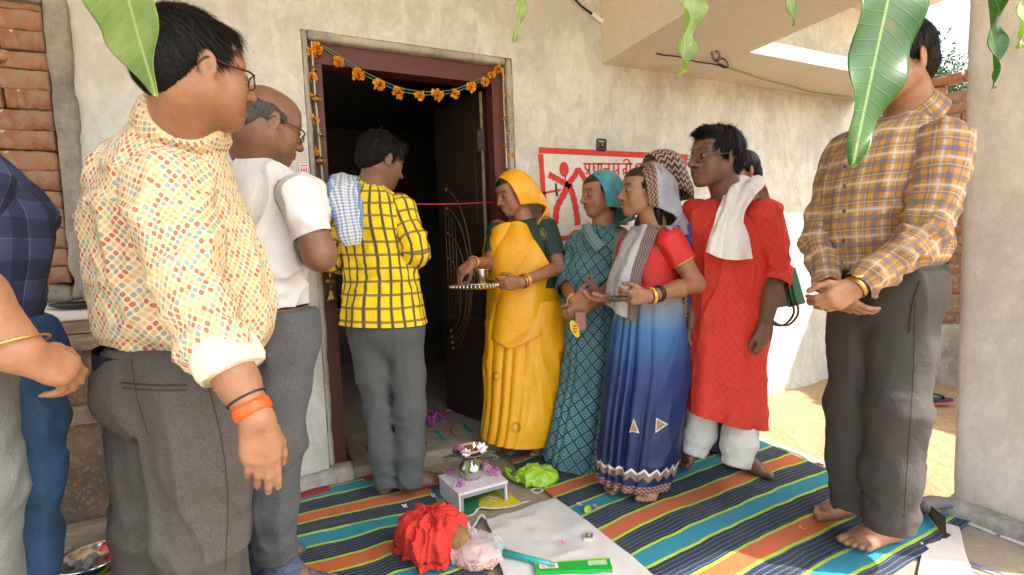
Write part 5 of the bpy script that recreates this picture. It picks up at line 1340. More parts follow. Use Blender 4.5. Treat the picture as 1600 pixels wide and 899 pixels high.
# ---- man in red kurta
def person_red():
    dep = 2.32; fc = atz(1110, 745); P = bind(fc, 'man in long red kurta and spectacles with a white towel on his shoulder')
    H = Head(at(1117, 248, 2.25), heading(199), -1, 0, 1.10)
    nb = at(1138, 306, dep-.01); shL, shR = at(1192, 330, dep-.08), at(1088, 330, dep+.10); elL, elR = at(1212, 425, dep-.04), at(1076, 430, dep+.1); wrL, wrR = at(1194, 508, dep-.12), at(1082, 500, dep+.02)
    chest = at(1138, 360, dep+.02); pel = at(1138, 500, dep+.02); aL, aR = atz(1152, 735)+UP*.08, atz(1082, 718)+UP*.08
    hL, hR = at(1160, 520, dep), at(1110, 520, dep+.05); kL, kR = at(1163, 630, dep-.02), at(1098, 630, dep+.08)
    body_mesh(P, H, 'dark', chains=[[(shL, .055), (elL, .046), (elL*.6+wrL*.4, .044), (wrL, .030)], [(shR, .055), (elR, .046), (wrR, .03)], [(nb, .06), (chest, .10), (pel, .10)], [(shL, .055), (chest, .09)], [(shR, .055), (chest, .09)], [(hL, .055), (kL, .036), (aL, .036)], [(hR, .055), (kR, .036), (aR, .036)]],
        hands=[dict(w=wrL, d=-UP+heading(190)*.12, dorsal=heading(320), thumb=heading(215), curls=(22, 30, 20), size=1.02, thumb_out=.4), dict(w=wrR, d=-UP, dorsal=heading(180), thumb=heading(215), curls=(20, 30, 20), vis=0)],
        feet=[dict(ank=aL, d=heading(312), side=-1, size=1.04), dict(ank=aR, d=heading(232), side=1, size=1.04)], neck=(nb, .062), fine=.0036, headkw=dict(jaw=1.05, chub=.5, nose=1.1), paint=dict(seed=5, beard=.35, lipcol=(.085, .035, .03)))
    add_eyes(H, P, (1, 0, 0), openness=.45)
    hair_cap('hair', H, [(-.022, 0, .044, .106, .085, .092), (-.070, 0, -.012, .055, .072, .070), (.052, .01, .098, .050, .058, .026), (.075, .03, .104, .03, .03, .014)], P, subs=[(.120, 0, -.012, .076, .10, .072), (-.006, .098, -.026, .032, .032, .046), (-.006, -.098, -.026, .032, .032, .046), (.025, .09, -.05, .030, .035, .05), (.025, -.09, -.05, .030, .035, .05)], planes=[((0, 0, -.075), (.25, 0, -1))], seed=44, strands=4500, length=.034, amp=.005)
    glasses(H, P, (.10, .10, .11), w=.026, hgt=.015)
    ku = CL['i_kurta']
    rows = [(1066, 636, 1188, 664, dep+.02, .155), (1069, 605, 1190, 632, dep+.02, .152), (1073, 560, 1192, 580, dep+.02, .15), (1078, 510, 1195, 515, dep+.02, .14), (1081, 450, 1197, 450, dep+.02, .135), (1079, 395, 1201, 395, dep+.02, .14), (1076, 352, 1205, 352, dep+.02, .135), (1080, 332, 1201, 332, dep+.02, .118), (1096, 315, 1186, 315, dep+.02, .092), (1112, 304, 1168, 303, dep+.01, .072), (1116, 298, 1163, 297, dep, .064)]
    def kd(T, Vv, Q): return (.014*np.sin(T*7+1.2*noise(Q*3, 2))*np.clip(1-Vv*2.1, 0, 1) + .016*((1-np.abs(noise(Q*np.array([9, 9, 2.2])+.3*noise(Q*4, 2)[:, None], 3)))**3-.4) + .008*((1-np.abs(noise(Q*np.array([16, 16, 9]), 5)))**3-.4) + .007*noise(Q*5, 7))
    ring_loft('kurta', px_rings(rows), ku, P, 200, 140, .95, kd, us=1.05)
    for s_, e_, w_, b_ in ((shL, elL, wrL, True), (shR, elR, wrR, False)):
        en = e_*.80+w_*.20; f2 = limb_folds([(e_, e_-s_), (en, w_-e_)], .010, .075, 95, 6, folds((14, 14, 6), .006, 9, True, .005, 6))
        limb_loft('kurta_sleeve', [s_+(s_-e_)*.14, s_*.7+e_*.3, s_*.3+e_*.7, e_, en], [.083, .078, .072, .068, .064], ku, P, 60, 70, disp=loftd(f2), us=.45)
        if b_: limb_loft('rolled_cuff', [e_*1.0, en*.5+e_*.5, en, en+(w_-e_)*.04], [.066, .074, .073, .064], ku, P, 48, 24, disp=loftd(folds((20, 20, 20), .005, 4)))
    nd = unit(H.p(-.02, 0, -.08)-nb); limb_loft('collar', [nb-nd*.02, nb+nd*.012, nb+nd*.030], [.074, .070, .068], ku, P, 40, 14)
    people_trousers('trousers', at(1138, 530, dep+.03), .13, .10, [[(hL, .075), (kL, .076), (at(1156, 690, dep-.04), .074), (at(1150, 728, dep-.05), .064)], [(hR, .075), (kR, .076), (at(1092, 680, dep+.08), .072), (at(1084, 712, dep+.07), .060)]], CL['i_trouser'], P, seed=13, amp=.0055, facing=heading(205))
    # white towel over the shoulder
    ctrl = [[at(1180, 330, dep+.20), at(1190, 320, dep+.18), at(1202, 318, dep+.14), at(1210, 322, dep+.08)],
            [at(1148, 288, dep+.12), at(1165, 281, dep+.13), at(1182, 279, dep+.10), at(1199, 290, dep+.05)],
            [at(1132, 293, dep-.02), at(1150, 285, dep-.06), at(1168, 282, dep-.08), at(1192, 292, dep-.10)],
            [at(1124, 318, dep-.13), at(1139, 315, dep-.15), at(1156, 312, dep-.16), at(1178, 310, dep-.15)],
            [at(1116, 345, dep-.155), at(1128, 346, dep-.17), at(1142, 346, dep-.18), at(1164, 340, dep-.175)],
            [at(1107, 375, dep-.16), at(1124, 380, dep-.18), at(1146, 382, dep-.19), at(1174, 375, dep-.18)],
            [at(1103, 394, dep-.16), at(1122, 402, dep-.18), at(1146, 407, dep-.19), at(1179, 404, dep-.18)]]
    tw = sheet('towel', ctrl, CL['gamcha_white'], P, 90, 60, lambda U, Vv, Q: .011*np.sin(U*13+Vv*2+1.3*noise(Q*7, 3))+.006*ridged(Q*16, 2), .004)
    return P, H, wrL, elL
I_ = person_red()

# ---- man in ochre tartan shirt
def person_tartan():
    dep = 1.72; fc = atz(1350, 835); P = bind(fc, 'barefoot man in ochre and blue tartan shirt standing by the pillar')
    H = Head(at(1397, 100, 1.66), heading(191), 8, 0, 1.10)
    nb = at(1425, 172, 1.70); shL, shR = at(1474, 222, 1.60), at(1330, 236, 1.84); elL, elR = at(1452, 362, 1.55), at(1280, 372, 1.84); wrL, wrR = at(1338, 448, 1.53), at(1294, 450, 1.70)
    chest = at(1400, 260, 1.72); pel = at(1385, 430, 1.76); aL, aR = atz(1386, 850)+UP*.085, atz(1335, 808)+UP*.085
    hL, hR = at(1415, 455, 1.70), at(1346, 455, 1.84); kL, kR = at(1402, 640, 1.68), at(1336, 630, 1.84)
    body_mesh(P, H, 'brown', chains=[[(shL, .06), (elL, .05), (wrL, .032)], [(shR, .06), (elR, .05), (wrR, .032)], [(nb, .06), (chest, .10), (pel, .10)], [(shL, .06), (chest, .10)], [(shR, .06), (chest, .10)], [(hL, .06), (kL, .04), (aL, .038)], [(hR, .06), (kR, .04), (aR, .038)]],
        hands=[dict(w=wrL, d=heading(184)-UP*.55, dorsal=heading(262)+UP*.45, thumb=UP+heading(180)*.3, curls=[(35, 45, 30), (38, 48, 30), (42, 50, 32), (46, 52, 34)], size=1.04, thumb_out=.5), dict(w=wrR, d=heading(-35)-UP*1.0, dorsal=heading(215)+UP*.1, thumb=heading(300), curls=[(18, 25, 20), (22, 28, 20), (26, 30, 22), (30, 34, 24)], size=1.04)],
        feet=[dict(ank=aL, d=heading(193), side=-1, size=1.08), dict(ank=aR, d=heading(186), side=1, size=1.08)], neck=(nb, .064), fine=.0038, headkw=dict(jaw=1.05, chub=.4), paint=dict(seed=6, beard=.3))
    add_eyes(H, P, (1, 0, 0), openness=.45)
    hair_cap('hair', H, [(-.022, 0, .042, .104, .083, .090), (-.070, 0, -.012, .055, .070, .066), (.045, 0, .092, .050, .060, .028)], P, subs=[(.118, 0, -.012, .075, .10, .072), (-.006, .098, -.026, .032, .032, .046), (-.006, -.098, -.026, .032, .032, .046), (.03, .09, -.05, .035, .035, .05), (.03, -.09, -.05, .035, .035, .05)], planes=[((0, 0, -.07), (.25, 0, -1))], seed=54, strands=4000, length=.026, amp=.004)
    sh = CL['k_shirt']
    rows = [(1298, 428, 1454, 414, 1.77, 0.1256), (1294, 400, 1468, 385, 1.77, 0.1395), (1290, 360, 1464, 345, 1.76, 0.1469), (1294, 310, 1466, 300, 1.75, 0.1488), (1302, 270, 1474, 258, 1.74, 0.1488), (1314, 238, 1478, 224, 1.73, 0.1348), (1340, 208, 1476, 195, 1.72, 0.107), (1380, 186, 1456, 176, 1.71, 0.0791), (1397, 174, 1444, 166, 1.7, 0.0651), (1400, 168, 1442, 160, 1.7, 0.0614)]
    fd = limb_folds([(at(1390, 400, 1.62), UP)], .010, .12, 60, 3, folds((8, 8, 3.5), .011, 14, True, .008, 4))
    ring_loft('shirt', px_rings(rows), sh, P, 130, 130, .92, loftd(fd), us=1.23)
    for s_, e_, w_, nm in ((shL, elL, wrL, 3), (shR, elR, wrR, 9)):
        f2 = limb_folds([(e_, e_-s_), (e_*.6+w_*.4, w_-e_)], .012, .08, 85, nm, folds((12, 12, 5), .008, nm, True, .006, 6))
        limb_loft('sleeve', [s_+(s_-e_)*.20, s_*.72+e_*.28, s_*.3+e_*.7, e_*.9+w_*.1, e_*.5+w_*.5, w_*.98+e_*.02], [.085, .084, .074, .066, .056, .046], sh, P, 72, 90, disp=loftd(f2), us=.50)
    nd = unit(H.p(-.02, 0, -.08)-nb)
    limb_loft('collar', [nb-nd*.010, nb+nd*.026, nb+nd*.036, nb+nd*.026, nb-nd*.028], [.072, .068, .072, .078, .098], sh, P, 56, 30, us=.45)
    for y in (260, 291, 330, 376): MB().sphere(at(1318+(.02*(376-y)), y, 1.6155), .007, 8, 6, (1, .6, 1)).build('button', M['black'], P)
    tr_ = people_trousers('trousers', at(1382, 462, 1.77), .175, .13, [[(hL, .107), (at(1406, 550, 1.70), .095), (kL, .086), (at(1394, 740, 1.69), .082), (at(1390, 826, 1.70), .077)], [(hR, .105), (at(1340, 550, 1.84), .096), (kR, .090), (at(1336, 720, 1.84), .084), (at(1338, 795, 1.85), .078)]], CL['k_trouser'], P, (at(1382, 425, 1.77), .168, .128), seed=23, amp=.008, facing=heading(190))
    ring_loft('belt', px_rings([(1300, 436, 1466, 424, 1.77, .139), (1300, 421, 1466, 409, 1.77, .139)]), CL['belt_black'], P, 64, 4, .92)
    dkm = simple('dark_seam', (.020, .018, .016), .9)
    seam(tr_, [(1436, 440), (1424, 480), (1420, 520)], dkm, P, .005); seam(tr_, [(1430, 470), (1426, 600), (1418, 720), (1412, 810)], dkm, P, .0018)
    return P, H, wrL, wrR
K_ = person_tartan()
# ---- bald man in white shirt
def person_white():
    dep = 1.53; P = bind(g3(at(420, 700, 1.58), 0), 'balding man in white short sleeved shirt and grey trousers looking down')
    H = Head(at(420, 196, 1.50), heading(48), 18, 0, .93)
    nb = at(398, 250, 1.53); shR, shL = at(468, 305, 1.46), at(375, 290, 1.70); elR, elL = at(500, 398, 1.46), at(400, 400, 1.82); wrR, wrL = at(478, 392, 1.72), at(440, 400, 1.95)
    chest = at(415, 320, 1.56); pel = at(418, 470, 1.57); zf = 0
    hR, hL = at(432, 520, 1.55), at(400, 520, 1.66); kR, kL = at(430, 690, 1.57), at(395, 690, 1.70)
    aR = g3(at(440, 870, 1.68), .085); aL = g3(at(390, 850, 1.80), .085)
    body_mesh(P, H, 'deep', chains=[[(shR, .055), (elR, .047), (elR*.5+wrR*.5, .044), (wrR, .03)], [(shL, .055), (elL, .047), (wrL, .03)], [(nb, .06), (chest, .085), (pel, .09)], [(shR, .05), (chest, .08)], [(shL, .05), (chest, .08)], [(hR, .06), (kR, .04), (aR, .034)], [(hL, .06), (kL, .04), (aL, .034)]],
        hands=[dict(w=wrR, d=heading(95), dorsal=UP, thumb=heading(180), curls=(25, 30, 20), vis=0), dict(w=wrL, d=heading(40), dorsal=UP, thumb=heading(-20), curls=(25, 30, 20), vis=0)],
        feet=[dict(ank=aR, d=heading(2), side=1, size=.98, vis=0), dict(ank=aL, d=heading(40), side=-1, size=.98, vis=0)], neck=(nb, .066), fine=.0038, headkw=dict(jaw=1.08, chub=.7), paint=dict(seed=7, beard=.35, bald=True))
    S = CL['c_shirt']
    # fringe of thin hair round the bald crown
    t = NT('thin_greying_hair'); hm = t.done(t.ramp(t.noise(200), [(.3, (.02, .018, .016)), (.7, (.07, .06, .055))]), .6)
    hair_cap('hair', H, [(-.020, 0, .020, .0985, .0775, .062), (-.070, 0, -.02, .046, .062, .05)], P, subs=[(.10, 0, -.01, .085, .12, .085), (-.012, 0, .095, .085, .066, .055), (.02, .09, -.05, .035, .035, .05), (.02, -.09, -.05, .035, .035, .05)], planes=[((0, 0, -.06), (.25, 0, -1))], mat=hm, seed=64, strands=1500, length=.016, amp=.0015)
    glasses(H, P, (.05, .04, .03), w=.023, hgt=.013)
    rows = [(372, 476, 470, 476, 1.58, .135), (368, 450, 472, 452, 1.58, .14), (362, 410, 478, 412, 1.57, .145), (356, 360, 484, 364, 1.56, .15), (350, 318, 486, 325, 1.55, .15), (348, 290, 482, 298, 1.55, .135), (354, 268, 468, 276, 1.54, .11), (368, 250, 446, 258, 1.53, .085), (378, 240, 434, 246, 1.53, .070), (380, 235, 430, 240, 1.53, .068)]
    fd = limb_folds([(at(430, 460, 1.45), UP)], .012, .09, 60, 3, folds((9, 9, 3.0), .011, 24, True, .008, 4))
    ring_loft('shirt', px_rings(rows), S, P, 120, 120, .92, loftd(fd))
    for s_, e_, nm in ((shR, elR, 5), (shL, elL, 8)):
        limb_loft('sleeve', [s_+(s_-e_)*.20, s_*.75+e_*.25, s_*.32+e_*.68], [.074, .068, .058], S, P, 56, 60, disp=loftd(folds((12, 12, 6), .009, nm, True, .006, 6)))
    nd = unit(H.p(-.025, 0, -.08)-nb); limb_loft('collar', [nb-nd*.012, nb+nd*.022, nb+nd*.030, nb+nd*.020, nb-nd*.020], [.074, .071, .075, .080, .092], S, P, 48, 28)
    people_trousers('trousers', at(422, 540, 1.58), .16, .13, [[(hR, .105), (at(432, 600, 1.56), .098), (kR, .088), (at(428, 790, 1.62), .080), (at(432, 868, 1.67), .074)], [(hL, .10), (kL, .085), (g3(at(390, 850, 1.80), .10), .075)]], CL['c_trouser'], P, (at(420, 490, 1.58), .155, .13), seed=33, amp=.008, facing=heading(60))
    ring_loft('belt', px_rings([(366, 496, 474, 497, 1.58, .148), (366, 478, 474, 479, 1.58, .148)]), CL['belt_tan'], P, 64, 4, .92)
    for a_, d_, sd in ((aR, heading(2), 1), (aL, heading(40), -1)):
        X = Sdf(a_-.24, a_+.24, .007); g = g3(a_, 0)
        X.cone(a_+UP*.05, a_, .046, .045, .02); X.cone(a_, g-d_*.036+UP*.033, .042, .035, .03); X.cone(a_, g+d_*.10+UP*.03, .042, .033, .03); X.cone(g-d_*.03+UP*.03, g+d_*.15+UP*.024, .032, .026, .03); l = np.cross(UP, d_)*sd
        X.cone(g+d_*.05+UP*.028, g+d_*.135-l*.024+UP*.02, .032, .020, .03); X.cone(g+d_*.11+l*.018+UP*.022, g+d_*.17+l*.012+UP*.02, .025, .021, .03)
        X.displace(folds((30, 30, 30), .003, 3)); me, _ = X.mesh('sock'); obj('sock', me, CL['sock'], P)
    return P, H
C_ = person_white()

# ---- man in lozenge print shirt, big in the foreground
def person_print():
    KD = 1.10; at = lambda x, y, d_: globals()['at'](x, y, d_*KD)
    P = bind(g3(at(280, 640, 1.02), 0), 'man in cream lozenge print shirt with rolled cuffs and orange wristband')
    H = Head(at(310, 112, .985), heading(54), 3, 0, .98)
    nb = at(284, 192, 1.02); shR, shL = at(262, 300, .94), at(250, 255, 1.22); elR = at(306, 472, .87); wrR = at(402, 655, .84)
    elL, wrL = at(285, 440, 1.32), at(325, 490, 1.30)
    chest = at(274, 335, 1.09); pel = at(288, 535, 1.12); hR, hL = at(302, 600, 1.02), at(240, 600, 1.13); kR, kL = at(320, 830, 1.06), at(252, 820, 1.16)
    aR = g3(at(325, 960, 1.10), .085); aL = g3(at(255, 940, 1.20), .085)
    body_mesh(P, H, 'brown', chains=[[(shR, .042), (elR, .038), (elR*.5+wrR*.5, .040), (elR*.3+wrR*.7, .035), (wrR, .027)], [(shL, .06), (elL, .052), (wrL, .033)], [(nb, .062), (chest, .08), (pel, .08)], [(shR, .045), (chest, .07)], [(shL, .045), (chest, .07)], [(hR, .07), (kR, .045), (aR, .038)], [(hL, .07), (kL, .045), (aL, .038)]],
        hands=[dict(w=wrR, d=-UP+heading(10)*.03, dorsal=heading(318), thumb=heading(35), curls=[(6, 12, 10), (9, 16, 12), (13, 22, 14), (18, 26, 16)], size=.93, spread=.02, thumb_out=.30, thumb_curl=14), dict(w=wrL, d=-UP, dorsal=heading(90), thumb=heading(20), curls=(25, 30, 20), vis=0)],
        feet=[dict(ank=aR, d=heading(20), side=1, vis=0), dict(ank=aL, d=heading(40), side=-1, vis=0)], neck=(nb, .060), fine=.0032, headkw=dict(jaw=1.06, chub=.85, nose=1.02), paint=dict(seed=8, beard=.30))
    add_eyes(H, P, (1, 0, 0), openness=.45)
    hair_cap('hair', H, [(-.022, 0, .040, .103, .083, .089), (-.072, 0, -.010, .054, .070, .066), (.042, 0, .084, .040, .058, .030)], P, subs=[(.122, 0, -.010, .076, .10, .070), (-.010, .104, -.012, .040, .044, .050), (-.010, -.104, -.012, .040, .044, .050), (.03, .09, -.06, .04, .04, .055), (.03, -.09, -.06, .04, .04, .055)], planes=[((0, 0, -.048), (.30, 0, -1))], seed=74, strands=6500, length=.040, amp=.003, h=.004, wild=.18, flow=(.75, 0, -.5))
    glasses(H, P, (.06, .012, .010), w=.025, hgt=.015)
    sh = CL['b_shirt']
    rows = [(177, 522, 401, 548, 1.1, 0.1386), (170, 504, 415, 519, 1.09, 0.1495), (166, 459, 416, 474, 1.09, 0.1554), (159, 404, 407, 419, 1.08, 0.1554), (152, 355, 388, 370, 1.07, 0.1512), (152, 308, 370, 315, 1.06, 0.1386), (160, 268, 350, 272, 1.06, 0.1218), (181, 234, 340, 234, 1.06, 0.0966), (206, 204, 336, 204, 1.055, 0.0756), (219, 180, 331, 182, 1.05, 0.0655), (223, 172, 329, 174, 1.05, 0.0622)]
    fd = limb_folds([(at(240, 505, .90), UP), (at(205, 330, .92), heading(0)+UP)], .013, .10, 62, 3, folds((8, 8, 3.4), .010, 34, True, .008, 4))
    ring_loft('shirt', px_rings([(r[0], r[1], r[2], r[3], r[4]*KD, r[5]) for r in rows]), sh, P, 160, 160, .92, loftd(fd), us=1.12)
    f2 = limb_folds([(elR, elR-shR), (elR*.6+wrR*.4, wrR-elR)], .008, .085, 75, 5, folds((10, 10, 4.5), .010, 7, True, .007, 5))
    cu = elR*.50+wrR*.50
    limb_loft('sleeve', [shR+(shR-elR)*.24, shR*.75+elR*.25, shR*.35+elR*.65, elR, cu*.7+elR*.3, cu], [.080, .074, .067, .062, .058, .056], sh, P, 80, 110, disp=loftd(f2), us=.50)
    limb_loft('rolled_cuff', [cu*.75+elR*.25, cu, cu+(wrR-elR)*.10, cu+(wrR-elR)*.11], [.059, .062, .059, .052], CL['b_cuff'], P, 64, 26, disp=loftd(folds((18, 18, 10), .005, 4)))
    limb_loft('sleeve', [shL+(shL-elL)*.2, shL*.5+elL*.5, elL, elL*.5+wrL*.5], [.09, .08, .07, .06], sh, P, 40, 40, us=.45)
    nd = unit(H.p(-.03, 0, -.08)-nb)
    limb_loft('collar', [nb-nd*.012, nb+nd*.028, nb+nd*.038, nb+nd*.028, nb-nd*.030], [.072, .067, .071, .078, .098], sh, P, 72, 34, us=.55, disp=loftd(folds((9, 9, 9), .004, 3)))
    tr_ = people_trousers('trousers', at(282, 605, 1.09), .155, .135, [[(hR, .112), (at(318, 700, 1.03), .104), (kR, .094), (g3(at(325, 960, 1.10), .35), .085), (g3(at(325, 960, 1.10), .06), .080)], [(hL, .108), (at(248, 700, 1.13), .098), (kL, .088), (g3(at(255, 940, 1.20), .35), .08), (g3(at(255, 940, 1.20), .06), .078)]], CL['b_trouser'], P, (at(284, 540, 1.10), .142, .138), h=.009, seed=43, amp=.011, facing=heading(35), seat=(at(222, 610, 1.05), .098))
    ring_loft('belt', px_rings([(172, 560, 404, 572, 1.10*KD, .150), (172, 536, 404, 550, 1.10*KD, .150)]), CL['belt_black'], P, 80, 4, .92)
    dkm = simple('dark_trouser_seam', (.030, .027, .024), .9)
    seam(tr_, [(188, 598), (240, 602), (292, 602)], dkm, P, .0038); seam(tr_, [(190, 606), (240, 610), (290, 610)], dkm, P, .0025); seam(tr_, [(322, 590), (345, 680), (356, 780), (352, 895)], dkm, P, .0017, n=50); seam(tr_, [(205, 560), (214, 620), (232, 680)], dkm, P, .0018)
    wb = elR*.08+wrR*.92; ax = wrR-elR
    limb_loft('wristband', [wb-unit(ax)*.011, wb-unit(ax)*.01, wb+unit(ax)*.01, wb+unit(ax)*.011], [.029, .0335, .0335, .029], simple('orange_wristband', (.85, .10, .01), .4), P, 40, 8)
    ring_on('thread', elR*.17+wrR*.83, ax, .034, .0022, M['black'], P)
    return P, H
B_ = person_print()

# ---- two people cut by the left edge
def person_navy():
    P = bind(g3(at(-40, 700, 1.12), 0), 'person in navy checked shirt and blue jeans beside the bricked window')
    H = Head(at(-110, 60, 1.05), heading(20), 0, 0, 1.0); nb = at(-105, 160, 1.08); ch = at(-75, 330, 1.10); pel = at(-45, 520, 1.12)
    sh1, sh2 = at(-60, 260, 1.02), at(-130, 250, 1.25); el1, el2 = at(-110, 440, 1.0), at(-160, 430, 1.25); w1, w2 = at(-70, 540, 1.05), at(-130, 560, 1.3)
    h1, h2 = at(-5, 590, 1.10), at(-70, 590, 1.14); k1, k2 = at(48, 740, 1.08), at(-60, 800, 1.16); a1, a2 = g3(at(10, 960, 1.15), .085), g3(at(-70, 960, 1.2), .085)
    body_mesh(P, H, 'brown', chains=[[(sh1, .055), (el1, .045), (w1, .03)], [(sh2, .055), (el2, .045), (w2, .03)], [(nb, .06), (ch, .08), (pel, .08)], [(sh1, .045), (ch, .07)], [(sh2, .045), (ch, .07)], [(h1, .06), (k1, .036), (a1, .034)], [(h2, .06), (k2, .036), (a2, .034)]], hands=[dict(w=w1, d=-UP, dorsal=heading(270), thumb=heading(0), vis=0), dict(w=w2, d=-UP, dorsal=heading(90), thumb=heading(0), vis=0)], feet=[dict(ank=a1, d=heading(20), vis=0), dict(ank=a2, d=heading(30), vis=0)], neck=(nb,), paint=dict(seed=9), fine=.007)
    hair_cap('hair', H, [(-.022, 0, .042, .104, .083, .090), (-.070, 0, -.012, .055, .070, .066)], P, subs=[(.118, 0, -.012, .075, .10, .075)], planes=[((0, 0, -.065), (.25, 0, -1))], seed=84, strands=800)
    sh = CL['a_shirt']
    rows = [(-190, 535, 40, 500, 1.11, .145), (-185, 460, 48, 440, 1.11, .145), (-180, 400, 52, 385, 1.10, .15), (-185, 340, 46, 335, 1.10, .15), (-190, 290, 22, 300, 1.09, .14), (-175, 250, -10, 265, 1.09, .12), (-150, 215, -50, 220, 1.08, .09), (-130, 190, -75, 190, 1.08, .07)]
    ring_loft('shirt', px_rings(rows), sh, P, 110, 90, .92, loftd(folds((9, 9, 4), .010, 44, True, .008, 4)), us=1.0)
    for a, b_, c_ in ((sh1, el1, w1), (sh2, el2, w2)): limb_loft('sleeve', [a+(a-b_)*.2, a*.5+b_*.5, b_, b_*.6+c_*.4], [.085, .075, .065, .06], sh, P, 40, 40, us=.45)
    people_trousers('trousers', at(-30, 580, 1.12), .16, .13, [[(h1, .10), (at(22, 670, 1.08), .092), (k1, .062), (at(38, 850, 1.12), .062), (g3(at(10, 960, 1.15), .07), .065)], [(h2, .10), (k2, .085), (g3(at(-70, 960, 1.2), .07), .075)]], CL['a_jeans'], P, (at(-45, 510, 1.12), .15, .13), seed=53, amp=.009, facing=heading(20))
person_navy()
def person_grey_jeans():
    KD = 1.14; at = lambda x, y, d_: globals()['at'](x, y, d_*KD)
    P = bind(g3(at(-130, 700, .80), 0), 'person at the photo edge in pale grey jeans wearing a thin gold bangle')
    P['label'] = 'person in pale grey jeans wearing a thin gold bangle on the forearm'
    H = Head(at(-330, -60, .85), heading(30), 0, 0, 1.0); nb = at(-320, 60, .88); ch = at(-260, 250, .88); pel = at(-190, 500, .85)
    sh1, sh2 = at(-170, 200, .76), at(-330, 180, 1.05); el1, el2 = at(-112, 392, .72), at(-330, 420, 1.1); w1, w2 = at(28, 550, .72), at(-300, 560, 1.1)
    h1, h2 = at(-90, 600, .78), at(-220, 600, .90); k1, k2 = at(-55, 760, .80), at(-190, 860, .95); a1, a2 = g3(at(-85, 900, .92), .085), g3(at(-200, 900, 1.0), .085)
    body_mesh(P, H, 'brown', chains=[[(sh1, .055), (el1, .052), (el1*.55+w1*.45, .047), (w1, .036)], [(sh2, .055), (el2, .045), (w2, .03)], [(nb, .06), (ch, .08), (pel, .08)], [(sh1, .045), (ch, .07)], [(sh2, .045), (ch, .07)], [(h1, .06), (k1, .036), (a1, .034)], [(h2, .06), (k2, .036), (a2, .034)]], hands=[dict(w=w1, d=heading(60)-UP*.75, dorsal=UP+heading(250)*.6, thumb=heading(95)+UP*.3, curls=[(30, 35, 25), (38, 42, 28), (45, 48, 30), (50, 50, 30)], size=.95, spread=.02), dict(w=w2, d=-UP, dorsal=heading(90), thumb=heading(0), vis=0)], feet=[dict(ank=a1, d=heading(20), vis=0), dict(ank=a2, d=heading(30), vis=0)], neck=(nb,), paint=dict(seed=10), fine=.0065)
    hair_cap('hair', H, [(-.022, 0, .042, .104, .083, .090), (-.070, 0, -.012, .055, .070, .066)], P, subs=[(.118, 0, -.012, .075, .10, .075)], planes=[((0, 0, -.065), (.25, 0, -1))], seed=94, strands=800)
    sh = CL['f_blouse']
    ring_loft('shirt', px_rings([(r[0], r[1], r[2], r[3], r[4]*KD, r[5]) for r in [(-320, 520, -150, 520, .86, .14), (-370, 400, -150, 400, .87, .16), (-400, 250, -160, 250, .88, .16), (-380, 160, -190, 160, .88, .13), (-350, 110, -270, 110, .88, .08)]]), sh, P, 60, 40, .92)
    for a, b_, c_ in ((sh1, el1, w1), (sh2, el2, w2)): limb_loft('sleeve', [a+(a-b_)*.2, a*.5+b_*.5, a*.25+b_*.75], [.085, .075, .066], sh, P, 40, 30)
    people_trousers('trousers', at(-150, 590, .85), .16, .13, [[(h1, .10), (k1, .072), (g3(at(-85, 900, .92), .07), .07)], [(h2, .10), (k2, .085), (g3(at(-200, 900, 1.0), .07), .075)]], CL['a2_jeans'], P, (at(-190, 510, .86), .15, .13), seed=63, amp=.009, facing=heading(20))
    ring_on('bangle', el1*.06+w1*.94, (w1-el1)+heading(180)*.05-UP*.06, .049, .0022, M['goldmetal'], P, .92)
person_grey_jeans()

# ---- two women half hidden behind
def person_behind(hp, hd, size, mat, label, rows, tone, veil, seed, head_deg=195, hairspec=True):
    dep = hd; base = g3(at((rows[-1][0]+rows[-1][2])/2, rows[-1][1], rows[-1][4]), 0); P = bind(base, label)
    H = Head(at(*hp, dep), heading(head_deg), 4, 0, size); nb = H.p(-.03, 0, -.16)
    c = [np.mean([at(r[0], r[1], r[4]), at(r[2], r[3], r[4])], 0) for r in rows]
    a1, a2 = base+RGT*.07+UP*.07, base-RGT*.07+UP*.07
    body_mesh(P, H, tone, chains=[[(nb, .05), (c[1], .09), (c[2], .09), (c[3], .09)], [(c[3], .09), (a1, .034)], [(c[3], .09), (a2, .034)]], feet=[dict(ank=a1, d=heading(240), side=-1, size=.9, vis=0), dict(ank=a2, d=heading(225), side=1, size=.9, vis=0)], neck=(nb, .05), headkw=dict(fem=True, jaw=.95, chub=.4), paint=dict(seed=seed), fine=.0065)
    hair_cap('hair', H, [(-.020, 0, .036, .102, .081, .087), (-.080, 0, -.02, .05, .066, .070)], P, subs=[(.130, 0, -.020, .080, .085, .096)], planes=[((0, 0, -.09), (.3, 0, -1))], seed=seed, strands=900, amp=.002)
    ring_loft('saree', px_rings(rows), mat, P, 160, 90, .95, lambda T, Vv, Q: .012*np.sin(T*12)*np.clip(Vv*2-.6, 0, 1)+.008*ridged(Q*np.array([9, 9, 4]), 3), us=1.0)
    if veil: hood('saree_veil', H, mat, P, -.004, 1.0, [[p-UP*.10 for p in [H.p(f, l, u) for f, l, u in ((-.08, .14, -.12), (-.12, .12, -.09), (-.15, .08, -.06), (-.16, 0, -.05), (-.15, -.08, -.06), (-.12, -.12, -.09), (-.08, -.14, -.12))]]], lambda U, Vv, Q: .004*ridged(Q*14, 5), solid=.003)
    return P, H
d = 2.62
person_behind((1030, 272), 2.60, .96, CL['h_saree'], 'woman in dark paisley veil half hidden behind the blue saree woman', [(1005, 325, 1062, 325, d, .07), (992, 350, 1085, 350, d, .11), (992, 420, 1084, 420, d, .13), (995, 500, 1088, 500, d, .14), (995, 600, 1080, 600, d, .16), (1000, 695, 1078, 695, d, .17)], 'mid', True, 15)
d = 2.78
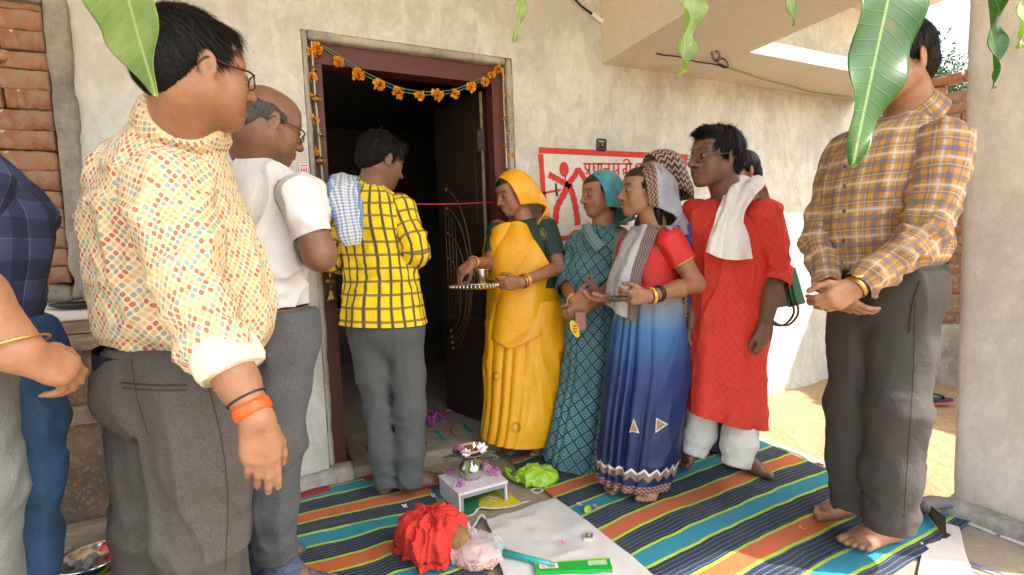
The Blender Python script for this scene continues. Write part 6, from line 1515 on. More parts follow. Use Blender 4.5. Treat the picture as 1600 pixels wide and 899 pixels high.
person_behind((1156, 268), 2.74, .96, CL['j_saree'], 'woman in plum print saree standing hidden behind the red kurta man', [(1130, 325, 1185, 325, d, .07), (1110, 345, 1205, 345, d, .11), (1110, 420, 1200, 420, d, .13), (1105, 500, 1200, 500, d, .14), (1098, 600, 1180, 600, d, .16), (1095, 692, 1160, 692, d, .17)], 'mid', False, 16)
# ------------------------------------------------------------------ floor things
def rug_mat(name, y0, seed):
    t = NT(name); u, v, _ = t.sep(t.tc('UV'))
    wob = t.math('MULTIPLY', t.math('SUBTRACT', t.noise(1.6, t.map(t.tc('UV'), (1, .3, 1), loc=(seed, 0, 0)), detail=3), .5), .075)
    fine = t.math('MULTIPLY', t.math('SUBTRACT', t.noise(16, detail=2), .5), .004)
    d = t.math('ADD', t.math('ADD', t.math('SUBTRACT', y0, v), wob), fine)
    P = .405; f = t.math('FRACT', t.math('DIVIDE', d, P))
    navy, lime, teal, orange, cyan = (.010, .012, .030), (.36, .54, .03), (.006, .22, .30), (.50, .110, .022), (.05, .19, .30)
    thin = t.ramp(t.math('FRACT', t.math('DIVIDE', d, .0188)), [(0, 0), (.84, 1)], True)
    nv = t.mix(t.math('MULTIPLY', thin, .75), navy, cyan)
    msk = lambda a, b: t.ramp(f, [(0, 0), (a, 1), (b, 0)] if a > 0 else [(0, 1), (b, 0)], True)
    c = t.mix(msk(0, .185), nv, orange); c = t.mix(msk(.5, .685), c, teal)
    for a, b_ in ((.185, .217), (.468, .5), (.685, .717), (.968, .9999)): c = t.mix(msk(a, b_), c, lime)
    n = t.noise(9, detail=5); c = t.mix(t.math('MULTIPLY', n, .3), c, t.mix(1, c, (.6, .6, .62), 'MULTIPLY'))
    dust = t.ramp(t.noise(3.5, detail=6, rough=.7), [(.52, 0), (.78, .16)]); c = t.mix(dust, c, (.30, .25, .19))
    wv = t.math('MULTIPLY', t.math('SINE', t.math('MULTIPLY', u, 1500)), t.math('SINE', t.math('MULTIPLY', v, 900)))
    nm = t.bump(wv, .15, .001); nm = t.bump(t.noise(260, detail=3), .3, .003, nm)
    return t.done(c, .95, nm, Sheen_Weight=.1)
def rug(name, x0, x1, y0, y1, mat, seed, label, skew=0.0):
    nx, ny = 130, 120; U, W = np.meshgrid(np.linspace(0, 1, nx), np.linspace(0, 1, ny))
    X = x0+(x1-x0)*U; Y = y0+(y1-y0)*W
    q = np.stack([X, Y, 0*X], -1).reshape(-1, 3)
    edge = .014*fbm(q*4, seed)
    z = .005 + .011*np.maximum(0, ridged(q*np.array([1.6, 3.2, 1])+.4*noise(q*2, seed+2)[:, None], seed)-.25) + .0015*fbm(q*5, seed+4) + .001*noise(q*20, seed)
    XX = X+edge.reshape(X.shape)*(.4+.6*np.abs(2*U-1)) ; YY = Y+ skew*(U-.5) + .014*noise(q*2.2, seed+9).reshape(X.shape)
    G = np.stack([XX, YY, np.maximum(z, .003).reshape(X.shape)], -1)
    o = grid_mesh(name, G, np.stack([X, Y], -1), False, mat, None, .004, label=label, cat='rug', group='striped rugs on the porch')
    return o
rug('striped_rug', -.85, .575, -1.95, -.06, rug_mat('left_rug_stripes', -.285, 1.0), 3, 'navy striped rug with orange and teal bands under the men by the door', .05)
rug('striped_rug', 1.05, 2.375, -1.68, -.16, rug_mat('right_rug_stripes', -.53, 5.0), 8, 'navy striped rug with orange and teal bands under the women and tartan man', .10)
# red hem strip of the left rug at the wall
G = np.stack(np.meshgrid(np.linspace(-.8, .42, 60), np.linspace(-.098, -.03, 6)), -1); G = np.concatenate([G, np.full(G.shape[:2]+(1,), .012)], -1); G[..., 1] += .06*(G[..., 0]/.6) - .03 ; G[..., 2] += .004*np.sin(G[..., 0]*20)
grid_mesh('red_strip_cloth', G, G[..., :2].copy(), False, fabric('red_border_cloth', (.27, .03, .03), .9, .15), None, .004, label='narrow red cloth strip along the foot of the wall', cat='cloth')

def crumple_sheet(name, corners, mat, z=.012, amp=.006, n=60, seed=1, thick=.001, **kw):
    c = [np.array([*p, 0.]) for p in corners]; U, W = np.meshgrid(np.linspace(0, 1, n), np.linspace(0, 1, n))
    P = ((c[0]*(1-U[..., None])+c[1]*U[..., None])*(1-W[..., None]) + (c[3]*(1-U[..., None])+c[2]*U[..., None])*W[..., None])
    q = P.reshape(-1, 3); P[..., 2] = z + (amp*(ridged(q*7, seed)*.6+fbm(q*11, seed+3)*.5)).reshape(U.shape); P[..., :2] += .008*np.stack([noise(q*6, seed+5), noise(q*6, seed+6)], -1).reshape(U.shape+(2,))
    P[..., 2] = np.maximum(P[..., 2], .004)
    return grid_mesh(name, P, P[..., :2].copy(), False, mat, None, thick, **kw)
paper = simple('dusty_white_woven_plastic', (.56, .56, .55), .7, var=.14, scale=7, bump=.3, bscale=120)
crumple_sheet('white_sheet', [(.71, -.70), (1.055, -.70), (1.11, -1.75), (.50, -1.7)], paper, .016, .007, 90, 4, label='creased white plastic sheet on the floor between the two rugs', cat='sheet')
crumple_sheet('white_cloth', [(2.35, -1.485), (2.44, -1.56), (1.88, -1.86), (1.66, -1.80)], simple('pale_sackcloth', (.60, .56, .50), .9, bump=.4, bscale=200), .006, .004, 40, 6, label='pale cloth edge lying on the ground by the pillar foot', cat='cloth')

# rangoli powder drawing
rg = empty('rangoli', (.78, -.6, .002), 'coloured powder floor drawing with yellow and green petals under the stool', 'rangoli')
def powder(name, pix, col, z, jit=.004, seed=1):
    P = [atz(x, y, 0) for x, y in pix]; P = catmull(P+[P[0]], 8*len(P))[:-1]; c = P.mean(0); n = len(P); rng = np.random.default_rng(seed)
    P = P + np.concatenate([rng.normal(0, jit*.4, (n, 2)), np.zeros((n, 1))], 1)
    V = [c*1.0]; V[0][2] = z+.002
    for k in (.5, .85, 1): V += [np.array([*(c+(p-c)*k)[:2], z+(.002 if k < .9 else -.001)]) for p in P]
    F = [(0, 1+i, 1+(i+1) % n) for i in range(n)]
    for k in range(2): F += [(1+k*n+i, 1+(k+1)*n+i, 1+(k+1)*n+(i+1) % n, 1+k*n+(i+1) % n) for i in range(n)]
    return obj(name, mesh_np(name, V, F), simple(name+'_colour', col, .95, var=.25, scale=90, bump=.5, bscale=300), rg)
powder('green_powder', [(694, 800), (700, 785), (725, 775), (745, 777), (748, 790), (735, 803), (705, 811)], (.012, .16, .055), -.001)
powder('yellow_powder', [(748, 778), (775, 766), (792, 767), (805, 778), (815, 787), (790, 792), (760, 794), (748, 790)], (.62, .50, .02), -.001)
powder('teal_powder', [(668, 770), (680, 764), (692, 776), (686, 777)], (.01, .22, .22), -.001)
def chalk(name, pix, w, col=(.70, .68, .64), z=.004, seed=1):
    P = catmull([atz(x, y, 0) for x, y in pix], 10*len(pix)); b = MB(); rng = np.random.default_rng(seed); L = []; Rr = []
    for i in range(len(P)):
        d = unit(P[min(i+1, len(P)-1)]-P[max(i-1, 0)]); s_ = np.array([-d[1], d[0], 0]); wi = w*rng.uniform(.6, 1.3)/2
        L.append(P[i]+s_*wi); Rr.append(P[i]-s_*wi)
    for i in range(len(P)-1):
        q = [L[i], L[i+1], Rr[i+1], Rr[i]]; vs = [b.bm.verts.new((p[0], p[1], z)) for p in q]; b.bm.faces.new(vs)
    return b.build(name, simple(name+'_colour', col, .95, var=.2, scale=120), rg)
chalk('chalk_line', [(690, 800), (697, 812), (712, 812), (738, 806), (750, 795), (770, 796), (800, 793), (820, 786), (828, 784)], .012)
chalk('chalk_line', [(700, 835), (722, 834), (740, 824), (752, 806), (762, 815), (780, 822)], .010, seed=2)
chalk('blue_line', [(703, 838), (725, 836), (743, 826), (753, 812), (764, 818), (780, 824)], .006, (.03, .04, .22), .003, 3)
chalk('chalk_line', [(762, 777), (778, 780)], .008, seed=4); chalk('chalk_line', [(764, 782), (776, 785)], .008, seed=5)
chalk('chalk_line', [(830, 767), (840, 764), (848, 768), (838, 772), (830, 768)], .010, seed=6)
# painted squiggles along sill and porch edge
mk = empty('painted_floor_flourish', (1.0, .1, .06), 'small teal and red painted flourishes on the door sill', 'floor paint')
def squig(parent, name, pix, w, col, z):
    P = catmull([atz(x, y, z) for x, y in pix], 24); b = MB()
    for i in range(23):
        d = unit(P[i+1]-P[i]); s_ = np.array([-d[1], d[0], 0])*w/2
        b.bm.faces.new([b.bm.verts.new(Vector((*p[:2], z))) for p in (P[i]+s_, P[i+1]+s_, P[i+1]-s_, P[i]-s_)])
    b.build(name, simple(name+'_paint', col, .9), parent)
tealc, redc, grc = (.02, .22, .22), (.34, .04, .04), (.10, .42, .08)
for pix, col in (([(678, 673), (688, 680), (690, 687), (697, 685)], tealc), ([(706, 666), (704, 674), (712, 682), (716, 680)], redc), ([(724, 661), (730, 670), (740, 676)], tealc), ([(573, 696), (575, 704), (582, 710)], tealc), ([(660, 688), (667, 692), (664, 697)], redc)): squig(mk, 'flourish', pix, .022 if col == tealc else .010, col, .0665)
mk2 = empty('painted_porch_border', (2.42, -.9, .006), 'green vine and red dots painted on the white porch edge', 'floor paint')
for pix, col, w in (([(1180, 687), (1196, 692), (1210, 700)], grc, .008), ([(1216, 699), (1235, 706), (1252, 713), (1264, 722)], grc, .010), ([(1297, 732), (1300, 738), (1312, 742), (1325, 743)], grc, .010), ([(1195, 694), (1199, 696), (1206, 699)], redc, .022), ([(1276, 723), (1282, 726), (1287, 727)], redc, .02)): squig(mk2, 'border_motif', pix, w, col, .0055)
mk3 = empty('blue_floor_lines', (2.2, -1.9, .001), 'two thin blue painted lines on the tan mud floor', 'floor paint')
for pix in ([(1473, 860), (1510, 877), (1570, 899), (1600, 912)], [(1458, 870), (1490, 882), (1540, 902)]): squig(mk3, 'line', pix, .008, (.04, .05, .30), .003)

# ------------------------------------------------------------------ offerings on the little stool
st = empty('low_stool', (.84, -.42, 0), 'small white topped low stool holding the brass-silver offering pot', 'stool'); st['label'] = 'small white topped low stool under the steel pot and pink flowers'
tz = .092; q = [atz(x, y, tz) for x, y in ((684.5, 743), (716, 772), (793.5, 751), (760, 722))]
marble = simple('white_veined_top', (.66, .62, .64), .5, var=.18, scale=30); green = simple('grey_green_enamel', (.24, .28, .25), .5, var=.3, scale=25)
MB().poly([tuple(p) for p in q], (0, 0, -1), .012).build('top', marble, st)
c = np.mean(q, 0)
def inset(p, k=.97): return c+(p-c)*k
a_, b_, d_, e_ = [inset(p) for p in q]
def panel(p, r, z0, z1, t=.008):
    n = np.cross(r-p, UP); n = unit(n)*(1 if n@(c-(p+r)/2) > 0 else -1)
    return MB().poly([(p[0], p[1], z0), (r[0], r[1], z0), (r[0], r[1], z1), (p[0], p[1], z1)], tuple(n), t)
panel(a_, b_, .0, tz-.0125).build('leg', marble, st); panel(d_, e_, .0, tz-.0125).build('leg', marble, st)
panel(b_+(d_-b_)*.04, b_+(d_-b_)*.96, .062, tz-.0125).build('apron', green, st); panel(a_+(e_-a_)*.04, a_+(e_-a_)*.96, .062, tz-.0125).build('apron', green, st)
panel(b_+(d_-b_)*.035, b_+(d_-b_)*.09, .0, .0618).build('leg_edge', green, st); panel(b_+(d_-b_)*.93, b_+(d_-b_)*.965, .0, .0618).build('leg_edge', green, st)
kp = atz(737, 746, tz)
pot = empty('offering_pot', kp, 'steel offering pot with mango leaves, oil lamp and flowers on top', 'pot')
MB().lathe([(.028, .0), (.045, .008), (.058, .036), (.057, .062), (.041, .083), (.036, .092), (.047, .102), (.045, .103)], kp, seg=36).build('vessel', M['steel'], pot, sm=True)
lampz = kp+UP*.112
MB().lathe([(.016, -.008), (.05, 0), (.080, .012), (.085, .020), (.078, .017), (.045, .007), (.001, .005)], lampz, seg=36).build('lamp_dish', M['iron'], pot, sm=True)
MB().lathe([(.014, 0), (.046, .010), (.060, .028), (.056, .028), (.040, .014), (.001, .012)], lampz+UP*.005, seg=28).build('clay_lamp', simple('pale_dough_lamp', (.55, .36, .26), .7), pot, sm=True)
MB().lathe([(.045, 0), (.001, .001)], lampz+UP*.0262, seg=20).build('oil', simple('dark_oil', (.12, .035, .018), .12), pot, sm=True)
fl = NT('flame'); fl.b.inputs['Emission Color'].default_value = (1, .55, .15, 1); fl.b.inputs['Emission Strength'].default_value = 5; flm = fl.done((1, .6, .2), .5)
MB().lathe([(.0005, 0), (.0045, .006), (.004, .012), (.0005, .024)], lampz+UP*.031+RGT*.018, seg=12).build('flame', flm, pot, sm=True)
for sgn in (-1, 1):
    pts = [kp+UP*.095+RGT*sgn*r*1.25+UP*z for r, z in ((.035, 0), (.06, .004), (.088, .004), (.100, -.004), (.094, -.012), (.084, -.008), (.087, -.002))]
    MB().tube(catmull(pts, 30), .0030, 6).build('handle', M['iron'], pot, sm=True)
def leaf_mesh(L, W, curl=.1, seed=0, n=14, m=6, wave=.0, fold=.25):
    """leaf along +x with midrib crease; returns grid"""
    t = np.linspace(0, 1, n); s_ = np.linspace(-1, 1, 2*m+1); T, S_ = np.meshgrid(t, s_, indexing='ij')
    w = W*np.sin(np.pi*np.clip(T, 0, 1)**.75)**.8*(1-.25*T); w[0] = W*.03; w[-1] = 0
    X = T*L; Y = S_*w; Z = np.abs(S_)*w*fold - curl*L*(T-.3)**2 + wave*W*np.sin(T*19+S_*1.5+seed)*np.abs(S_)**2
    return np.stack([X, Y, Z], -1)
def leaf_obj(name, base, d, nrm, L, W, mat, parent=None, curl=.1, seed=0, n=14, m=6, wave=0, fold=.25, solid=.0006, **kw):
    G = leaf_mesh(L, W, curl, seed, n, m, wave, fold); d = unit(d); nn = unit(np.asarray(nrm, float)-d*(np.asarray(nrm)@d)); s_ = np.cross(nn, d)
    P = np.asarray(base)+G[..., :1]*d+G[..., 1:2]*s_+G[..., 2:3]*nn
    uv = np.stack([G[..., 1]/max(W, 1e-6)*.5+.5, np.broadcast_to(np.linspace(0, 1, n)[:, None], G.shape[:2])], -1)
    return grid_mesh(name, P, uv, False, mat, parent, solid, **kw)
olive = simple('olive_mango_leaf', (.16, .20, .05), .5, var=.3, scale=40)
for hd, dz, L in ((180, .0, .10), (195, .25, .07), (0, .05, .085), (20, .0, .09), (262, -2.2, .085), (300, -1.0, .06)):
    leaf_obj('mango_leaf', kp+UP*.106+heading(hd)*.036, heading(hd)+UP*dz*.5, UP*.6+heading(hd)*.8 if dz < -1 else UP, L, .016, olive, pot, .15, 1)
pink = simple('pink_petal', (.58, .12, .42), .7, var=.35, scale=60); whitep = simple('white_petal', (.80, .76, .74), .7, var=.08); pale = simple('pale_pink_petal', (.66, .40, .55), .7, var=.2, scale=80)
def blossom(name, c, r, mat, parent=None, n=26, seed=0, **kw):
    """loose cluster of small curled petals"""
    rng = np.random.default_rng(seed); V = []; F = []
    for i in range(n):
        u = unit(rng.normal(0, 1, 3)+V3(0, 0, .5)); p = np.asarray(c)+u*r*rng.uniform(.35, 1)*np.array([1, 1, .7]); a, b2, _ = frame(u); th = rng.uniform(0, 6.28); a2 = a*math.cos(th)+b2*math.sin(th); b3 = np.cross(u, a2)
        s_ = r*rng.uniform(.32, .5); k = len(V)
        V += [p, p+a2*s_*.5+b3*s_*.35+u*s_*.2, p+a2*s_+u*s_*.45, p+a2*s_*.5-b3*s_*.35+u*s_*.2, p-a2*s_*.25]
        F += [(k, k+1, k+2), (k, k+2, k+3), (k, k+4, k+1), (k, k+3, k+4)]
    return obj(name, mesh_np(name, V, F), mat, parent, **kw)
def flower(name, c, r, mat, parent=None, n=8, up=UP, cup=.35, **kw):
    up = unit(up); a, b2, _ = frame(up); V = []; F = []
    for i in range(n):
        th = 2*math.pi*i/n; e = a*math.cos(th)+b2*math.sin(th); s_ = np.cross(up, e); k = len(V)
        V += [np.asarray(c), np.asarray(c)+e*r*.55+s_*r*.30+up*r*cup*.4, np.asarray(c)+e*r+up*r*cup, np.asarray(c)+e*r*.55-s_*r*.30+up*r*cup*.4]; F += [(k, k+1, k+2, k+3)]
    return obj(name, mesh_np(name, V, F), mat, parent, **kw)
for dx, dy, r, mt, sd in ((-.048, .0, .024, pink, 1), (-.030, -.02, .018, pale, 2), (.03, .035, .017, pink, 3)): blossom('blossom', lampz+RGT*dx+FWD*dy+UP*.026, r, mt, pot, 34, sd)
flower('white_flower', lampz+RGT*-.012-FWD*.045+UP*.02, .026, whitep, pot, 7, UP-FWD*.6); flower('white_flower', lampz+RGT*.052-FWD*.005+UP*.026, .030, whitep, pot, 7, UP*.6-FWD*.7+RGT*.3)
gl = 'flower heads laid on the low stool'
for i, (x, y, r, mt, lb) in enumerate(((703, 741, .024, pink, 'pink flower cluster on the stool top near its back left corner'), (714, 762, .020, pale, 'pale flower cluster on the stool edge beside larger pink one'), (721, 760, .026, pink, 'bright pink flower cluster at the stool front corner'), (771, 741, .030, pink, 'big pink flower cluster at the right of the steel pot'), (779, 744, .020, pale, 'pale pink flower cluster at the stool right corner'), (758, 727, .018, pink, 'small pink flower cluster behind the steel pot'))):
    blossom('flower_cluster', atz(x, y, tz)+UP*r*.55, r, mt, None, 48, 20+i, label=lb, cat='flower', group=gl)
for i, (x, y, mt, lb) in enumerate(((677, 777, pale, 'pale pink petal beside the teal powder'), (698, 803, pink, 'pink petal on the green powder'), (797, 770, pink, 'small pink flower by the stool right leg'), (878, 849, pink, 'magenta petal lying on the white sheet'), (905, 790, pale, 'pale petal on the rug beside the yellow-green leaf'), (632, 793, whitep, 'white heart shaped petal on the left striped rug'), (930, 793, pink, 'pink petal on the rug right of the yellow-green leaf'), (1252, 827, simple('marigold_petal', (.75, .30, .02), .7), 'orange marigold petal by the tartan man’s toes'))):
    flower('petal', atz(x, y, .012 if 700 < x < 820 else .022)+UP*.004, .017, mt, None, 4, UP+V3(.3, -.2, 0), .3, label=lb.replace('’s', ''), cat='petal', group='loose petals on the floor')
leaf_obj('betel_leaf', atz(916, 802, .02), heading(65)+UP*.25, heading(250)+UP, .055, .016, simple('lime_leaf', (.35, .55, .05), .5), None, .2, 1, label='small yellow-green folded leaf on the striped rug', cat='leaf')

# ------------------------------------------------------------------ bags, cloth, packets on the floor
def crumple(name, c, rad, mat, seed, amp, parent=None, h=.006, freq=16, **kw):
    rad = np.array(rad); S = Sdf(np.array(c)-rad*1.5-.03, np.array(c)+rad*1.5+.03, h); S.ell(c, rad, np.stack([RGT, FWD, UP], 1), 0)
    S.displace(lambda P: amp*(ridged(P*freq+.6*noise(P*freq*.6, seed+2)[:, None], seed)*.8+.4*ridged(P*freq*2.1, seed+4)+.3*noise(P*8, seed+5)), .05); S.plane((0, 0, .006), -UP)
    me, _ = S.mesh(name); return obj(name, me, mat, parent, **kw)
t = NT('lime_plastic_film'); limep = t.done(t.mix(t.noise(20), (.30, .56, .03), (.42, .70, .06)), .3, t.bump(t.noise(45, detail=4), .5, .008), Transmission_Weight=.12)
gb = empty('green_plastic_bag', atz(835, 752), 'crumpled lime green plastic bag beside the low stool', 'bag')
crumple('bag_body', atz(838, 752)+UP*.028, (.095, .075, .042), limep, 31, .017, gb, .005, 17)
MB().tube(catmull([atz(800, 738, .02), atz(790, 733, .03), atz(797, 745, .02), atz(812, 752, .02)], 16), [.012]*16, 6).build('bag_handle', limep, gb, sm=True)
redm = fabric('red_cotton_cloth', (.62, .030, .018), .8, .12, s1=22, st=.6)
def red_bundle():
    c = at(678, 862, 1.88); c[2] = .012; n, m = 150, 70; th = np.linspace(0, 2*math.pi, n, endpoint=False); t_ = np.linspace(0, 1, m); T, Tt = np.meshgrid(th, t_)
    q = np.stack([np.cos(T)*1.2, np.sin(T)*1.2, Tt*1.4], -1).reshape(-1, 3); w1 = noise(q*1.3, 3).reshape(T.shape); w2 = noise(q*2.7, 8).reshape(T.shape)
    R = (.012+.105*np.sin(np.clip(Tt*1.25, 0, 1)*math.pi/2)**.9)*(1+.14*np.sin(T*3+1.2+1.5*w1)*Tt)
    fold = (1-np.abs(np.sin(T*4.5+2.4*w1+Tt*1.6)))**1.3-.4; fold2 = (1-np.abs(np.sin(T*9+3*w2-Tt*3)))**2-.3
    R = R+(.026*fold+.012*fold2)*Tt**.6
    Z = .150*(1-Tt**2.6)+.018*fold2*(1-Tt)+.012*w2; Z[-8:] = np.minimum(Z[-8:], .03); Z = np.maximum(Z, .004)
    G = np.stack([c[0]+R*np.cos(T)+.02*w1, c[1]+R*np.sin(T), c[2]+Z], -1)
    return grid_mesh('red_cloth_bundle', G, row_uv(G, True), True, redm, None, .003, label='bright red cloth loosely wrapped round a coconut', cat='cloth')
red_bundle()
def coconut():
    c = at(717, 842, 1.86); S = Sdf(c-.1, c+.1, .005); S.ell(c, (.045, .052, .045), np.stack([RGT, FWD, UP], 1), 0); S.displace(lambda P: .003*fbm(P*90, 3)); me, _ = S.mesh('coconut')
    o = obj('coconut', me, simple('coir_husk', (.26, .15, .06), .95, var=.4, scale=60, bump=.8, bscale=220), None, label='hairy brown coconut poking out of the red cloth', cat='coconut')
    rng = np.random.default_rng(5); V = []; F = []
    for i in range(500):
        u = unit(rng.normal(0, 1, 3)); p = c+u*np.array([.046, .050, .046]); d = unit(rng.normal(0, 1, 3)+u*.6); s_ = unit(np.cross(d, u))*.0006; k = len(V); V += [p-s_, p+s_, p+d*.022]; F.append((k, k+1, k+2))
    obj('husk_fibre', mesh_np('husk_fibre', V, F), simple('coir_fibre', (.30, .18, .07), .9), o)
coconut()
pb = empty('clear_plastic_bag', atz(748, 880), 'clear plastic bag of peach coloured grains beside the coconut', 'bag')
t = NT('peach_grains'); v = t.voro(130); grains = t.done(t.ramp(t.voro(130, out=1), [(.2, (.56, .30, .24)), (.8, (.74, .50, .42))]), .7, t.bump(v, .8, .01))
crumple('grain', atz(748, 878)+UP*.022, (.080, .060, .030), grains, 51, .012, pb, .005, 20)
t = NT('clear_film'); film = t.done((.92, .86, .88), .18, t.bump(t.noise(50, detail=4), .8, .012), Transmission_Weight=.3, IOR=1.15, Alpha=.42)
crumple('film', atz(747, 874)+UP*.034, (.095, .075, .052), film, 52, .014, pb, .006, 15)
for k in range(14):
    a = 2*math.pi*k/14; p = atz(735, 858)+UP*.075; MB().tube([p, p+heading(100+k*16)*.035+UP*(.01+.012*(k % 3)), p+heading(100+k*16)*.06+UP*(.0-.01*(k % 4))], [.007, .005, .002], 5).build('film_pleat', film, pb, sm=True)
tb = empty('teal_toothbrush_pack', atz(810, 865), 'teal plastic tube lying on the white sheet', 'tube'); tealp = simple('teal_plastic', (.02, .30, .28), .3, var=.25, scale=30)
p0, p1 = atz(782, 862, .035), atz(860, 882, .03); MB().tube([p0, p0+(p1-p0)*.5, p1], [.013, .011, .012], 10).build('tube', tealp, tb, sm=True)
crumple('tube_end', atz(778, 858, .03), (.032, .02, .018), tealp, 61, .006, tb, .004, 30)
pk = empty('green_packet', atz(895, 885), 'long flat glossy green incense packet on the white sheet', 'packet'); gp = simple('glossy_green_print', (.015, .36, .05), .22, var=.25, scale=12)
pc = [atz(x, y, .03) for x, y in ((838, 893), (957, 889), (952, 871), (834, 880))]
MB().poly([tuple(p) for p in pc], (0, 0, -1), .016).build('wrapper', gp, pk)
def on_quad(name, pcs, u0, u1, v0, v1, mat, parent, dz=.0015):
    f = lambda u, v: (pcs[0]*(1-u)+pcs[1]*u)*(1-v)+(pcs[3]*(1-u)+pcs[2]*u)*v+UP*dz
    b = MB(); b.bm.faces.new([b.bm.verts.new(Vector(f(*q))) for q in ((u0, v0), (u1, v0), (u1, v1), (u0, v1))]); return b.build(name, mat, parent)
on_quad('label', pc, .06, .30, .25, .8, M['white'], pk); on_quad('label', pc, .70, .95, .35, .8, simple('pale_green_print', (.35, .62, .30), .4), pk); on_quad('stripe', pc, .0, 1, .86, .97, simple('lime_print', (.25, .62, .08), .35), pk)
for k in range(5): on_quad('print_line', pc, .08, .13 if k % 2 else .27, .32+k*.09, .35+k*.09, M['blackpaint'], pk, .002)
for k in range(9): on_quad('bar', pc, .17+k*.011, .174+k*.011, .36, .62, M['blackpaint'], pk, .0025)
mb_ = empty('matchbox', atz(920, 838), 'small matchbox with picture label on the white sheet edge', 'matchbox'); mc = [atz(x, y, .028) for x, y in ((912, 842), (927, 842), (929, 832), (914, 832))]
MB().poly([tuple(p) for p in mc], (0, 0, -1), .013).build('carton', simple('cream_card', (.62, .55, .42), .8), mb_)
on_quad('picture', mc, .12, .88, .15, .85, simple('picture_print', (.10, .12, .25), .5, var=.8, scale=120), mb_); on_quad('picture', mc, .35, .65, .3, .75, simple('picture_gold', (.6, .36, .06), .5), mb_, .002)

# ------------------------------------------------------------------ left corner things
gv = []
rng = np.random.default_rng(12); V = []; F = []
for i in range(160):
    c = V3(rng.uniform(-1.25, -.72), rng.uniform(-.33, -.13), .012+rng.uniform(0, .03)); s_ = rng.uniform(.012, .03); a = unit(rng.normal(0, 1, 3)); b2 = unit(np.cross(a, rng.normal(0, 1, 3))); d3 = np.cross(a, b2); k = len(V)
    V += [c+a*s_, c-a*s_*.9, c+b2*s_*.7, c-b2*s_*.8, c+d3*s_*.6, c-d3*s_*.6]
    for x in (0, 1):
        for y in (2, 3):
            for z_ in (4, 5): F.append((k+x, k+y, k+z_))
obj('stone_chips', mesh_np('stone_chips', V, F), simple('grey_stone_chips', (.26, .26, .26), .9, var=.4, scale=20), None, label='heap of grey stone chips below the old panel', cat='gravel', kind='stuff')
bc = atz(146, 893, 0)
bo = MB().lathe([(.05, 0), (.085, .012), (.108, .05), (.112, .06), (.108, .06), (.10, .05), (.08, .018), (.001, .012)], bc+UP*.004, seg=40).build('steel_bowl', M['steel'], None, sm=True, label='shiny steel bowl on the floor near the stone chips', cat='bowl')
rr = empty('red_ribbon_pile', atz(205, 872), 'tangle of shiny red ribbon with a white tag by the men’s feet', 'ribbon'); rr['label'] = 'tangle of shiny red ribbon on a white saucer near the plank'
rib = simple('red_satin', (.62, .015, .03), .35); rng = np.random.default_rng(3); c = atz(207, 862)+UP*.03
for k in range(7):
    pts = [c+V3(rng.normal(0, .045), rng.normal(0, .035), rng.uniform(-.01, .03)) for _ in range(6)]; P = catmull(pts, 40)
    b = MB(); prev = None
    for i in range(40):
        w_ = UP*.009+V3(.004, .004, 0); u_ = b.bm.verts.new(Vector(P[i]+w_)); v_ = b.bm.verts.new(Vector(P[i]-w_))
        if prev: b.bm.faces.new((prev[0], u_, v_, prev[1]))
        prev = (u_, v_)
    b.build('ribbon_loop', rib, rr, sm=True)
MB().lathe([(.05, 0), (.055, .008), (.04, .006), (.001, .005)], c-UP*.028, seg=24).build('saucer', M['white'], rr, sm=True)
crumple('green_scrap', atz(193, 892)+UP*.01, (.035, .02, .014), simple('green_film', (.02, .22, .06), .4), 71, .006, None, .005, 25, label='dark green plastic scrap beside the steel bowl', cat='scrap')
MB().lathe([(.001, 0), (.10, .0), (.125, .010), (.128, .018), (.12, .020), (.10, .012), (.001, .010)], V3(-.70, -.085, .9745), seg=40, sy=.6).build('griddle', M['black'], None, sm=True, label='black iron griddle pan lying on the white window sill', cat='pan')
# crumpled colourful paper on the room floor
hp = empty('petal_heap', atz(655, 655, .062), 'heap of pink and purple flower petals on the dim room floor', 'petals')
for k, (mt, n_) in enumerate(((pink, 150), (simple('violet_petal', (.20, .05, .30), .7, var=.3), 90), (pale, 60), (simple('crimson_petal', (.40, .03, .08), .7), 60))):
    rng = np.random.default_rng(60+k); V = []; F = []; c0 = atz(655, 655, .066)
    for i in range(n_):
        r_ = abs(rng.normal(0, .6)); th = rng.uniform(0, 6.28); p = c0+RGT*math.cos(th)*r_*.17+FWD*math.sin(th)*r_*.13+UP*max(0, rng.uniform(0, .05)*(1-r_*.8)); a_ = unit(rng.normal(0, 1, 3)*V3(1, 1, .4)); b3 = unit(np.cross(a_, UP+rng.normal(0, .4, 3))); s_ = rng.uniform(.018, .038); j = len(V)
        V += [p-a_*s_, p+b3*s_*.5+UP*.004, p+a_*s_+UP*.006, p-b3*s_*.5+UP*.004]; F.append((j, j+1, j+2, j+3))
    obj('petals', mesh_np('petals', V, np.array(F)), mt, hp, kind='stuff')
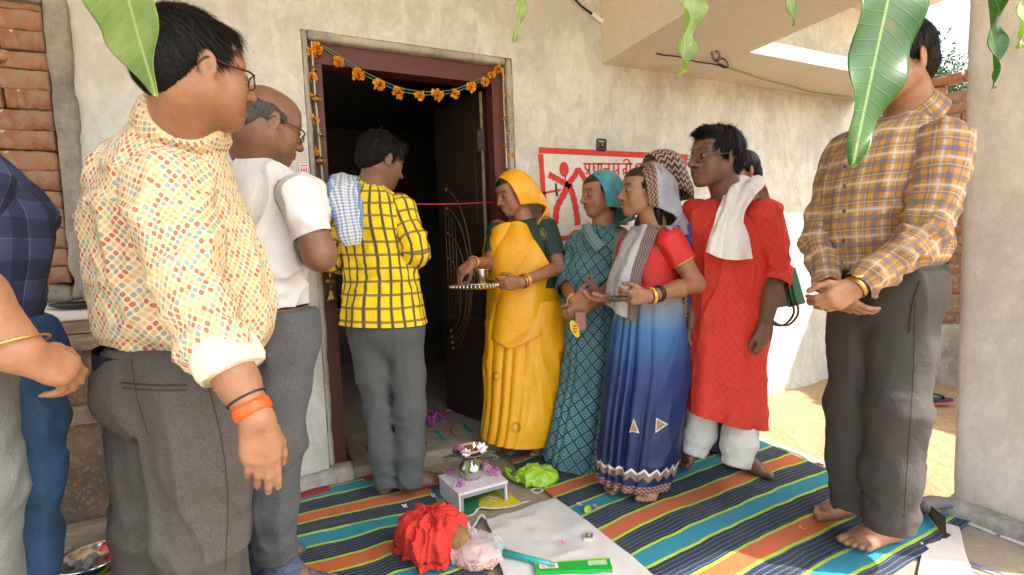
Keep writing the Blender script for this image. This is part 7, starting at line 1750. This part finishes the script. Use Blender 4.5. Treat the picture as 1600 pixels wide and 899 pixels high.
# dark rag by the pillar, sandals in the yard
MB().poly([tuple(atz(x, y, .0)+UP*z) for x, y, z in ((1441, 800, .05), (1448, 806, .01), (1479, 847, .01), (1477, 832, .06))], (.6, .6, 0), .012).build('broken_tile', simple('dark_slate', (.075, .055, .042), .7, var=.3), None, label='dark broken slate leaning at the pillar foot', cat='tile')
MB().tube(catmull([atz(1440, 793, .04), atz(1460, 785, .05), atz(1486, 786, .05)], 12), [.03, .03, .03, .03, .028, .028, .026, .025, .024, .022, .02, .02], 8).build('grey_stone', simple('dull_grey_stone', (.20, .18, .17), .9, bump=.5), None, sm=True, label='long dull grey stone lying against the pillar footing', cat='stone')
sd = empty('sandal', atz(1460, 628, -.06), 'dark blue flip-flop with pink sole in the shaded yard', 'sandal'); sp = atz(1462, 630, -.06); d1 = heading(5); s1 = heading(95)
def sole(z0, z1, mat, k=1.0):
    pts = []
    for a in np.linspace(0, 2*math.pi, 28, endpoint=False):
        x = math.cos(a)*.13*k; y = math.sin(a)*(.046+.006*math.cos(a))*k; pts.append(tuple(sp+d1*x+s1*y+UP*z0))
    return MB().poly(pts, (0, 0, 1), z1-z0).build('sole', mat, sd)
sole(.004, .016, simple('pink_rubber', (.55, .08, .10), .7)); sole(.0165, .026, simple('navy_rubber', (.03, .035, .07), .7), .98)
MB().tube(catmull([sp+d1*.06+UP*.026, sp+d1*.045+UP*.05+s1*.01, sp-d1*.0+UP*.055+s1*.035, sp-d1*.04+UP*.03+s1*.044], 16), .008, 8).build('strap', M['black'], sd, sm=True)
MB().tube(catmull([sp+d1*.06+UP*.026, sp+d1*.045+UP*.05-s1*.01, sp-d1*.0+UP*.055-s1*.035, sp-d1*.04+UP*.03-s1*.044], 16), .008, 8).build('strap', M['black'], sd, sm=True)

# ------------------------------------------------------------------ things held
def tray():
    c = at(741, 447, 2.50); T = empty('steel_tray', c, 'round embossed steel tray held by the woman in yellow', 'tray')
    MB().lathe([(.001, 0), (.105, 0), (.118, .004), (.130, .026), (.134, .028), (.131, .030), (.127, .028), (.114, .007), (.001, .004)], c-UP*.012, seg=56).build('dish', M['steel'], T, sm=True)
    for k in range(40):
        a = 2*math.pi*k/40; p = c-UP*.012+V3(math.cos(a)*.1245, math.sin(a)*.1245, .014); MB().sphere(p, .0055, 6, 4, (1, 1, 1.6)).build('boss', M['steel'], T, sm=True)
    u = at(752, 443, 2.47)
    tb_ = MB().lathe([(.001, 0), (.028, 0), (.030, .004), (.038, .088), (.040, .092), (.0375, .090), (.029, .006), (.001, .005)], V3(u[0], u[1], c[2]-.006), seg=36).build('steel_tumbler', M['steel'], None, sm=True, label='plain steel tumbler standing on the embossed tray', cat='tumbler')
    s_ = V3(*(c+heading(178)*.10)); 
    return T
tray()
gbang = M['goldmetal']; rbang = simple('red_glass_bangle', (.35, .02, .03), .15); obang = simple('orange_bangle', (.70, .28, .06), .3)
def bangles(P, w, e, spec, r=.034):
    ax = unit(np.asarray(w)-np.asarray(e))
    for o_, mt, tk in spec: ring_on('bangle', np.asarray(w)-ax*o_, ax+UP*.05, r, tk, mt, P, .95)
bangles(E_[0], E_[2], E_[4], ((.006, gbang, .004), (.014, rbang, .0035), (.021, obang, .004), (.029, gbang, .0035), (.037, obang, .003)), .036)
bangles(E_[0], E_[3], E_[5], ((.004, obang, .004), (.012, gbang, .003)), .033)
bangles(F_[0], F_[3], F_[5], ((.002, gbang, .0035), (.010, rbang, .003), (.017, gbang, .003)), .033)
bangles(G_[0], G_[2], G_[4], ((.004, gbang, .004), (.012, simple('yellow_bangle', (.75, .5, .05), .3), .004), (.020, rbang, .0035)), .034)
wt = simple('black_watch_strap', (.015, .015, .018), .5); ax = unit(G_[2]-G_[4]); wc = G_[2]-ax*.058
limb_loft('watch_strap', [wc-ax*.009, wc-ax*.008, wc+ax*.008, wc+ax*.009], [.032, .0355, .0355, .032], wt, G_[0], 36, 8)
ax = unit(K_[2]-at(1452, 362, 1.55)); wc = K_[2]+ax*.004
wk = limb_loft('watch_strap', [wc-ax*.008, wc-ax*.007, wc+ax*.007, wc+ax*.008], [.033, .0375, .0375, .033], M['brass'], K_[0], 36, 8)
MB().lathe([(.016, 0), (.018, .003), (.016, .007), (.001, .007)], wc+UP*.036+heading(265)*.010, tuple(UP+heading(265)*.4), 24).build('watch_face', M['goldmetal'], K_[0], sm=True)
# phones and key tag of the women
ph = at(931, 452, 2.36); pd = unit(at(946, 478, 2.36)-at(914, 426, 2.36)); ps = unit(np.cross(pd, FWD)); pn_ = np.cross(pd, ps)
brn = simple('brown_phone_case', (.16, .055, .035), .5)
PH = empty('phone', ph, 'brown cased phone held up by the woman in teal', 'phone')
MB().poly([tuple(ph+pd*a*.075+ps*b2*.016+pn_*.0) for a, b2 in ((-1, -1), (1, -1), (1, 1), (-1, 1))], tuple(-FWD), .012).build('case', brn, PH)
MB().sphere(ph-pd*.06-FWD*.013, .006, 8, 6).build('camera_lens', M['black'], PH)
q = at(906, 502, 2.42); MB().box((q[0]-.03, q[1]-.012, q[2]-.045), (q[0]+.03, q[1]+.0, q[2]+.045), .006).build('pink_wallet', simple('dusty_pink_case', (.40, .20, .19), .6, var=.3, scale=40), None, label='dusty pink wallet clasped by the woman in teal', cat='wallet')
q = at(898, 514, 2.40); KT = empty('key_tag', q, 'oval yellow key tag with red print hanging from the wallet', 'tag')
MB().poly([tuple(q+RGT*.020*math.cos(a)+(UP*.042+RGT*-.012)*math.sin(a)) for a in np.linspace(0, 6.283, 24, endpoint=False)], tuple(FWD), .004).build('disc', simple('yellow_enamel', (.75, .50, .02), .4), KT)
for k in (-1, 0, 1): MB().box((q[0]-.009, q[1]-.005, q[2]-.003+k*.014), (q[0]+.009, q[1]-.003, q[2]+.004+k*.014)).build('print', M['redpaint'], KT)
MB().tube([q+UP*.038, q+UP*.075], .002, 6).build('cord', M['black'], KT)
c = at(966, 467, 2.07); MB().lathe([(.001, 0), (.045, 0), (.062, .014), (.064, .016), (.06, .015), (.045, .004), (.001, .004)], c-UP*.008, seg=36).build('small_plate', M['iron'], None, sm=True, label='small dark metal plate in the hand of the blue saree woman', cat='plate')
# handbag
hb = empty('handbag', at(1232, 480, 2.52), 'dark green handbag with looped straps behind the red kurta man', 'handbag')
grn = simple('green_leatherette', (.025, .13, .075), .4, var=.2); brw = simple('brown_leatherette', (.07, .040, .025), .45)
pts = [at(x, y, 2.48) for x, y in ((1212, 482), (1256, 474), (1240, 418), (1216, 424))]; MB().poly([tuple(p) for p in pts], tuple(FWD), .07).build('bag_body', brw, hb)
pts = [at(x, y, 2.475) for x, y in ((1232, 481), (1259, 474), (1243, 418), (1228, 424))]; MB().poly([tuple(p) for p in pts], tuple(FWD), .006).build('bag_front', grn, hb)
for dx in (0, 7): MB().tube(catmull([at(1228+dx, 430, 2.468), at(1236+dx, 465, 2.465), at(1240+dx, 490, 2.465), at(1225+dx, 508, 2.465), at(1205+dx, 505, 2.47), at(1200, 490, 2.5)], 30), .0055, 7).build('strap', brw if dx else M['black'], hb, sm=True)
for dx in (0, 6): MB().tube(catmull([at(1226+dx, 425, 2.47), at(1232+dx, 445, 2.462), at(1238+dx, 470, 2.462)], 14), .005, 7).build('strap', grn, hb, sm=True)
# emblem on the green sleeve: two rings and a worn centre
slv = [o for o in E_[0].children if o.name.startswith('blouse_sleeve')][0]; olv = simple('olive_gold_print', (.20, .19, .05), .8, var=.3, scale=90)
ec = np.array([846, 366.]); er = 11.5
for r0, r1 in ((.86, 1.0), (.62, .72)):
    n = 28; pol = []
    me = slv.data; bv = BVHTree.FromPolygons([Vector(v.co) for v in me.vertices], [tuple(p.vertices) for p in me.polygons]); V = []; ok = True
    for k in range(n):
        for r in (r0, r1):
            x, y = ec+er*r*np.array([math.cos(2*math.pi*k/n)*.92, math.sin(2*math.pi*k/n)*1.1]); d = Vector(unit(at(x, y, 1)-CAM)); h = bv.ray_cast(Vector(CAM), d)
            if h[0] is None: ok = False; break
            V.append(np.array(h[0])-np.array(d)*.003)
        if not ok: break
    if ok: obj('emblem_ring', mesh_np('emblem_ring', V, [(2*k, 2*k+1, 2*((k+1) % n)+1, 2*((k+1) % n)) for k in range(n)]), olv, E_[0])
decal('emblem', slv, [tuple(ec+np.array([math.cos(a), math.sin(a)])*(4.8+1.2*math.sin(3*a))) for a in np.linspace(0, 6.283, 16, endpoint=False)], olv, E_[0], .003)
# ------------------------------------------------------------------ garlands and hangings on the door
t = NT('marigold_orange'); mari = t.done(t.ramp(t.noise(90), [(.3, (.74, .25, .006)), (.7, (.88, .45, .012))]), .7)
twine = simple('green_twine', (.10, .20, .13), .8); bead = simple('pearl_beads', (.62, .52, .38), .35)
YG = .028
def marigold(c, r, parent, seed, flat=.55, tilt=0):
    r = r*.86
    """ragged marigold: many small ruffled petals squashed along a random axis"""
    rng = np.random.default_rng(seed); ax = unit(V3(math.cos(tilt), rng.normal(0, .3), math.sin(tilt))); V = []; F = []
    for i in range(70):
        u = unit(rng.normal(0, 1, 3)); u = unit(u-ax*(u@ax)*(1-flat)); rr = r*rng.uniform(.35, 1.0); p = np.asarray(c)+u*rr*.55; a, b2, _ = frame(u); th = rng.uniform(0, 6.28); a2 = a*math.cos(th)+b2*math.sin(th); s_ = r*rng.uniform(.28, .5); k = len(V)
        V += [p-a2*s_*.45, p+a2*s_*.45, p+u*s_+a2*s_*.55+ax*s_*rng.normal(0, .3), p+u*s_*1.15+ax*s_*rng.normal(0, .3), p+u*s_-a2*s_*.55]; F += [(k, k+1, k+2, k+3, k+4)]
    return obj('marigold', mesh_np('marigold', V, F), mari, parent)
gd = empty('marigold_garland', aty(640, 130, YG), 'swag of orange marigolds strung on green twine across the doorway', 'garland')
top = [aty(x, y, YG) for x, y in ((488, 64), (528, 90), (560, 112), (594, 130), (624, 142), (656, 148), (684, 148), (712, 144), (738, 133), (760, 124), (776, 112))]
MB().tube(catmull(top, 80), .0028, 6).build('twine', twine, gd, sm=True)
MB().tube(catmull([p+UP*(.014 if 0 < i < 10 else 0)+V3(0, -.006, 0) for i, p in enumerate(top)], 80), .0028, 6).build('twine', twine, gd, sm=True)
for i, (x, y, r, tl) in enumerate(((496, 76, .036, .6), (529, 97, .040, .9), (560, 117, .040, .9), (593, 133, .042, 1.2), (622, 145, .042, .5), (656, 150, .036, 1.5), (684, 149, .042, 1.2), (711, 147, .036, .4), (736, 136, .038, .8), (758, 128, .032, 1.2), (768, 117, .030, 1.4))): marigold(aty(x, y, YG-.012), r, gd, 100+i, .5, tl)
def hanging(xs, flowers, label, bx):
    h = empty('door_hanging', aty(xs[0][0], xs[0][1], YG), label, 'hanging')
    MB().tube(catmull([aty(x, y, YG-.004) for x, y in xs], 40), .0026, 6).build('twine', twine, h, sm=True)
    for i, (x, y, r) in enumerate(flowers): marigold(aty(x, y, YG-.010), r, h, 300+i+int(xs[0][0]), .35, 1.5)
    P = catmull([aty(x, y, YG-.022) for x, y in bx], 2+int(np.linalg.norm(aty(*bx[0], YG)-aty(*bx[-1], YG))/.0085))
    b = MB()
    for p in P: b.sphere(p, .0050, 6, 5)
    b.build('bead_string', bead, h, sm=True, kind='stuff')
    return h
HL = hanging(((484, 66), (489, 140), (496, 220), (504, 300)), ((486, 83, .034), (487, 121, .036), (487, 151, .030), (491, 187, .032), (493, 237, .030)), 'beaded marigold hanging with brass bells down the left door jamb', ((487, 66), (492, 140), (499, 220), (506, 300), (512, 380), (516, 432)))
HR = hanging(((786, 108), (793, 180), (799, 250)), ((779, 109, .034), (791, 121, .030), (793, 151, .030), (795, 178, .030), (796, 206, .028), (799, 244, .032)), 'beaded marigold hanging down the right door jamb above the yellow veil', ((786, 112), (788, 180), (791, 240), (792, 262)))
def bell(c, s_, parent):
    MB().lathe([(.004*s_, .030*s_), (.008*s_, .024*s_), (.010*s_, .012*s_), (.019*s_, .0), (.017*s_, .001), (.001, .014*s_)], c, seg=16).build('bell', M['brass'], parent, sm=True)
for x, y in ((490, 112), (501, 213), (505, 308)): bell(aty(x, y, YG-.022), .9, HL)
def ball(c, r, parent):
    b = MB(); b.sphere(c, r*.7, 10, 8)
    for k in range(8): a = 2*math.pi*k/8; b.tube([c+UP*r, c+V3(math.cos(a)*r, math.sin(a)*r, 0), c-UP*r], .0022, 5)
    b.build('filigree_ball', M['brass'], parent, sm=True)
for x, y in ((495, 155), (502, 252), (515, 440)): ball(aty(x, y, YG-.022), .021, HL)
for x, y in ((788, 186), (790, 228)): ball(aty(x, y, YG-.022), .012, HR)
bell(aty(519, 470, YG-.022), 1.9, HL); MB().tube([aty(516, 440, YG-.022), aty(519, 466, YG-.022)], .003, 6).build('cord', M['brass'], HL)
RIBBON.build('red_ribbon', simple('red_satin_ribbon', (.42, .02, .02), .45), None, sm=True, label='thin red ribbon stretched across the doorway', cat='ribbon')
# little printed stickers on the wall left of the door
sk = empty('wall_sticker', aty(475, 263, -.002), 'torn red and white paper sticker on wall left of the door', 'sticker')
for (x0, y0, x1, y1), mt in (((468, 256, 482, 272), M['white']), ((471, 274, 483, 288), simple('gold_sticker', (.55, .38, .16), .6))):
    a, b2 = aty(x0, y0, 0), aty(x1, y1, 0); MB().box((a[0], -.0022, b2[2]), (b2[0], .001, a[2])).build('paper', mt, sk)
for (x0, y0, x1, y1) in ((469.5, 258, 480, 260), (470, 262, 472, 270), (474, 262, 476, 268), (478, 262, 480, 270), (472, 266, 479, 267.5), (474, 277, 476, 286), (478, 276, 480, 283), (473, 280, 481, 281.5)):
    a, b2 = aty(x0, y0, 0), aty(x1, y1, 0); MB().box((a[0], -.0034, b2[2]), (b2[0], .0, a[2])).build('print', M['redpaint'], sk)

# ------------------------------------------------------------------ mango leaves hanging close to the lens
def leafmat(name, a, b_, vein=(.30, .42, .12), tr=.45):
    t = NT(name); u, v, _ = t.sep(t.tc('UV')); n = t.noise(14, detail=4)
    au = t.math('ABSOLUTE', t.math('SUBTRACT', u, .5))
    mid = t.ramp(au, [(0, 1), (.010, 1), (.022, 0)])
    side = t.ramp(t.math('FRACT', t.math('MULTIPLY', t.math('SUBTRACT', v, t.math('MULTIPLY', au, .16)), 17)), [(0, 1), (.05, 1), (.10, 0)])
    c = t.mix(t.ramp(n, [(.35, 0), (.65, 1)]), a, b_); c = t.mix(t.math('MULTIPLY', side, .28), c, vein); c = t.mix(t.math('MULTIPLY', mid, .85), c, vein)
    sp = t.ramp(t.noise(26, detail=2), [(.70, 0), (.73, 1)]); c = t.mix(t.math('MULTIPLY', sp, .7), c, (.60, .66, .58)); bl = t.ramp(t.noise(40, detail=4), [(.62, 0), (.72, .7)]); c = t.mix(bl, c, (.16, .12, .05)); c = t.mix(t.ramp(t.noise(5, detail=3), [(.45, 0), (.7, .5)]), c, (.30, .34, .06))
    ro = t.n('ShaderNodeBsdfTranslucent'); t.put(ro.inputs[0], t.mix(1, c, (1.5, 1.7, .6), 'MULTIPLY')); mx = t.n('ShaderNodeMixShader'); mx.inputs[0].default_value = tr
    m = t.done(c, .35, t.bump(side, .25, .004)); t.l(t.b.outputs[0], mx.inputs[1]); t.l(ro.outputs[0], mx.inputs[2]); t.l(mx.outputs[0], t.out.inputs[0]); return m
LA = leafmat('mango_leaf_dark', (.030, .110, .020), (.055, .165, .028)); LB = leafmat('mango_leaf_bright', (.20, .30, .06), (.36, .44, .15), (.46, .52, .26), .5)
mbr = empty('mango_branch', at(800, -170, .56), 'mango branch with long glossy green leaves hanging over the porch front', 'branch'); LEAF_BASES = []
def hang_leaf(tip, basep, dep_t, dep_b, W, mat, nrm, curl, seed, label, wave=.12, fold=.18):
    a, b_ = at(*basep, dep_b), at(*tip, dep_t); L = np.linalg.norm(b_-a)
    LEAF_BASES.append(a); leaf_obj('leaf', a, b_-a, nrm, L, W, mat, mbr, curl, seed, 46, 12, wave, fold, .0005, label=label)
hang_leaf((1328, 264), (1412, -110), .48, .50, .042, LA, -FWD+RGT*.2, -.02, 1, 'big glossy dark green mango leaf hanging before the tartan man')
hang_leaf((236, 148), (165, -150), .46, .50, .052, LB, -FWD-RGT*.3, .05, 2, 'pale green mango leaf with bitten edge above the print shirt man', .07)
hang_leaf((1074, 112), (1066, -90), .62, .62, .030, LB, -FWD*.7+RGT*.7, .08, 3, 'bright narrow mango leaf hanging under the roof slab', .25, .5)
hang_leaf((1244, 40), (1215, -80), .60, .60, .016, LB, -FWD+RGT*.5, .05, 4, 'small bright mango leaf tip over the roof ledge', .2)
hang_leaf((1562, 136), (1530, -110), .50, .50, .024, LA, -FWD+RGT*.6, .05, 5, 'slim green mango leaf hanging before the pillar', .2, .35)
hang_leaf((1600, 75), (1585, -90), .50, .50, .018, LB, -FWD+RGT*.8, .05, 6, 'yellow-green mango leaf at the far side of the pillar', .2)
hang_leaf((806, 66), (826, -70), .55, .55, .010, LB, -FWD+RGT*1.2, .05, 7, 'thin curled mango leaf above the doorway corner', .3)

twp = [at(-120, -260, .52), at(100, -225, .52), at(400, -230, .56), at(800, -215, .60), at(1150, -190, .60), at(1400, -190, .55), at(1650, -220, .52), at(1900, -300, .55)]
TW = catmull(twp, 60); brk = simple('green_brown_twig', (.13, .12, .05), .7)
MB().tube(TW, list(np.linspace(.004, .010, 60)), 8).build('twig', brk, mbr, sm=True)
for a in LEAF_BASES:
    j = int(np.argmin(np.linalg.norm(TW-a, axis=1))); MB().tube(catmull([TW[j], (TW[j]+a)/2+UP*.004, a], 8), [.0028]*8, 6).build('petiole', brk, mbr, sm=True)

# ------------------------------------------------------------------ thorn tree beyond the brick wall
def thorn_tree(base, seed):
    T = empty('thorn_tree', base, 'sparse leafy thorn tree beyond the brick wall', 'tree'); rng = np.random.default_rng(seed); segs = []; tips = []
    def grow(p, d, L, r, lev):
        n = 4; pts = [p]
        for i in range(n): d = unit(d+rng.normal(0, .22, 3)+V3(0, 0, .03)); p = p+d*L/n; pts.append(p)
        segs.append((pts, r, lev))
        if lev >= 3: tips.extend(pts[1:])
        if lev < 5:
            for k in range(2 if lev < 1 else 3):
                a = unit(d+rng.normal(0, .75, 3)); grow(pts[-1 if k < 2 else 2], a, L*rng.uniform(.62, .8), r*.6, lev+1)
    grow(np.asarray(base, float), V3(-.15, -.1, 1), 1.5, .09, 0)
    b = MB(); tw = MB()
    for pts, r, lev in segs: (b if lev < 2 else tw).tube(pts, [r*(1-.1*i) for i in range(len(pts))], 6 if lev < 2 else 4, False)
    bark = simple('grey_bark', (.16, .13, .10), .9); b.build('trunk', bark, T, sm=True); tw.build('branches', bark, T)
    V = []; F = []
    for p in tips:
        for _ in range(16):
            c = p+rng.normal(0, .12, 3); a = unit(rng.normal(0, 1, 3)); b2 = unit(np.cross(a, rng.normal(0, 1, 3))); s_ = rng.uniform(.018, .042); k = len(V); V += [c-a*s_, c+b2*s_*.4, c+a*s_, c-b2*s_*.4]; F.append((k, k+1, k+2, k+3))
    obj('crown', mesh_np('crown', V, np.array(F)), simple('small_green_leaves', (.075, .115, .03), .6, var=.3), T)
thorn_tree((9.6, 1.9, -.1), 5); 
thorn_tree((8.3, 1.0, -.1), 9)
bpy.data.objects['thorn_tree.001']['label'] = 'second thorn tree farther out past the brick wall'
